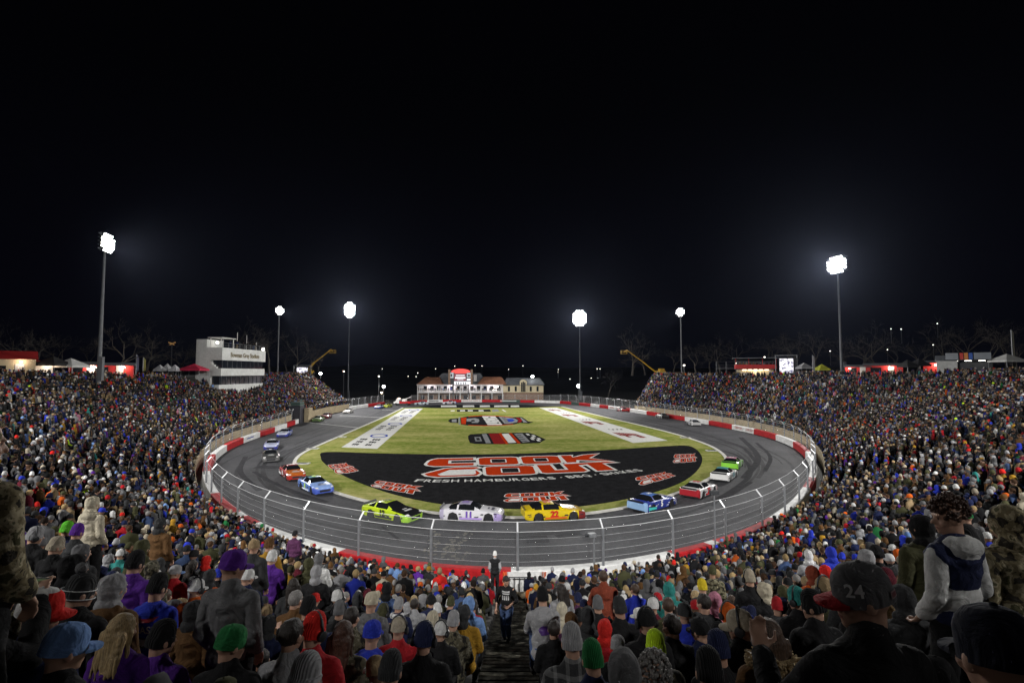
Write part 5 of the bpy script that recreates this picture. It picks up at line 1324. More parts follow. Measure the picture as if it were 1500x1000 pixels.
race_car('light blue and white stock car in front of the red car', (462, 717), (487, 728.5), dict(body=(.16, .30, .80), roof=(.22, .48, .55), hood=(.30, .45, .85), front_bumper=(.08, .14, .6), rear_bumper=(.5, .6, .85)), '8', (.55, .8, .15), ('mid', (.7, .75, .85)))
race_car('dull green stock car by the flag stand on the pit straight', (466, 616.5), (450, 623), dict(body=(.12, .22, .04), hood=(.16, .26, .06), roof=(.10, .14, .05)), '43', WHT)
race_car('dark red stock car following the green one on the pit straight', (478, 611.7), (464, 617), dict(body=(.20, .02, .03), roof=(.06, .02, .02), hood=(.25, .03, .03)), '20', WHT)
race_car('white stock car alone along the pit straight barrier', (510, 604.6), (497, 608.5), dict(body=(.66, .64, .60), roof=(.08, .08, .08)), '2', BLK)
race_car('blue and white stock car leaving the far turn in front', (555, 597.6), (546, 600), dict(body=(.04, .08, .45), hood=(.68, .68, .7), roof=(.6, .6, .65)), '9', WHT)
race_car('yellow-green stock car tucked behind the blue one at the far turn', (567, 596.2), (556, 598.2), dict(body=(.45, .50, .03), roof=(.4, .45, .05)), '60', BLK)
race_car('pale blue and white stock car before the white sign at the far end', (617, 592.6), (596, 593), dict(body=(.50, .56, .62), roof=(.2, .3, .35)), '42', BLK)
race_car('white and red stock car crossing the far red barrier panel', (658, 591.4), (640, 591.8), dict(body=(.62, .62, .66), roof=(.2, .2, .45), rear_bumper=(.1, .12, .4)), '21', RED)
def truck():
    p = gp(590, 593.2); t = thing('wrecker_truck', 'small white wrecker truck with red stripe at the pit entrance', 'truck', p, math.radians(170))
    lk = lambda nm, b, ms, col=None: link(nm, b.mesh(nm, ms), t)
    b = MB(); b.prism([(3.1, 0), (3.1, 0)], 0, 0) if False else None
    b = MB(); sec = [(1.0, .6), (3.0, .6), (3.0, 1.25), (2.3, 1.4), (1.9, 2.25), (1.0, 2.3)]
    b.add([(x, -1, z) for x, z in sec] + [(x, 1, z) for x, z in sec], [tuple(range(6)), tuple(range(6, 12))[::-1]] + [(i, 6 + i, 6 + (i + 1) % 6, (i + 1) % 6) for i in range(6)]); o = lk('cab', b, [M['white_wall']])
    b = MB(); b.add([(2.27, -.9, 1.48), (2.27, .9, 1.48), (1.95, .9, 2.15), (1.95, -.9, 2.15)], [(0, 1, 2, 3)]); o = lk('windshield', b, [M['glass']]); o.location.x = .03
    b = MB(); b.box((-1.1, 0, 1.0), (4.1, 2.0, .7)); lk('flat_bed', b, [M['bar_red']])
    b = MB(); b.box((-.6, 0, 1.75), (1.2, 1.7, .8)); b.tube([(-.6, 0, 2.0), (-3.0, 0, 2.9)], .12, 6); lk('tow_boom', b, [M['white_wall']])
    for x in (2.1, -2.0):
        for y in (.9, -.9): w = link('wheel', CP['tyre'], t); w.location = (x, y, .42); w.scale = (1.25, 1.25, 1.25)
    b = MB(); b.box((1.45, 0, 2.38), (.3, 1.2, .14)); lk('light_bar', b, [M['warm_lamp']])
truck()

# ------------------------------------------------------------------ people
def solid(mb, voxel, it=2, folds=0.0, freq=7.0):
    me = mb.mesh('shape_tmp'); o = link('shape_tmp', me)
    r = o.modifiers.new('r', 'REMESH'); r.mode = 'VOXEL'; r.voxel_size = voxel
    if it:
        s = o.modifiers.new('s', 'SMOOTH'); s.factor = .5; s.iterations = it
    dg = bpy.context.evaluated_depsgraph_get(); dg.update()
    out = bpy.data.meshes.new_from_object(o.evaluated_get(dg)); bpy.data.objects.remove(o); bpy.data.meshes.remove(me)
    if folds:
        nr = [v.normal.copy() for v in out.vertices]
        for v, n_ in zip(out.vertices, nr):
            c = v.co; k = noise.noise(c * freq) + .5 * noise.noise(c * freq * 2.1 + Vector((5, 1, 2)))
            k = 1 - abs(k) * 1.6                           # ridged, like creased cloth
            v.co = c + n_ * folds * (k - .4)
    out.polygons.foreach_set('use_smooth', [True] * len(out.polygons)); out.update()
    return out

def pose(kind):
    J = {}
    if kind.startswith('sit'):
        lean = kind == 'sit_lean'
        J.update(pel=(0, 0, .54), belly=(0, .03 + .04 * lean, .67), chest=(0, .05 + .10 * lean, .88 - .02 * lean), neck=(0, .06 + .15 * lean, 1.05 - .04 * lean), head=(0, .10 + .18 * lean, 1.225 - .06 * lean))
        for s, k in ((-1, 'L'), (1, 'R')):
            J['sh' + k] = (s * .170, .05 + .14 * lean, .98 - .03 * lean)
            J['el' + k] = (s * .225, .10, .73) if not lean else (s * .21, .40, .66)
            J['wr' + k] = (s * .11, .32, .63) if not lean else (s * .05, .53, .76)
            J['hip' + k] = (s * .09, .02, .52); J['kn' + k] = (s * .12, .44, .53); J['an' + k] = (s * .12, .44, .10); J['toe' + k] = (s * .135, .60, .045)
        if kind == 'sit_phone': J['elR'] = (.27, .20, .80); J['wrR'] = (.13, .42, 1.02)
    else:
        J.update(pel=(0, 0, .95), belly=(0, .0, 1.09), chest=(0, -.01, 1.29), neck=(0, -.02, 1.455), head=(0, .02, 1.63))
        for s, k in ((-1, 'L'), (1, 'R')):
            J['sh' + k] = (s * .172, -.01, 1.385); J['el' + k] = (s * .225, -.035, 1.12); J['wr' + k] = (s * .185, .10, .93)
            J['hip' + k] = (s * .09, 0, .92); J['kn' + k] = (s * .10, .02, .50); J['an' + k] = (s * .105, -.02, .09); J['toe' + k] = (s * .125, .14, .045)
        if kind == 'stand_phone': J['elR'] = (.27, .17, 1.25); J['wrR'] = (.13, .36, 1.48); J['elL'] = (-.26, .15, 1.24); J['wrL'] = (-.05, .36, 1.45)
        if kind == 'stand_hold': J['elL'] = (-.33, .06, 1.16); J['wrL'] = (-.26, .30, 1.28); J['elR'] = (.30, .05, 1.14); J['wrR'] = (.10, .30, 1.16)
        if kind == 'walk':
            J['knL'] = (-.10, .22, .62); J['anL'] = (-.10, .14, .27); J['toeL'] = (-.11, .30, .235); J['knR'] = (.10, -.02, .50); J['anR'] = (.10, -.16, .10); J['toeR'] = (.11, .0, .045)
            J['elL'] = (-.28, .02, 1.13); J['wrL'] = (-.12, .22, 1.06); J['elR'] = (.28, -.06, 1.13); J['wrR'] = (.26, .08, .92); J['head'] = (0, .06, 1.62)
    return {k: Vector(v) for k, v in J.items()}

def headM(J, yaw, pitch): return Matrix.Translation(J['head']) @ Matrix.Rotation(math.radians(yaw), 4, 'Z') @ Matrix.Rotation(math.radians(pitch), 4, 'X')

def hand(b, wr, el, inward):
    d = (wr - el).normalized(); n_ = d.cross(Vector((inward, 0, 0)))
    if n_.length < .2: n_ = d.cross(Vector((0, 0, 1)))
    n_.normalize(); s = d.cross(n_).normalized()
    # s points along the knuckles, n_ out of the back of the hand
    if s.x * inward < 0: s = -s
    R = Matrix((s, d, n_)).transposed()
    b.ell(wr + d * .045, (.040, .052, .019), R)
    for i, L in zip((-1.5, -.5, .5, 1.5), (.064, .082, .088, .078)):
        q = wr + d * .085 + s * (i * .021); p1 = q + (d * .88 - n_ * .47) * L * .52; p2 = p1 + (d * .25 - n_ * .97) * L * .48
        b.cap(q - d * .02, p1, .0098, .0088, 8); b.cap(p1, p2, .0088, .0075, 8)
    q = wr + d * .03 + s * .036; p1 = q + (s * .62 + d * .70 - n_ * .35) * .045; p2 = p1 + (d * .8 - n_ * .6) * .034
    b.cap(q - s * .012, p1, .012, .0105, 8); b.cap(p1, p2, .0105, .009, 8)

def head_prims(b, H):
    R = H.to_3x3(); T = lambda *p: H @ Vector(p)
    b.ell(T(0, -.014, .022), (.076, .097, .098), R); b.ell(T(0, .028, -.045), (.058, .064, .076), R); b.ell(T(0, .064, -.094), (.027, .024, .021), R)
    b.cap(T(0, .086, .008), T(0, .108, -.026), .009, .0145, 8); b.cap(T(-.036, .078, .024), T(.036, .078, .024), .012, .012, 8)
    for s in (-1, 1): b.ell(T(s * .079, -.006, -.012), (.013, .024, .033), R); b.ell(T(s * .048, .055, -.03), (.022, .026, .022), R)
    b.cap(T(-.018, .084, -.064), T(.018, .084, -.064), .0085, .0085, 8)

_body, _cl = {}, {}
def body_mesh(kind, yaw, pitch, vox=.0105):
    key = (kind, yaw, pitch)
    if key in _body: return _body[key]
    J = pose(kind); H = headM(J, yaw, pitch); b = MB(); head_prims(b, H)
    b.cap(J['neck'] + Vector((0, 0, -.05)), H @ Vector((0, -.022, -.055)), .064, .056)
    b.ell(J['chest'], (.155, .105, .19)); b.ell(J['belly'], (.14, .10, .16)); b.ell(J['pel'], (.155, .115, .13))
    b.cap(J['shL'], J['shR'], .058, .058)
    for k, s in (('L', 1), ('R', -1)):
        b.cap(J['sh' + k], J['el' + k], .056, .043); b.cap(J['el' + k], J['wr' + k], .042, .028); hand(b, J['wr' + k], J['el' + k], s)
        b.cap(J['hip' + k], J['kn' + k], .086, .058); b.cap(J['kn' + k], J['an' + k], .057, .042)
        b.cap(J['an' + k] + Vector((0, -.03, -.03)), J['toe' + k], .046, .042)
    me = solid(b, vox, 2); me.name = 'person'
    for m in ('skin', 'eye', 'lip', 'shoe'): me.materials.append(M[m])
    eyes = [H @ Vector((s * .033, .083, .004)) for s in (-1, 1)]; lip = H @ Vector((0, .092, -.064)); Hi = H.inverted()
    an = [J['anL'], J['anR']]; mi = []
    for p in me.polygons:
        c = p.center; k = 0
        l = Hi @ c
        if l.y > .05 and min((c - q).length for q in eyes) < .0125: k = 1
        elif l.y > .05 and abs(l.z + .064) < .0065 and abs(l.x) < .024: k = 2
        elif any(c.z < a.z + .02 and (c.xy - a.xy).length < .30 for a in an): k = 3
        mi.append(k)
    me.polygons.foreach_set('material_index', mi); me.update()
    _body[key] = (me, H); return _body[key]

def torso(b, J, g, puff=0.0):
    b.ell(J['chest'], (.158 + g, .108 + g, .20 + g)); b.ell(J['belly'], (.140 + g + puff, .108 + g + puff, .19)); b.ell(J['pel'], (.162 + g, .122 + g, .11))
    b.cap(J['shL'] + Vector((.02, 0, -.005)), J['shR'] + Vector((-.02, 0, -.005)), .058 + g, .058 + g)
    b.cap(J['chest'] + Vector((0, -.01, .08)), J['neck'] + Vector((0, -.005, -.02)), .12 + g, .075 + g)
def clothes(kind, style):
    key = (kind, style)
    if key in _cl: return _cl[key]
    J = pose(kind); b = MB()
    if style == 'trousers':
        b.ell(J['pel'], (.168, .128, .13))
        for k in 'LR':
            b.cap(J['hip' + k], J['kn' + k], .098, .074); b.cap(J['kn' + k], J['an' + k].lerp(J['kn' + k], .12), .073, .062)
        me = solid(b, .018, 2, .009, 8)
    else:
        g = {'jacket': .020, 'hoodie': .024, 'coat': .030, 'vest': .03, 'tee': .012}[style]
        torso(b, J, g, .012 if style in ('coat', 'hoodie') else 0)
        if style != 'vest':
            for k in 'LR':
                ga = g * .75; b.cap(J['sh' + k], J['el' + k], .053 + ga, .043 + ga); b.cap(J['el' + k], J['wr' + k].lerp(J['el' + k], .08 if style != 'tee' else .55), .043 + ga, .034 + ga)
        if style == 'hoodie':
            b.ell(J['neck'] + Vector((0, -.085, -.005)), (.125, .065, .075)); b.cap(J['neck'] + Vector((-.075, -.03, .02)), J['neck'] + Vector((.075, -.03, .02)), .045, .045)
        if style in ('jacket', 'coat'): b.cap(J['neck'] + Vector((0, -.012, 0)), J['neck'] + Vector((0, .0, .035)), .086, .080)
        me = solid(b, .016, 3, .006, 11)
    me.name = style; me.materials.append(M['fabric']); _cl[key] = me
    return me

# headwear, in the frame of the head (looking along +Y)
def elathe(prof, rx, ry, cy=-.012, n=24, tilt=0, z0=0):
    b = MB(); R = Matrix.Rotation(math.radians(tilt), 3, 'X'); vs = []
    for k, z in prof:
        for i in range(n):
            a = 2 * PI * i / n; vs.append(R @ Vector((rx * k * math.cos(a), ry * k * math.sin(a), z + z0)) + Vector((0, cy, 0)))
    N_ = len(prof)
    b.add(vs, [(j * n + i, j * n + (i + 1) % n, (j + 1) * n + (i + 1) % n, (j + 1) * n + i) for j in range(N_ - 1) for i in range(n)] + [tuple((N_ - 1) * n + i for i in range(n))])
    return b
def noisy(me, amp, freq):
    for v in me.vertices:
        c = v.co; v.co = c + c.normalized() * amp * noise.noise(c * freq)
    me.update(); return me
def finish(b, name, ms, amp=0, freq=20):
    me = b.mesh(name, ms, True, angle=50)
    if amp: noisy(me, amp, freq)
    return me
HATS = {}
bb = elathe([(.93, -.034), (1.03, -.036), (1.07, .0), (1.06, .032), (1.0, .040), (.985, .046), (.96, .08), (.84, .118), (.60, .146), (.30, .160), (.04, .164)], .081, .101, tilt=-7)
HATS['beanie'] = finish(bb, 'beanie', [M['knit']], .006, 22)
bb = elathe([(.93, -.034), (1.03, -.036), (1.07, .0), (1.06, .032), (1.0, .040), (.985, .046), (.96, .08), (.84, .115), (.60, .138), (.30, .15), (.04, .152)], .081, .101, tilt=-7)
HATS['pom_beanie'] = finish(bb, 'beanie', [M['knit']], .006, 22)
pb = MB(); pb.ell((0, -.03, .185), (.042, .042, .040), nu=16, nv=12); HATS['pom'] = finish(pb, 'pom', [M['knit']], .012, 90)
bb = elathe([(.98, -.012), (1.01, -.012), (1.0, .03), (.965, .066), (.85, .098), (.60, .122), (.30, .132), (.05, .134)], .088, .107, tilt=-4)
bb.ell((0, -.02, .136), (.010, .010, .006), nu=8, nv=5)
HATS['cap'] = finish(bb, 'cap', [M['fabric']], .003, 25)
br = MB(); nu_, nv_ = 12, 5; vs = []
for t_ in (0, -.006):
    for j in range(nv_ + 1):
        for i in range(nu_ + 1):
            a = math.radians(180 * i / nu_); f_ = j / nv_
            x = .080 * math.cos(a); y = .062 + .03 * math.sin(a) + f_ * .075 * (math.sin(a) ** .6 if math.sin(a) > 0 else 0)
            vs.append((x, y, .012 - .9 * x * x * 1.9 - .012 * f_ + t_))
W_ = nu_ + 1; half = W_ * (nv_ + 1)
fs = [(j * W_ + i, j * W_ + i + 1, (j + 1) * W_ + i + 1, (j + 1) * W_ + i) for j in range(nv_) for i in range(nu_)]
fs += [tuple(half + k for k in f[::-1]) for f in fs]
fs += [(nv_ * W_ + i, nv_ * W_ + i + 1, half + nv_ * W_ + i + 1, half + nv_ * W_ + i) for i in range(nu_)]
br.add(vs, fs); HATS['brim'] = finish(br, 'brim', [M['fabric']])
# front panels of a two-colour cap
fp = elathe([(1.015, -.010), (1.012, .03), (.98, .066), (.865, .099), (.62, .123)], .088, .107, tilt=-4)
fp.f = [f for f in fp.f if len(f) == 4 and sum((fp.v[i].y for i in f)) / 4 > .030]; fp.m = [0] * len(fp.f)
use_ = sorted({i for f in fp.f for i in f}); mp_ = {a: b for b, a in enumerate(use_)}; fp.v = [fp.v[i] for i in use_]; fp.f = [tuple(mp_[i] for i in f) for f in fp.f]
HATS['front_panel'] = finish(fp, 'front_panel', [M['fabric']])
hb = MB(); hb.ell((0, -.020, .008), (.096, .120, .132)); hb.ell((0, -.045, -.13), (.098, .09, .09)); hb.cap((-.055, .01, -.15), (.055, .01, -.15), .05, .05); hb.ell((0, -.075, .045), (.07, .075, .085))
hm = solid(hb, .012, 2, .009, 9)
bmh = bmesh.new(); bmh.from_mesh(hm)
bmesh.ops.delete(bmh, geom=[v for v in bmh.verts if v.co.y > .045 and abs(v.co.x) < .064 and -.135 < v.co.z < .085], context='VERTS')
bmh.to_mesh(hm); bmh.free(); hm.name = 'hood'; hm.materials.append(M['fabric']); HATS['hood'] = hm
sb = MB(); sb.ell((0, -.018, .026), (.083, .102, .104), nu=26, nv=18)
sm_ = sb.mesh('hair', [M['hair']], True); bmh = bmesh.new(); bmh.from_mesh(sm_)
bmesh.ops.delete(bmh, geom=[v for v in bmh.verts if (v.co.y > .052 and v.co.z < .055) or (v.co.y > -.005 and v.co.z < -.005) or v.co.z < -.062], context='VERTS')
bmh.to_mesh(sm_); bmh.free(); HATS['hair'] = noisy(sm_, .010, 35)
cb = MB(); RH = random.Random(4)
for k in range(420):
    a = RH.uniform(0, 2 * PI); th = RH.uniform(0, 1.95); p = Vector((.088 * math.sin(th) * math.cos(a), -.018 + .108 * math.sin(th) * math.sin(a), .035 + .11 * math.cos(th)))
    if p.y > .055 and p.z < .05: continue
    if p.y > .0 and p.z < .01: continue
    cb.ell(p * RH.uniform(.98, 1.17), (RH.uniform(.008, .016),) * 3, nu=6, nv=4)
HATS['curly_hair'] = finish(cb, 'hair', [M['hair']], .008, 60)
lb_ = MB(); lb_.ell((0, -.02, .026), (.088, .106, .106)); lb_.ell((0, -.062, -.03), (.096, .062, .10))
for k in range(9):
    x = -.085 + .17 * k / 8; lb_.cap((x, -.075, -.02), (x * 1.15 + RH.gauss(0, .008), -.105 - .01 * (k % 2), -.26 - .07 * RH.random()), .034, .010, 8)
for s in (-1, 1): lb_.cap((s * .084, -.01, .0), (s * .105, -.02, -.20), .026, .012, 8)
lh = solid(lb_, .010, 2, .005, 22); bmh = bmesh.new(); bmh.from_mesh(lh)
bmesh.ops.delete(bmh, geom=[v for v in bmh.verts if v.co.y > .052 and v.co.z < .055], context='VERTS')
bmh.to_mesh(lh); bmh.free(); lh.name = 'hair'; lh.materials.append(M['hair']); HATS['long_hair'] = lh
fb_ = MB()
for k in range(220):
    a = RH.uniform(0, PI * 2); p = Vector((.135 * math.cos(a), -.05 + .12 * math.sin(a), -.15 + RH.gauss(0, .02))); d = Vector((p.x, p.y + .05, RH.uniform(-.03, .08))).normalized()
    fb_.cap(p, p + d * .055, .016, .006, 5)
fb_.tube([(.12 * math.cos(a), -.05 + .105 * math.sin(a), -.155) for a in np.linspace(0, 2 * PI, 17)[:-1]], .05, 8, closed=True)
HATS['fur_collar'] = finish(fb_, 'fur_collar', [M['hair']], .006, 60)
pp = MB(); pp.tube([(.104 * math.cos(a), -.01, -.01 + .165 * math.sin(a)) for a in np.linspace(0, PI, 13)], .011, 6)
for s in (-1, 1): pp.tube([(s * .080, -.006, -.012), (s * .088, -.006, -.012), (s * .112, -.006, -.012), (s * .118, -.006, -.012)], [.034, .042, .040, .026], 12)
HATS['headphones'] = finish(pp, 'headphones', [M['dark_metal']])

def person(loc, rz, kind, yaw, pitch, scale, skin, jac, jcol, tcol, hat, hcol, label, group=None, jmat='fabric', hmat=None, brim=None, panel=None, headset=False, vest=None):
    me, H = body_mesh(kind, yaw, pitch)
    o = link('person', me); o.location = loc; o.rotation_euler = (0, 0, rz); o.scale = (scale,) * 3; o.color = (*skin, 1)
    tag(o, label, 'person', group)
    def part(nm, mesh, col, m=None, parent=o, Hx=None):
        c = link(nm, mesh, parent); c.color = (*col, 1)
        if m:
            c.material_slots[0].link = 'OBJECT'; c.material_slots[0].material = M[m]
        if Hx is not None: c.matrix_local = Hx
        return c
    part({'tee': 'shirt'}.get(jac, jac), clothes(kind, jac), jcol, jmat if jmat != 'fabric' else None); part('trousers', clothes(kind, 'trousers'), tcol)
    if vest: part('vest', clothes(kind, 'vest'), vest)
    base = hat
    h = part({'pom_beanie': 'beanie', 'curly_hair': 'hair', 'long_hair': 'hair'}.get(base, base), HATS[base], hcol, hmat, o, H)
    if hat in ('cap', 'beanie', 'pom_beanie') and not headset: pass
    if hat == 'cap': part('brim', HATS['brim'], brim or hcol, None, h)
    if panel: part('front_panel', HATS['front_panel'], panel, None, h)
    if hat == 'pom_beanie': part('pom', HATS['pom'], brim or hcol, None, h)
    if headset: part('headphones', HATS['headphones'], (0, 0, 0), None, o, H)
    return o, H, h

C_ = dict(black=(.010, .010, .011), charcoal=(.035, .036, .038), grey=(.13, .13, .135), light_grey=(.30, .30, .31), white=(.62, .62, .61), cream=(.50, .45, .34), navy=(.012, .017, .055), royal_blue=(.022, .04, .42), light_blue=(.16, .28, .55), brown=(.11, .055, .020), tan=(.28, .20, .11), beige=(.38, .33, .25), olive=(.06, .06, .028),
          green=(.015, .14, .04), lime=(.10, .45, .03), neon=(.50, .75, .02), red=(.36, .012, .018), bright_red=(.58, .02, .015), maroon=(.10, .012, .022), orange=(.55, .10, .012), purple=(.09, .02, .24), teal=(.03, .22, .20), mustard=(.35, .19, .02), pink=(.50, .20, .28), yellow=(.60, .45, .02), plum=(.07, .02, .06), rust=(.20, .04, .02), denim=(.06, .10, .22), ink=(.008, .010, .022), pale_camo=(1.7, 1.6, 1.4))  # camouflage tint raised to stand in for floodlight missing at the frame edges
SKIN = [(.46, .27, .19), (.42, .24, .165), (.36, .20, .13), (.50, .31, .23), (.16, .08, .05)]
HAIR = dict(dark=(.018, .012, .009), brown=(.06, .032, .018), blonde=(.38, .27, .13), grey=(.22, .21, .20), auburn=(.055, .022, .011))

# tread lookup on the bowl
grid_xy, grid_z = [], []
for i in np.linspace(0, NC - 1.001, 900):
    for r in range(NR):
        p = bowl(float(i), r + .5); grid_xy.append((p.x, p.y)); grid_z.append(bowl(float(i), r).z)
grid_xy = np.array(grid_xy); grid_z = np.array(grid_z)
def tread(x, y):
    k = int(np.argmin((grid_xy[:, 0] - x) ** 2 + (grid_xy[:, 1] - y) ** 2)); return float(grid_z[k])
def face_track(x, y): return math.atan2(-(0 - x), 72 - y)

heroes = []
def hero(u, v, dist, kind, yaw, jac, jcol, hat, hcol, label, tcol='black', turn=0, pitch=-10, jmat='fabric', hmat=None, brim=None, panel=None, headset=False, vest=None, skin=0, fix=True, group='spectators in the stand'):
    c = lambda k: C_[k] if isinstance(k, str) and k in C_ else (HAIR[k] if isinstance(k, str) else k)
    hp_ = at(u, v, dist); J = pose(kind); rz = face_track(hp_.x, hp_.y) + math.radians(turn)
    off = Matrix.Rotation(rz, 3, 'Z') @ Vector((J['head'].x, J['head'].y, 0))
    gx, gy = hp_.x - off.x, hp_.y - off.y; z = tread(gx, gy)
    s = (hp_.z - z) / J['head'].z
    s2 = min(max(s, .90), 1.13)
    o = person((gx, gy, hp_.z - J['head'].z * s2 if fix else z), rz, kind, yaw, pitch, s2, SKIN[skin], jac, c(jcol), c(tcol), hat, HAIR[hcol] if hat in ('hair', 'curly_hair', 'long_hair') else c(hcol), label, group, jmat, hmat, c(brim) if brim else None, c(panel) if panel else None, headset, c(vest) if vest else None)
    heroes.append((u, v, dist, gx, gy, s, s2, label)); return o

# ------------------------------------------------------------------ the people nearest the camera, one by one
def project_text(txt, size, target, centre, direction, up, mtl, col, parent, xs=1.0, bold=.01, poly=None):
    """lettering laid on a curved surface: each corner is cast onto the target mesh"""
    bv = BVHTree.FromPolygons([v.co for v in target.vertices], [tuple(p.vertices) for p in target.polygons])
    d = Vector(direction).normalized(); up = Vector(up); right = d.cross(up).normalized(); up = right.cross(d).normalized()
    if poly: vs, fs = [Vector((x, y, 0)) for x, y in poly], [tuple(range(len(poly)))]
    else: vs, fs = text_mesh(txt, size, 0, size * .02, xs)
    bm = bmesh.new(); V = [bm.verts.new(v) for v in vs]
    for f in fs:
        try: bm.faces.new([V[i] for i in f])
        except ValueError: pass
    bmesh.ops.triangulate(bm, faces=bm.faces[:])
    bm.verts.index_update(); pts = [v.co.copy() for v in bm.verts]; tri = [tuple(v.index for v in f.verts) for f in bm.faces]; bm.free()
    for _ in range(3 if poly else 2):                       # each triangle into four, so that it can follow the cloth
        nt_, cache = [], {}
        def mid(i, j):
            k = (min(i, j), max(i, j))
            if k not in cache: pts.append((pts[i] + pts[j]) / 2); cache[k] = len(pts) - 1
            return cache[k]
        for i, j, k in tri:
            x, y, z = mid(i, j), mid(j, k), mid(k, i); nt_ += [(i, x, z), (x, j, y), (z, y, k), (x, y, z)]
        tri = nt_
    b = MB(); out = []
    for q in pts:
        o_ = Vector(centre) + right * q.x + up * q.y - d * .3
        h, n_, _, _ = bv.ray_cast(o_, d); out.append((h if h is not None else o_ + d * .3) - d * .005)
    b.add(out, tri)
    o = link('lettering', b.mesh('lettering', [M[mtl]]), parent); o.color = (*col, 1); return o

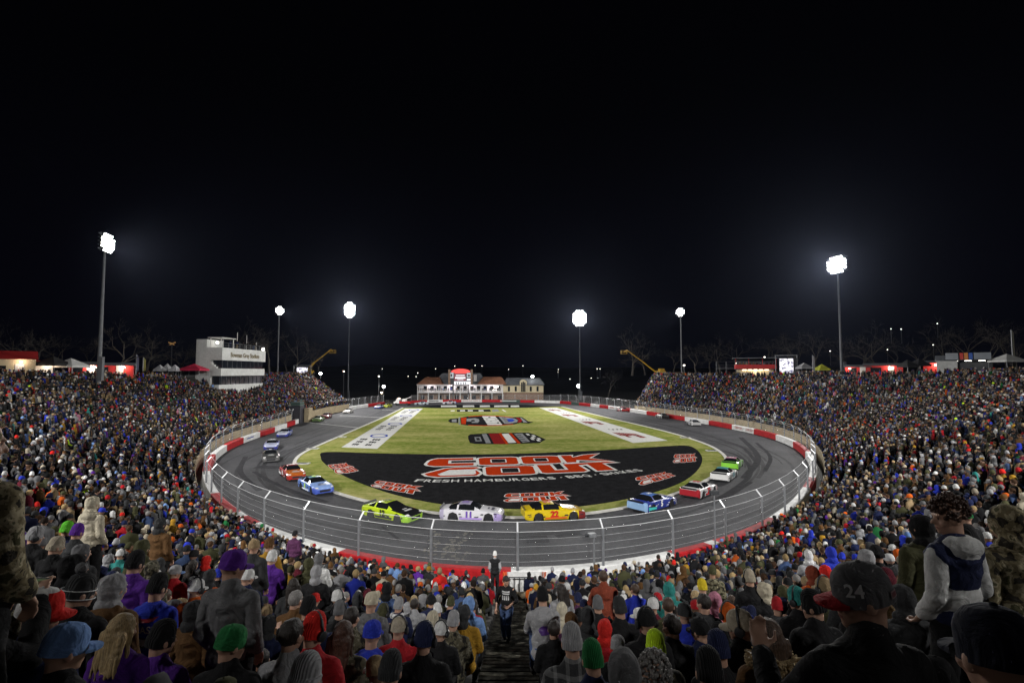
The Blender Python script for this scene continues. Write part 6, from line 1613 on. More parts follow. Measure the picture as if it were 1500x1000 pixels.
RAW = '''
-34 650 2.7 stand -25 coat pale_camo hood pale_camo|towering camouflage coat at the frame edge, beside the raised phone|jmat=camo hmat=camo
-70 872 3.0 stand_phone -20 coat black hair dark|person in black coat holding a phone up in both hands|
60 896 3.4 stand -68 jacket navy cap white|person in white and red trucker cap, profile, navy jacket|brim=bright_red panel=bright_red
97 950 2.9 stand -32 jacket black cap light_blue|person in light blue cap at the bottom corner|
117 868 4.5 stand -30 coat black pom_beanie charcoal|black coat and dark pom-pom beanie with white band|brim=grey
168 862 4.9 stand -14 hoodie brown hood light_grey|pale grey hood up over a brown jacket, beside purple coat|
180 922 4.2 stand -10 jacket purple long_hair blonde|long blonde hair falling over a purple scarf and dark coat|
231 861 5.6 stand -12 hoodie royal_blue beanie black|royal blue shirt with CLASH print on the back, black beanie|
198 826 6.6 stand -10 coat purple beanie black|purple coat standing behind the pale grey hood|
286 896 5.5 stand -16 coat brown hood charcoal|charcoal hood up over broad brown work jacket|
342 829 4.9 stand -35 jacket grey cap purple|tall standing person in grey fleece and purple cap|
338 944 4.3 sit -38 coat black cap green|green cap with dark brim above a black coat|brim=black
236 938 4.6 sit -30 coat purple beanie black|bright purple hooded wrap around someone in a black beanie|
288 862 6.9 stand -15 jacket orange cap white|orange jacket and white cap with black headset band|headset=1
137 738 10.6 stand -10 hoodie cream hood cream|cream hooded sweatshirt standing above seated neighbours|
236 768 12 stand -14 coat brown hood charcoal|brown work jacket and dark hood standing alone mid-crowd|
51 786 9 stand -30 coat black beanie light_grey|black coat and pale beanie under a headset near the frame edge|headset=1
82 801 8.2 stand -25 coat black beanie beige|black coat and beige knitted beanie, second from the frame edge|
98 776 10.4 stand 0 coat navy beanie lime|lime beanie beside a purple beanie|
113 780 10 stand 0 coat charcoal beanie purple|purple beanie beside the lime beanie|
110 832 5.7 stand -20 coat black hood black|black hood and black coat behind the pom-pom beanie|
121 810 8 stand -20 coat charcoal hood grey|mid-grey hood and charcoal coat behind the black hood|
209 803 9 stand 0 coat olive hood olive|olive hood and olive coat behind the purple coat|
223 834 8 stand 20 coat white hood white|camouflage hooded coat next to the blue CLASH shirt|jmat=camo hmat=camo
257 838 9.4 stand -30 coat red cap light_grey|red jacket and pale cap with blue brim|brim=light_blue
303 822 12 stand 0 coat charcoal hood bright_red|small bright red hood to the side of the purple cap|
308 845 9 stand 0 coat orange hood charcoal|charcoal hood over an orange jacket beside the grey fleece|
320 842 10.4 stand 0 coat black beanie royal_blue|royal blue beanie right beside the grey fleece|
372 801 10.2 stand 10 coat charcoal cap tan|tan cap and slate grey coat standing beyond the grey fleece|
394 799 11.2 sit 0 coat mustard beanie brown|mustard coat and brown beanie next to the tan cap|
398 818 11 sit -10 coat purple beanie white|white beanie and purple collar below the mustard coat|
362 846 9 sit -20 coat navy cap white|white cap just past the grey fleece's shoulder|
427 931 4.6 sit -20 jacket light_grey hair dark|dark short hair and light grey fleece back|
459 926 4.8 sit -25 coat red beanie bright_red|red hat with headset and heavy red jacket|headset=1
503 930 5.2 sit -10 coat white long_hair auburn|long wavy brown hair over olive camouflage coat|jmat=camo
545 929 6.0 sit -8 hoodie royal_blue cap royal_blue|royal blue cap and royal blue jersey with LUCAS lettering|
584 921 6.8 sit -6 coat red cap beige|beige cap with headphones and dark red jacket|headset=1
621 938 5.3 sit -8 coat black beanie navy|navy beanie with headphones and broad black coat by the aisle|headset=1
572 984 4.2 sit -10 coat navy beanie charcoal|charcoal beanie at the bottom edge below the LUCAS jersey|
446 1000 3.4 sit -10 coat grey beanie light_grey|pale grey beanie cut by the bottom edge|
433 879 8 sit -18 coat brown hair grey|grey short hair and brown jacket|
451 893 7 sit -10 coat charcoal beanie black|black beanie and charcoal coat beside the brown jacket|
461 879 9.6 sit 0 coat black cap bright_red|small red cap behind the black beanie|
497 895 8 sit 10 coat black beanie grey|heather grey beanie with headphones and black coat|headset=1
494 877 9 sit -10 coat charcoal cap white|white cap with dark band behind the heather beanie|headset=1
544 882 8 sit -15 hoodie grey cap cream|cream cap and grey sweatshirt in mid-block|
584 887 9.4 sit -15 coat navy beanie light_grey|pale knitted beanie above a checked scarf|
524 878 10 sit 0 coat charcoal hood charcoal|charcoal hood pulled up beside the cream cap|
538 871 11 sit 0 coat navy hood maroon|maroon hood behind the charcoal hood|
515 905 7 sit -15 coat white hair dark|dark hair and green camouflage jacket|jmat=camo
633 912 8 sit -25 coat black beanie cream|cream beanie beside a white cap with headphones|
646 925 7 sit -20 coat black cap white|white cap with headphones over camouflage hood near the aisle|headset=1
664 911 8 sit -10 coat white beanie light_grey|pale grey beanie nearest the aisle in camouflage coat|jmat=camo
680 899 8.3 sit -20 coat mustard hood charcoal|charcoal hood and mustard coat at the aisle edge|
687 886 9.4 sit -10 coat light_blue hood light_blue|light blue hooded jacket at the aisle edge|
641 893 10 sit 40 coat charcoal beanie white|white beanie turned sideways behind the cream beanie|
452 827 11.4 sit 0 coat olive hood olive|khaki hood and coat beside the grey hood, below the fence|
467 819 12.2 sit 0 coat white hood grey|grey hood over a white jacket, nearest the khaki hood|
463 839 10.5 sit 10 coat black hood light_grey|light grey hood with white scarf and black coat|
432 783 21 stand -10 coat plum beanie black|plum jacket and black beanie standing high against the fence|
725 812 24.6 stand 5 jacket light_grey beanie white|white beanie and black vest standing at the barrier by the gate|vest=black
795 876 8.5 sit_lean 10 hoodie light_grey beanie black|grey sweatshirt with purple print, crouched at the aisle|tcol=denim
823 893 9.6 sit 0 hoodie cream hood cream|cream hood and cream collar just past the aisle|
838 942 4.9 sit 5 coat charcoal beanie light_grey|heather grey ribbed beanie over black and grey plaid jacket|jmat=plaid
868 966 4.4 sit 10 coat navy beanie green|dark green knitted beanie below the red jacket|
905 946 6.2 sit -10 coat black cap light_grey|pale grey cap and black jacket beside the red hood|
886 921 7.0 sit -12 coat red hood bright_red|red hood and bulky red jacket by the plaid jacket|
961 950 5.3 sit 0 coat white beanie neon|neon yellow ribbed beanie over camouflage jacket|jmat=camo
914 986 3.5 sit 0 coat grey hood grey|large mid-grey hood at the bottom edge|
959 992 3.9 sit 5 coat olive curly_hair grey|curly grey hair at the bottom edge, olive coat|jmat=camo
884 846 10.8 sit_lean 0 coat rust hair brown|rust-red jacket hunched forward under bare brown hair|
861 903 8 sit 0 coat charcoal hood charcoal|dark grey hood and grey coat above the red jacket|
836 909 8.2 sit 20 coat plum hood brown|brown hood and plum coat next to the cream hood|
876 887 9.4 sit 0 coat black beanie grey|grey ribbed beanie behind the dark grey hood|
812 922 7.4 sit -20 coat black hair dark|short dark hair and black jacket beside the aisle|
908 892 7.6 sit 15 coat black beanie charcoal|charcoal beanie and glossy black coat by the white cap|
947 912 6 sit 10 coat black cap black|black cap over black coat behind the neon beanie|headset=1
936 901 9.5 sit 60 coat black cap white|small white cap turned sideways by the black cap|
957 888 9 sit -20 coat maroon cap white|white and maroon cap with headset|brim=maroon headset=1
979 888 8.5 sit -10 hoodie olive hair brown|cropped brown hair with bare neck over olive hoodie|
980 864 10 sit 0 coat teal hood teal|teal hood and teal coat|
1029 860 11 sit 0 coat charcoal beanie yellow|small yellow beanie in a dark block|
1003 899 7.5 sit -20 coat royal_blue cap charcoal|charcoal cap and blue racing jacket beside brown cropped hair|
984 918 6.2 sit 30 coat black hair dark|close-cropped dark hair, ear showing, black coat by neon beanie|
1031 884 8 sit 30 hoodie charcoal hair dark|dark glossy hair and grey hoodie beside a pink jacket|
1047 880 8.3 sit 0 coat pink hood pink|pale pink hooded jacket beside dark glossy hair|
1066 899 6.8 sit 15 coat charcoal hood orange|vivid orange-red hood with headphones over it|headset=1
1084 917 5.0 sit 60 coat black cap beige|beige cap turned sideways, brim out, headset band over it|headset=1
1052 925 6.6 sit 20 coat lime hood black|lime green jacket and black hood under the orange-red hood|
1026 924 6.2 sit 30 coat navy cap black|black cap and navy jacket beside lime jacket|
1053 953 4.8 sit 0 coat black beanie navy|plain navy beanie below the beige cap|
1040 986 3.9 sit -5 coat charcoal beanie black|large black beanie at the bottom edge|
1126 933 4.3 sit 0 coat brown long_hair brown|long brown hair above a thick tan fur collar|
1098 848 9.5 sit 0 coat black beanie beige|beige beanie with headset strap in the upper block|headset=1
1118 866 9.4 sit 40 coat black hood cream|cream hood seen from the side|
1168 879 7 sit 30 coat black beanie teal|teal beanie with black headset strap|headset=1
1192 889 5.5 sit 45 coat black beanie black|black beanie in profile, black jacket with white marks|
1190 841 9.5 sit 0 coat orange hood rust|rust orange hood and jacket beside a bright red hood|
1209 839 10.4 sit 0 coat navy hood bright_red|bright red hood beside the rust orange hood|
1183 814 13 sit 0 coat light_grey hood white|white fleecy hood with headphones above the orange hood|headset=1
1217 810 12.4 sit 0 coat royal_blue hood royal_blue|royal blue hood and coat above the bright red hood|
1261 874 2.35 stand_hold 72 jacket black cap grey|grey cap numbered 24 with red brim, black jacket|brim=red
1322 878 5.6 sit 0 coat charcoal hood charcoal|charcoal hood between the 24 cap and the youth|
1268 818 9 sit 20 coat black hood light_grey|pale-rimmed hood and black coat above the 24 cap|
1285 813 9.2 sit 10 coat black beanie black|black beanie close beside the pale-rimmed hood|
1389 757 4.3 stand 62 hoodie white curly_hair auburn|curly-haired youth standing in grey hoodie and navy red vest|vest=navy turn=12
1347 773 6.2 stand 20 coat olive hood black|black hood and shaggy olive coat beside the youth|
1412 790 6.0 stand 50 coat white beanie black|black beanie and white jacket behind the youth|
1412 757 9 stand 20 coat black cap green|green and white cap behind the curly hair|panel=white
1472 766 4.4 stand 10 coat pale_camo hood pale_camo|brown camouflage hooded coat standing tall at the frame edge|jmat=camo hmat=camo
1462 962 1.6 stand -6 coat black cap ink|large dark cap and bare neck at the bottom corner|
1300 850 7.6 sit 10 coat tan beanie maroon|tan jacket and maroon beanie ahead of the dark hoods|
1243 862 6.6 sit 0 coat charcoal hood black|black hood and charcoal coat left of the numbered grey cap|
1208 862 7.2 sit 10 coat olive cap tan|tan cap with dark strap above the teal beanie|headset=1
'''
# the camera row: label words such as left are avoided
RAW = RAW.replace('left of the numbered grey cap', 'just ahead of the numbered grey cap')
HERO = {}
for line in RAW.strip().split('\n'):
    head_, label, opts = line.split('|'); f = head_.split()
    kw = {}
    for o_ in opts.split():
        k, v = o_.split('='); kw[k] = {'headset': bool, 'turn': float}.get(k, str)(v)
    u, v, d = float(f[0]), float(f[1]), float(f[2])
    o = hero(u, v, d, f[3], float(f[4]), f[5], f[6], f[7], f[8], label, **kw)
    HERO[label] = o
def H_(key): return next(o for l, o in HERO.items() if key in l)

# prints and lettering on caps and jackets
p, Hm, hat = H_('numbered 24')
project_text('24', .066, HATS['cap'], (.0, .015, .042), (1, -.25, -.12), (0, 0, 1), 'decal', (.7, .7, .7), hat)
o = project_text('', 0, HATS['cap'], (0, -.012, .022), (.55, 1, -.05), (0, 0, 1), 'decal', (.28, .20, .2), hat, poly=[(-.022, -.013), (.022, -.013), (.022, .013), (-.022, .013)]); o.name = 'patch'
o = project_text('', 0, HATS['cap'], (0, -.012, .022), (.55, 1, -.05), (0, 0, 1), 'decal', (.16, .02, .03), hat, poly=[(-.018, -.008), (.018, -.008), (.018, .008), (-.018, .008)]); o.name = 'patch'; 
for v in o.data.vertices: v.co += Vector((.0006, -.0015, 0))
def back_print(key, style, kind, rows, col, z0, size, mtl='decal', y=-1):
    p_, _, _ = H_(key); tgt = clothes(kind, style)
    for k, (txt, sz, xs, dx) in enumerate(rows): project_text(txt, sz, tgt, (dx, 0, z0 - k * size), (0, -y, 0), (0, 0, 1), mtl, col, p_, xs)
back_print('CLASH print', 'hoodie', 'stand', [('CLASH', .10, 1.0, -.02)], (.55, .55, .5), 1.27, .1)
p_, _, _ = H_('CLASH print'); tg = clothes('stand', 'hoodie')
for (poly, col, dz) in (([(-.13, .03), (.10, .05), (.14, .09), (-.09, .08)], (.25, .02, .03), 1.31), ([(-.12, .0), (.12, .0), (.09, -.07), (.0, -.10), (-.09, -.07)], (.02, .02, .03), 1.19), ([(-.08, -.01), (.08, -.01), (.06, -.05), (.0, -.075), (-.06, -.05)], (.4, .4, .38), 1.185)):
    o = project_text('', 0, tg, (-.02, 0, dz), (0, 1, 0), (0, 0, 1), 'decal', col, p_, poly=poly); o.name = 'print_shape'
    for v in o.data.vertices: v.co.y -= .002 * (col[0] > .3) + .001
back_print('LUCAS lettering', 'hoodie', 'sit', [('LUCAS', .075, 1.1, .05)], (.55, .55, .6), .95, .1)
p_, _, _ = H_('LUCAS lettering'); tg = clothes('sit', 'hoodie')
o = project_text('', 0, tg, (0, 0, .86), (0, 1, 0), (0, 0, 1), 'decal', (.40, .42, .55), p_, poly=[(-.15, .06), (-.11, .06), (.12, -.10), (.07, -.12), (-.15, .02)]); o.name = 'print_shape'
p_, _, _ = H_('purple print'); tg = clothes('sit_lean', 'hoodie')
o = project_text('', 0, tg, (.02, .1, .84), (0, 1, 0), (0, 0, 1), 'decal', (.10, .04, .22), p_, poly=[(-.10, .0), (-.04, .06), (.08, .05), (.12, .0), (.05, -.04), (-.06, -.05)]); o.name = 'print_shape'
p_, _, _ = H_('white marks'); tg = clothes('sit', 'coat')
for (x, z, w_) in ((-.08, .93, .05), (.06, .95, .04), (-.02, .86, .06)):
    o = project_text('', 0, tg, (x, 0, z), (0, 1, 0), (0, 0, 1), 'decal', (.35, .35, .34), p_, poly=[(-w_ / 2, -.008), (w_ / 2, -.004), (w_ / 2, .008), (-w_ / 2, .004)]); o.name = 'print_shape'
p_, _, _ = H_('trucker cap'); tg = clothes('stand', 'jacket')
for (x, z, w_) in ((.16, 1.33, .05), (.20, 1.28, .05), (.22, 1.22, .04)):
    o = project_text('', 0, tg, (x, 0, z), (0, 1, 0), (0, 0, 1), 'decal', (.45, .45, .45), p_, poly=[(-w_ / 2, -.012), (w_ / 2, -.012), (w_ / 2, .012), (-w_ / 2, .012)]); o.name = 'print_shape'
# knitted white bands on the pom-pom beanie
_, _, hb_ = H_('pom-pom beanie')
for z in (-.03, .03):
    b = MB(); n = 24; b.tube([Vector((.088 * 1.075 * math.cos(2 * PI * k / n), -.012 + .108 * 1.075 * math.sin(2 * PI * k / n) , z - .12 * .108 * math.sin(2 * PI * k / n))) for k in range(n)], .0045, 5, closed=True)
    o = link('white_band', b.mesh('white_band', [M['decal']]), hb_); o.color = (.55, .55, .55, 1)
# fur collar, vest trim, zebra scarf
p_, Hm, _ = H_('fur collar'); o = link('fur_collar', HATS['fur_collar'], p_); o.matrix_local = Hm; o.color = (.34, .25, .13, 1)
p_, Hm, _ = H_('checked scarf'); b = MB(); b.tube([(.085 * math.cos(a), -.03 + .085 * math.sin(a), -.15) for a in np.linspace(0, 2 * PI, 15)[:-1]], .045, 8, closed=True)
m_ = M['plaid']; o = link('scarf', b.mesh('scarf', [m_], True), p_); o.matrix_local = Hm; o.color = (.6, .6, .6, 1)
p_, _, _ = H_('curly-haired youth'); tg = clothes('stand', 'vest')
for x0 in (-.14,):
    o = project_text('', 0, tg, (x0, 0, 1.22), (.35, -1, 0), (0, 0, 1), 'decal', (.40, .03, .04), p_, poly=[(-.02, .16), (.02, .16), (.025, -.22), (-.025, -.22)]); o.name = 'red_stripe'

# phone and camera that are held
p_, _, _ = H_('holding a phone'); J = pose('stand_phone'); mw = Matrix.Translation(p_.location) @ Matrix.Rotation(p_.rotation_euler.z, 4, 'Z') @ Matrix.Scale(p_.scale.x, 4)
c = mw @ ((J['wrR'] + J['wrL']) / 2 + Vector((0, .07, .06)))
t = thing('phone', 'small dark phone with a faintly lit screen held up in both hands', 'phone', c, p_.rotation_euler.z)
b = MB(); b.box((0, 0, 0), (.16, .009, .078)); link('case', b.mesh('case', [M['dark_metal']]), t)
b = MB(); b.quad((-.074, -.0055, -.034), (.074, -.0055, -.034), (.074, -.0055, .034), (-.074, -.0055, .034)); link('screen', b.mesh('screen', [mat('phone_screen_lit', (.02, .02, .02), .3, emit=(.35, .5, .25), estr=.12)]), t)
# man climbing the aisle towards the camera
ad = 13.3; az_ = tread(0, ad)
ww = person((-.14, ad, tread(-1.2, ad)), PI - .25, 'walk', 30, -28, .97, SKIN[1], 'tee', C_['black'], (.05, .08, .17), 'hair', HAIR['dark'], 'man climbing the aisle steps in black printed shirt and jeans', 'spectators in the stand')
tg = clothes('walk', 'tee')
for k, z in enumerate((1.36, 1.31)):
    project_text(('RACE', 'NIGHT')[k] if False else '', 0, tg, (.0, 0, z), (0, -1, 0), (0, 0, 1), 'decal', (.5, .5, .5), ww[0], poly=[(-.10 + .02 * k, -.015), (.10 - .01 * k, -.018), (.11, .015), (-.09, .018)]).name = 'print_shape'
for x in (-.075, -.025, .025, .075): project_text('', 0, tg, (x, 0, 1.21), (0, -1, 0), (0, 0, 1), 'decal', (.5, .5, .5), ww[0], poly=[(-.014, -.06), (.016, -.05), (.014, .05), (-.016, .055)]).name = 'print_shape'
heroes.append((740, 850, ad, -.14, ad, 1, 1, 'aisle man'))

# ------------------------------------------------------------------ the rest of the crowd
def sample_slots():
    out = []
    for r in range(NR):
        line = [bowl(i, r + .5) for i in range(NC)]; zz = [bowl(i, r).z for i in range(NC)]; wd = [(bowl(i, r + 1).xy - bowl(i, r).xy).length for i in range(NC)]
        acc = random.uniform(0, .5)
        for i in range(NC - 1):
            a, c = line[i], line[i + 1]; L = (c.xy - a.xy).length
            w = wd[i]; stride = max(1, round(.70 / max(w, .05)))
            while acc < L:
                t_ = acc / L; p = a.lerp(c, t_); z = zz[i] * (1 - t_) + zz[i + 1] * t_
                acc += random.uniform(.43, .54)
                if r % stride: continue
                if abs(p.x) < .80 and p.y < 28: continue
                if random.random() < .035: continue
                out.append((p.x + random.gauss(0, .05), p.y + random.gauss(0, .06), z, r))
            acc -= L
    return out
slots = sample_slots()
# standing people along the rim behind the last row
for i in np.arange(0, NC - 1.01, .12):
    p = bowl(float(i), NR)
    if p.y > 4 and random.random() < .55: out_ = (p.x * 1.006, p.y, p.z, NR); slots.append(out_)
HZ = {'sit': 1.225, 'stand': 1.63}
keep = []
for (x, y, z, r) in slots:
    cen = y < 30 and abs(x) < 16
    pst = .10 if cen else (.42 if y < 40 else .5)
    if r == NR: pst = 1
    k = 'stand' if random.random() < pst else 'sit'
    s = random.gauss(.955, .035); u, v, w = proj((x, y, z + HZ[k] * s))
    if w < 3.1 or not (-330 < u < 1830) or v > 1150: continue
    bad = False
    for (hu, hv, hd, hx, hy, *_r) in heroes:
        if (hx - x) ** 2 + (hy - y) ** 2 < .46 ** 2: bad = True; break
        if w < hd - .2:
            hs = 160 / hd; ss = 160 / w
            if abs(u - hu) < .75 * ss + .4 * hs and v < hv + 1.5 * hs + .5 * ss and hd < 14: bad = True; break
    if not bad: keep.append((x, y, z, k, s, u, v, w))
inframe = sorted([q for q in keep if -10 < q[5] < 1510 and q[6] < 1003], key=lambda q: q[7])
n_single = 300 - len(heroes)
single = inframe[:n_single]; single_set = set(id(q) for q in single)
JK = [('black', 40), ('charcoal', 20), ('navy', 15), ('brown', 9), ('olive', 10), ('grey', 9), ('tan', 3), ('red', 2.2), ('royal_blue', 1.8), ('green', .8), ('maroon', 2.5), ('light_grey', 3.5), ('purple', .6), ('teal', .6), ('camouflage', 8), ('orange', .6), ('denim', 3), ('plum', 2)]
HT = [('beanie', 'black', 14), ('beanie', 'charcoal', 10), ('beanie', 'grey', 6), ('beanie', 'navy', 7), ('beanie', 'mustard', 1), ('beanie', 'red', 1.2), ('beanie', 'white', 2.2), ('beanie', 'olive', 3.5), ('beanie', 'orange', .6), ('beanie', 'royal_blue', 1), ('cap', 'black', 10), ('cap', 'navy', 6), ('cap', 'white', 4), ('cap', 'red', 2), ('cap', 'grey', 5), ('cap', 'tan', 3), ('cap', 'royal_blue', 1.2), ('cap', 'charcoal', 5), ('cap', 'maroon', 1),
      ('hood', 'black', 9), ('hood', 'charcoal', 8), ('hood', 'grey', 5), ('hood', 'navy', 6), ('hood', 'olive', 4), ('hood', 'brown', 3), ('hood', 'maroon', 1), ('hood', 'purple', .5), ('hood', 'light_grey', 2), ('hair', 'dark', 8), ('hair', 'brown', 6), ('hair', 'blonde', 1.5), ('hair', 'grey', 2), ('long_hair', 'brown', 4), ('long_hair', 'blonde', 1.5), ('long_hair', 'dark', 3), ('pom_beanie', 'white', .7), ('pom_beanie', 'red', .5), ('pom_beanie', 'navy', 1)]
combos = [((h, hc), j, hw * jw) for h, hc, hw in HT for j, jw in JK]
wts = np.array([c[2] for c in combos], float); order = rng.choice(len(combos), size=n_single, replace=False, p=wts / wts.sum())
WORD = {'pom_beanie': 'pom-pom beanie', 'long_hair': 'long hair', 'hair': 'short hair'}
GARB = {'jacket': 'jacket', 'coat': 'coat', 'hoodie': 'hoodie'}
R2 = random.Random(77); PRINTS = {}
def seen_place(q):
    x, y, u = q[0], q[1], q[5]
    if abs(x) < 2.0: return 'beside the aisle'
    return None
for q, ci_ in zip(single, order):
    (h, hc), j, _ = combos[ci_]; x, y, z, k, s, u, v, w = q
    style = R2.choice(['coat', 'coat', 'jacket', 'hoodie']); kind = k
    if k == 'sit': kind = R2.choice(['sit', 'sit', 'sit', 'sit_lean', 'sit_phone'])
    else: kind = R2.choice(['stand', 'stand', 'stand_phone' if R2.random() < .3 else 'stand'])
    yaw = R2.choice([-40, -20, 0, 0, 20, 40]); hs_ = R2.random() < .16 and h in ('beanie', 'cap', 'hood')
    colr = HAIR[hc] if 'hair' in h else C_[hc]
    jc = C_['olive'] if j == 'camouflage' else C_[j]
    if j == 'camouflage': jc = (1, 1, .9)
    lab = f"person in {hc.replace('_', ' ')} {WORD.get(h, h)} and {j.replace('_', ' ')} {GARB[style]}{' with headset' if hs_ else ''}, {'standing' if k == 'stand' else 'seated'} {seen_place(q) or 'in the packed rows'}"
    if 'hair' in h: lab = lab.replace('in ', 'with ', 1)
    br_ = R2.choice([None, None, C_['black'], C_['white'], C_['red'], C_['navy']]) if h == 'cap' else None
    pn_ = C_['white'] if h == 'cap' and R2.random() < .22 and hc != 'white' else None
    po = person((x, y, z), face_track(x, y) + R2.gauss(0, .18), kind, yaw, -10, s, R2.choice(SKIN), style, jc, R2.choice([C_['black'], C_['navy'], C_['denim'], C_['charcoal'], C_['tan']]), h, colr, lab, 'spectators in the stand', 'camo' if j == 'camouflage' else 'fabric', None, br_, pn_, hs_)[0]
    if j != 'camouflage' and R2.random() < .36:
        vn = R2.randrange(4); key = (kind, style, vn)
        if key not in PRINTS:
            zc = pose(kind)['chest'].z; yc = pose(kind)['chest'].y
            if vn == 0: shp, zz = [(-.09, -.05), (.09, -.05), (.09, .05), (-.09, .05)], zc
            elif vn == 1: shp, zz = [(-.15, -.016), (.15, -.016), (.15, .016), (-.15, .016)], zc + .05
            elif vn == 2: shp, zz = [(.07 * math.cos(t_), .07 * math.sin(t_)) for t_ in np.linspace(0, 2 * PI, 13)[:-1]], zc + .01
            else: shp, zz = [(-.12, .02), (.0, .075), (.12, .02), (.10, -.01), (.0, .04), (-.10, -.01)], zc + .02
            tmp = project_text('', 0, clothes(kind, style), (0, yc, zz), (0, 1, 0), (0, 0, 1), 'decal', (1, 1, 1), po, poly=shp); PRINTS[key] = tmp.data; bpy.data.objects.remove(tmp)
        pr = link('print_shape', PRINTS[key], po); pr.color = (*R2.choice([C_['light_grey'], C_['grey'], C_['red'], C_['royal_blue'], C_['white'], C_['black'], C_['mustard']]), 1)

# all the others: one mass of figures
def tris(me, target=None):
    o = link('lod_tmp', me)
    t0 = sum(len(p.vertices) - 2 for p in me.polygons)
    m1 = o.modifiers.new('t', 'TRIANGULATE')
    if target and t0 > target: d = o.modifiers.new('d', 'DECIMATE'); d.ratio = target / t0
    dg = bpy.context.evaluated_depsgraph_get(); dg.update(); m2 = bpy.data.meshes.new_from_object(o.evaluated_get(dg)); bpy.data.objects.remove(o)
    m2.calc_loop_triangles(); V = np.array([v.co[:] for v in m2.vertices]); T = np.array([t.vertices[:] for t in m2.loop_triangles]); bpy.data.meshes.remove(m2); return V, T
def headonly(H):
    b = MB(); R = H.to_3x3(); b.ell(H @ Vector((0, -.01, .01)), (.078, .10, .115), R, 10, 7); b.cap(H @ Vector((0, 0, -.16)), H @ Vector((0, 0, -.08)), .05, .05, 6); return b.mesh('h')
def variant(kind, style, hat, yaw, n):
    J = pose(kind); H = headM(J, yaw, -8); parts = []
    parts.append((0, *tris(headonly(H), n[0]))); parts.append((1, *tris(clothes(kind, style), n[1]))); parts.append((2, *tris(clothes(kind, 'trousers'), n[2])))
    V, T = tris(HATS[hat], n[3]); V = V @ np.array(H.to_3x3()).T + np.array(H.translation); parts.append((3, V, T))
    if hat == 'cap':
        V, T = tris(HATS['brim'], n[4]); V = V @ np.array(H.to_3x3()).T + np.array(H.translation); parts.append((3, V, T))
    Vs, Ts, Ps, o_ = [], [], [], 0
    for pid, V, T in parts: Vs.append(V); Ts.append(T + o_); Ps.append(np.full(len(V), pid)); o_ += len(V)
    return np.concatenate(Vs), np.concatenate(Ts), np.concatenate(Ps)
LOD = {}
for kind in ('sit', 'stand'):
    for hat in ('beanie', 'cap', 'hood', 'hair'):
        for yaw in (-25, 25):
            LOD[(0, kind, hat, yaw)] = variant(kind, 'coat', hat, yaw, (90, 170, 90, 90, 24))
        LOD[(1, kind, hat, 0)] = variant(kind, 'coat', hat, 0, (36, 64, 30, 40, 10))
def pick(pairs, n):
    w_ = np.array([b for _, b in pairs], float); return rng.choice(len(pairs), size=n, p=w_ / w_.sum())
rest = [q for q in keep if id(q) not in single_set]
# people on the fieldhouse balcony, the press box roof, the suite and the concourse behind the rim
def extra(x, y, z):
    u, v, w = proj((x, y, z + 1.5)); rest.append((x, y, z, 'stand', random.gauss(1, .03), u, v, w))
zf_ = at(750, 574, 207).z
for x in np.arange((614 - 750) / F * 207, (735 - 750) / F * 207, .62):
    if random.random() < .8: extra(x + random.gauss(0, .1), 207.3 + random.random() * .8, zf_)
for y in np.arange(110, 123, .9):
    if random.random() < .5: extra(-60.6, y, 16.62)
for x in np.arange(-4.2, 4.3, .8):
    c_ = onland(1106, 134); extra(c_.x + x * math.cos(R45(-20)), c_.y + x * math.sin(R45(-20)) - 1.6, Gz + 1.8)
for side in (-1, 1):
    for k in range(90):
        i = random.uniform(40, 100) if side < 0 else random.uniform(NC - 105, NC - 40)
        p = bowl(i, NR); o_ = random.uniform(1.2, 4.0); extra(p.x + side * o_, p.y, p.z + (10.65 - p.z) * o_ / 6 - .1)
JC = [('black', 34), ('charcoal', 18), ('navy', 14), ('brown', 9), ('olive', 10), ('grey', 9), ('tan', 5), ('red', 3), ('royal_blue', 3.4), ('green', .8), ('maroon', 3), ('light_grey', 4), ('white', 1.8), ('purple', 1), ('teal', .7), ('orange', 1.4), ('denim', 4), ('mustard', 1), ('neon', .2), ('pink', .5), ('light_blue', .8), ('cream', 1.6), ('bright_red', .6)]
HC = [('black', 24), ('charcoal', 16), ('grey', 14), ('navy', 9), ('white', 7), ('light_grey', 8), ('red', 3), ('bright_red', 1.4), ('royal_blue', 2.6), ('tan', 5), ('olive', 6), ('orange', .9), ('mustard', 1), ('beige', 5), ('brown', 4), ('neon', .3), ('purple', .6), ('light_blue', .8)]
AV, AT, AC, base = [], [], [], 0
pal = lambda P: np.array([C_[k] for k, _ in P])
JP, HP = pal(JC), pal(HC); HRP = np.array([HAIR['dark'], HAIR['brown'], HAIR['brown'], HAIR['grey'], HAIR['blonde']]); TP = np.array([C_['black'], C_['navy'], C_['denim'], C_['charcoal'], C_['tan']]); SP = np.array(SKIN)
buckets = {}
for q in rest:
    hat = ('beanie', 'cap', 'hood', 'hair')[int(rng.choice(4, p=[.34, .26, .20, .20]))]
    lod = 0 if q[7] < 34 else 1; yaw = (-25, 25)[int(rng.integers(2))] if lod == 0 else 0
    buckets.setdefault((lod, q[3], hat, yaw), []).append(q)
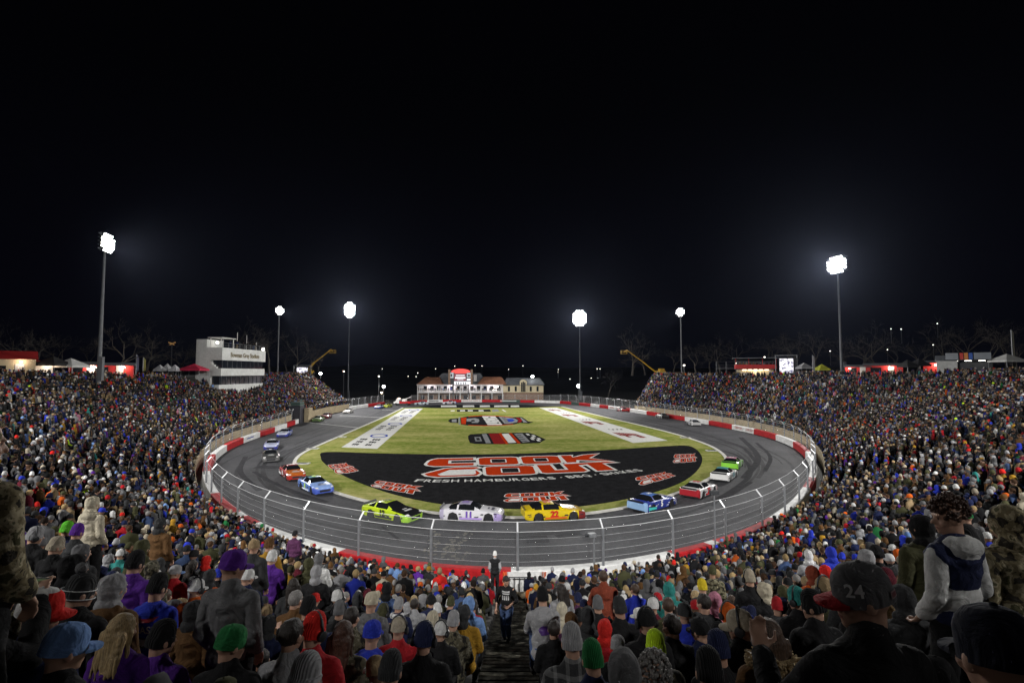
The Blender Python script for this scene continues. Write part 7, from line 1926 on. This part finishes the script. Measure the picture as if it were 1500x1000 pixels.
for key, qs in buckets.items():
    V, T, P = LOD[key]; n = len(qs); A = np.array([[q[0], q[1], q[2], q[4]] for q in qs])
    rz = np.array([face_track(q[0], q[1]) for q in qs]) + rng.normal(0, .35, n); c, s = np.cos(rz), np.sin(rz)
    X = (V[None, :, 0] * c[:, None] - V[None, :, 1] * s[:, None]) * A[:, 3:4] + A[:, 0:1]; Y = (V[None, :, 0] * s[:, None] + V[None, :, 1] * c[:, None]) * A[:, 3:4] + A[:, 1:2]; Z = V[None, :, 2] * A[:, 3:4] + A[:, 2:3]
    AV.append(np.stack([X, Y, Z], -1).reshape(-1, 3)); AT.append((T[None] + (np.arange(n) * len(V))[:, None, None] + base).reshape(-1, 3)); base += n * len(V)
    hc = HRP[rng.integers(len(HRP), size=n)] if key[2] == 'hair' else HP[pick(HC, n)]
    jc = JP[pick(JC, n)]
    if key[2] == 'hood': same = rng.random(n) < .7; hc[same] = jc[same]
    col = np.stack([.62 * SP[rng.choice(len(SP), size=n, p=[.25, .25, .2, .2, .1])], jc * rng.uniform(.30, .85, (n, 1)), TP[rng.integers(len(TP), size=n)] * .6, hc * rng.uniform(.55, 1.05, (n, 1))], 1)
    AC.append(col[:, P, :].reshape(-1, 3))
AV = np.concatenate(AV); AT = np.concatenate(AT); AC = np.concatenate(AC)
me = bpy.data.meshes.new('crowd'); me.vertices.add(len(AV)); me.vertices.foreach_set('co', AV.astype(np.float32).ravel())
me.loops.add(AT.size); me.loops.foreach_set('vertex_index', AT.astype(np.int32).ravel()); me.polygons.add(len(AT)); me.polygons.foreach_set('loop_start', np.arange(0, AT.size, 3, dtype=np.int32))
try: me.polygons.foreach_set('loop_total', np.full(len(AT), 3, dtype=np.int32))
except Exception: pass
me.polygons.foreach_set('use_smooth', np.ones(len(AT), dtype=bool))
ca = me.color_attributes.new('col', 'FLOAT_COLOR', 'POINT'); ca.data.foreach_set('color', np.concatenate([AC, np.ones((len(AC), 1))], 1).astype(np.float32).ravel())
me.materials.append(M['crowd']); me.update(calc_edges=True); me.validate()
cr_ob = link('crowd', me); cr_ob['kind'] = 'stuff'; cr_ob['label'] = 'packed mass of spectators filling the stadium stands'
print('crowd', len(rest), 'tris', len(AT), 'singles', len(single), 'heroes', len(heroes), 'max depth single', single[-1][7])
for h in heroes:
    if abs(h[5] - h[6]) > .02: print('hero off tread: %.2f %s' % (h[5], h[7]))
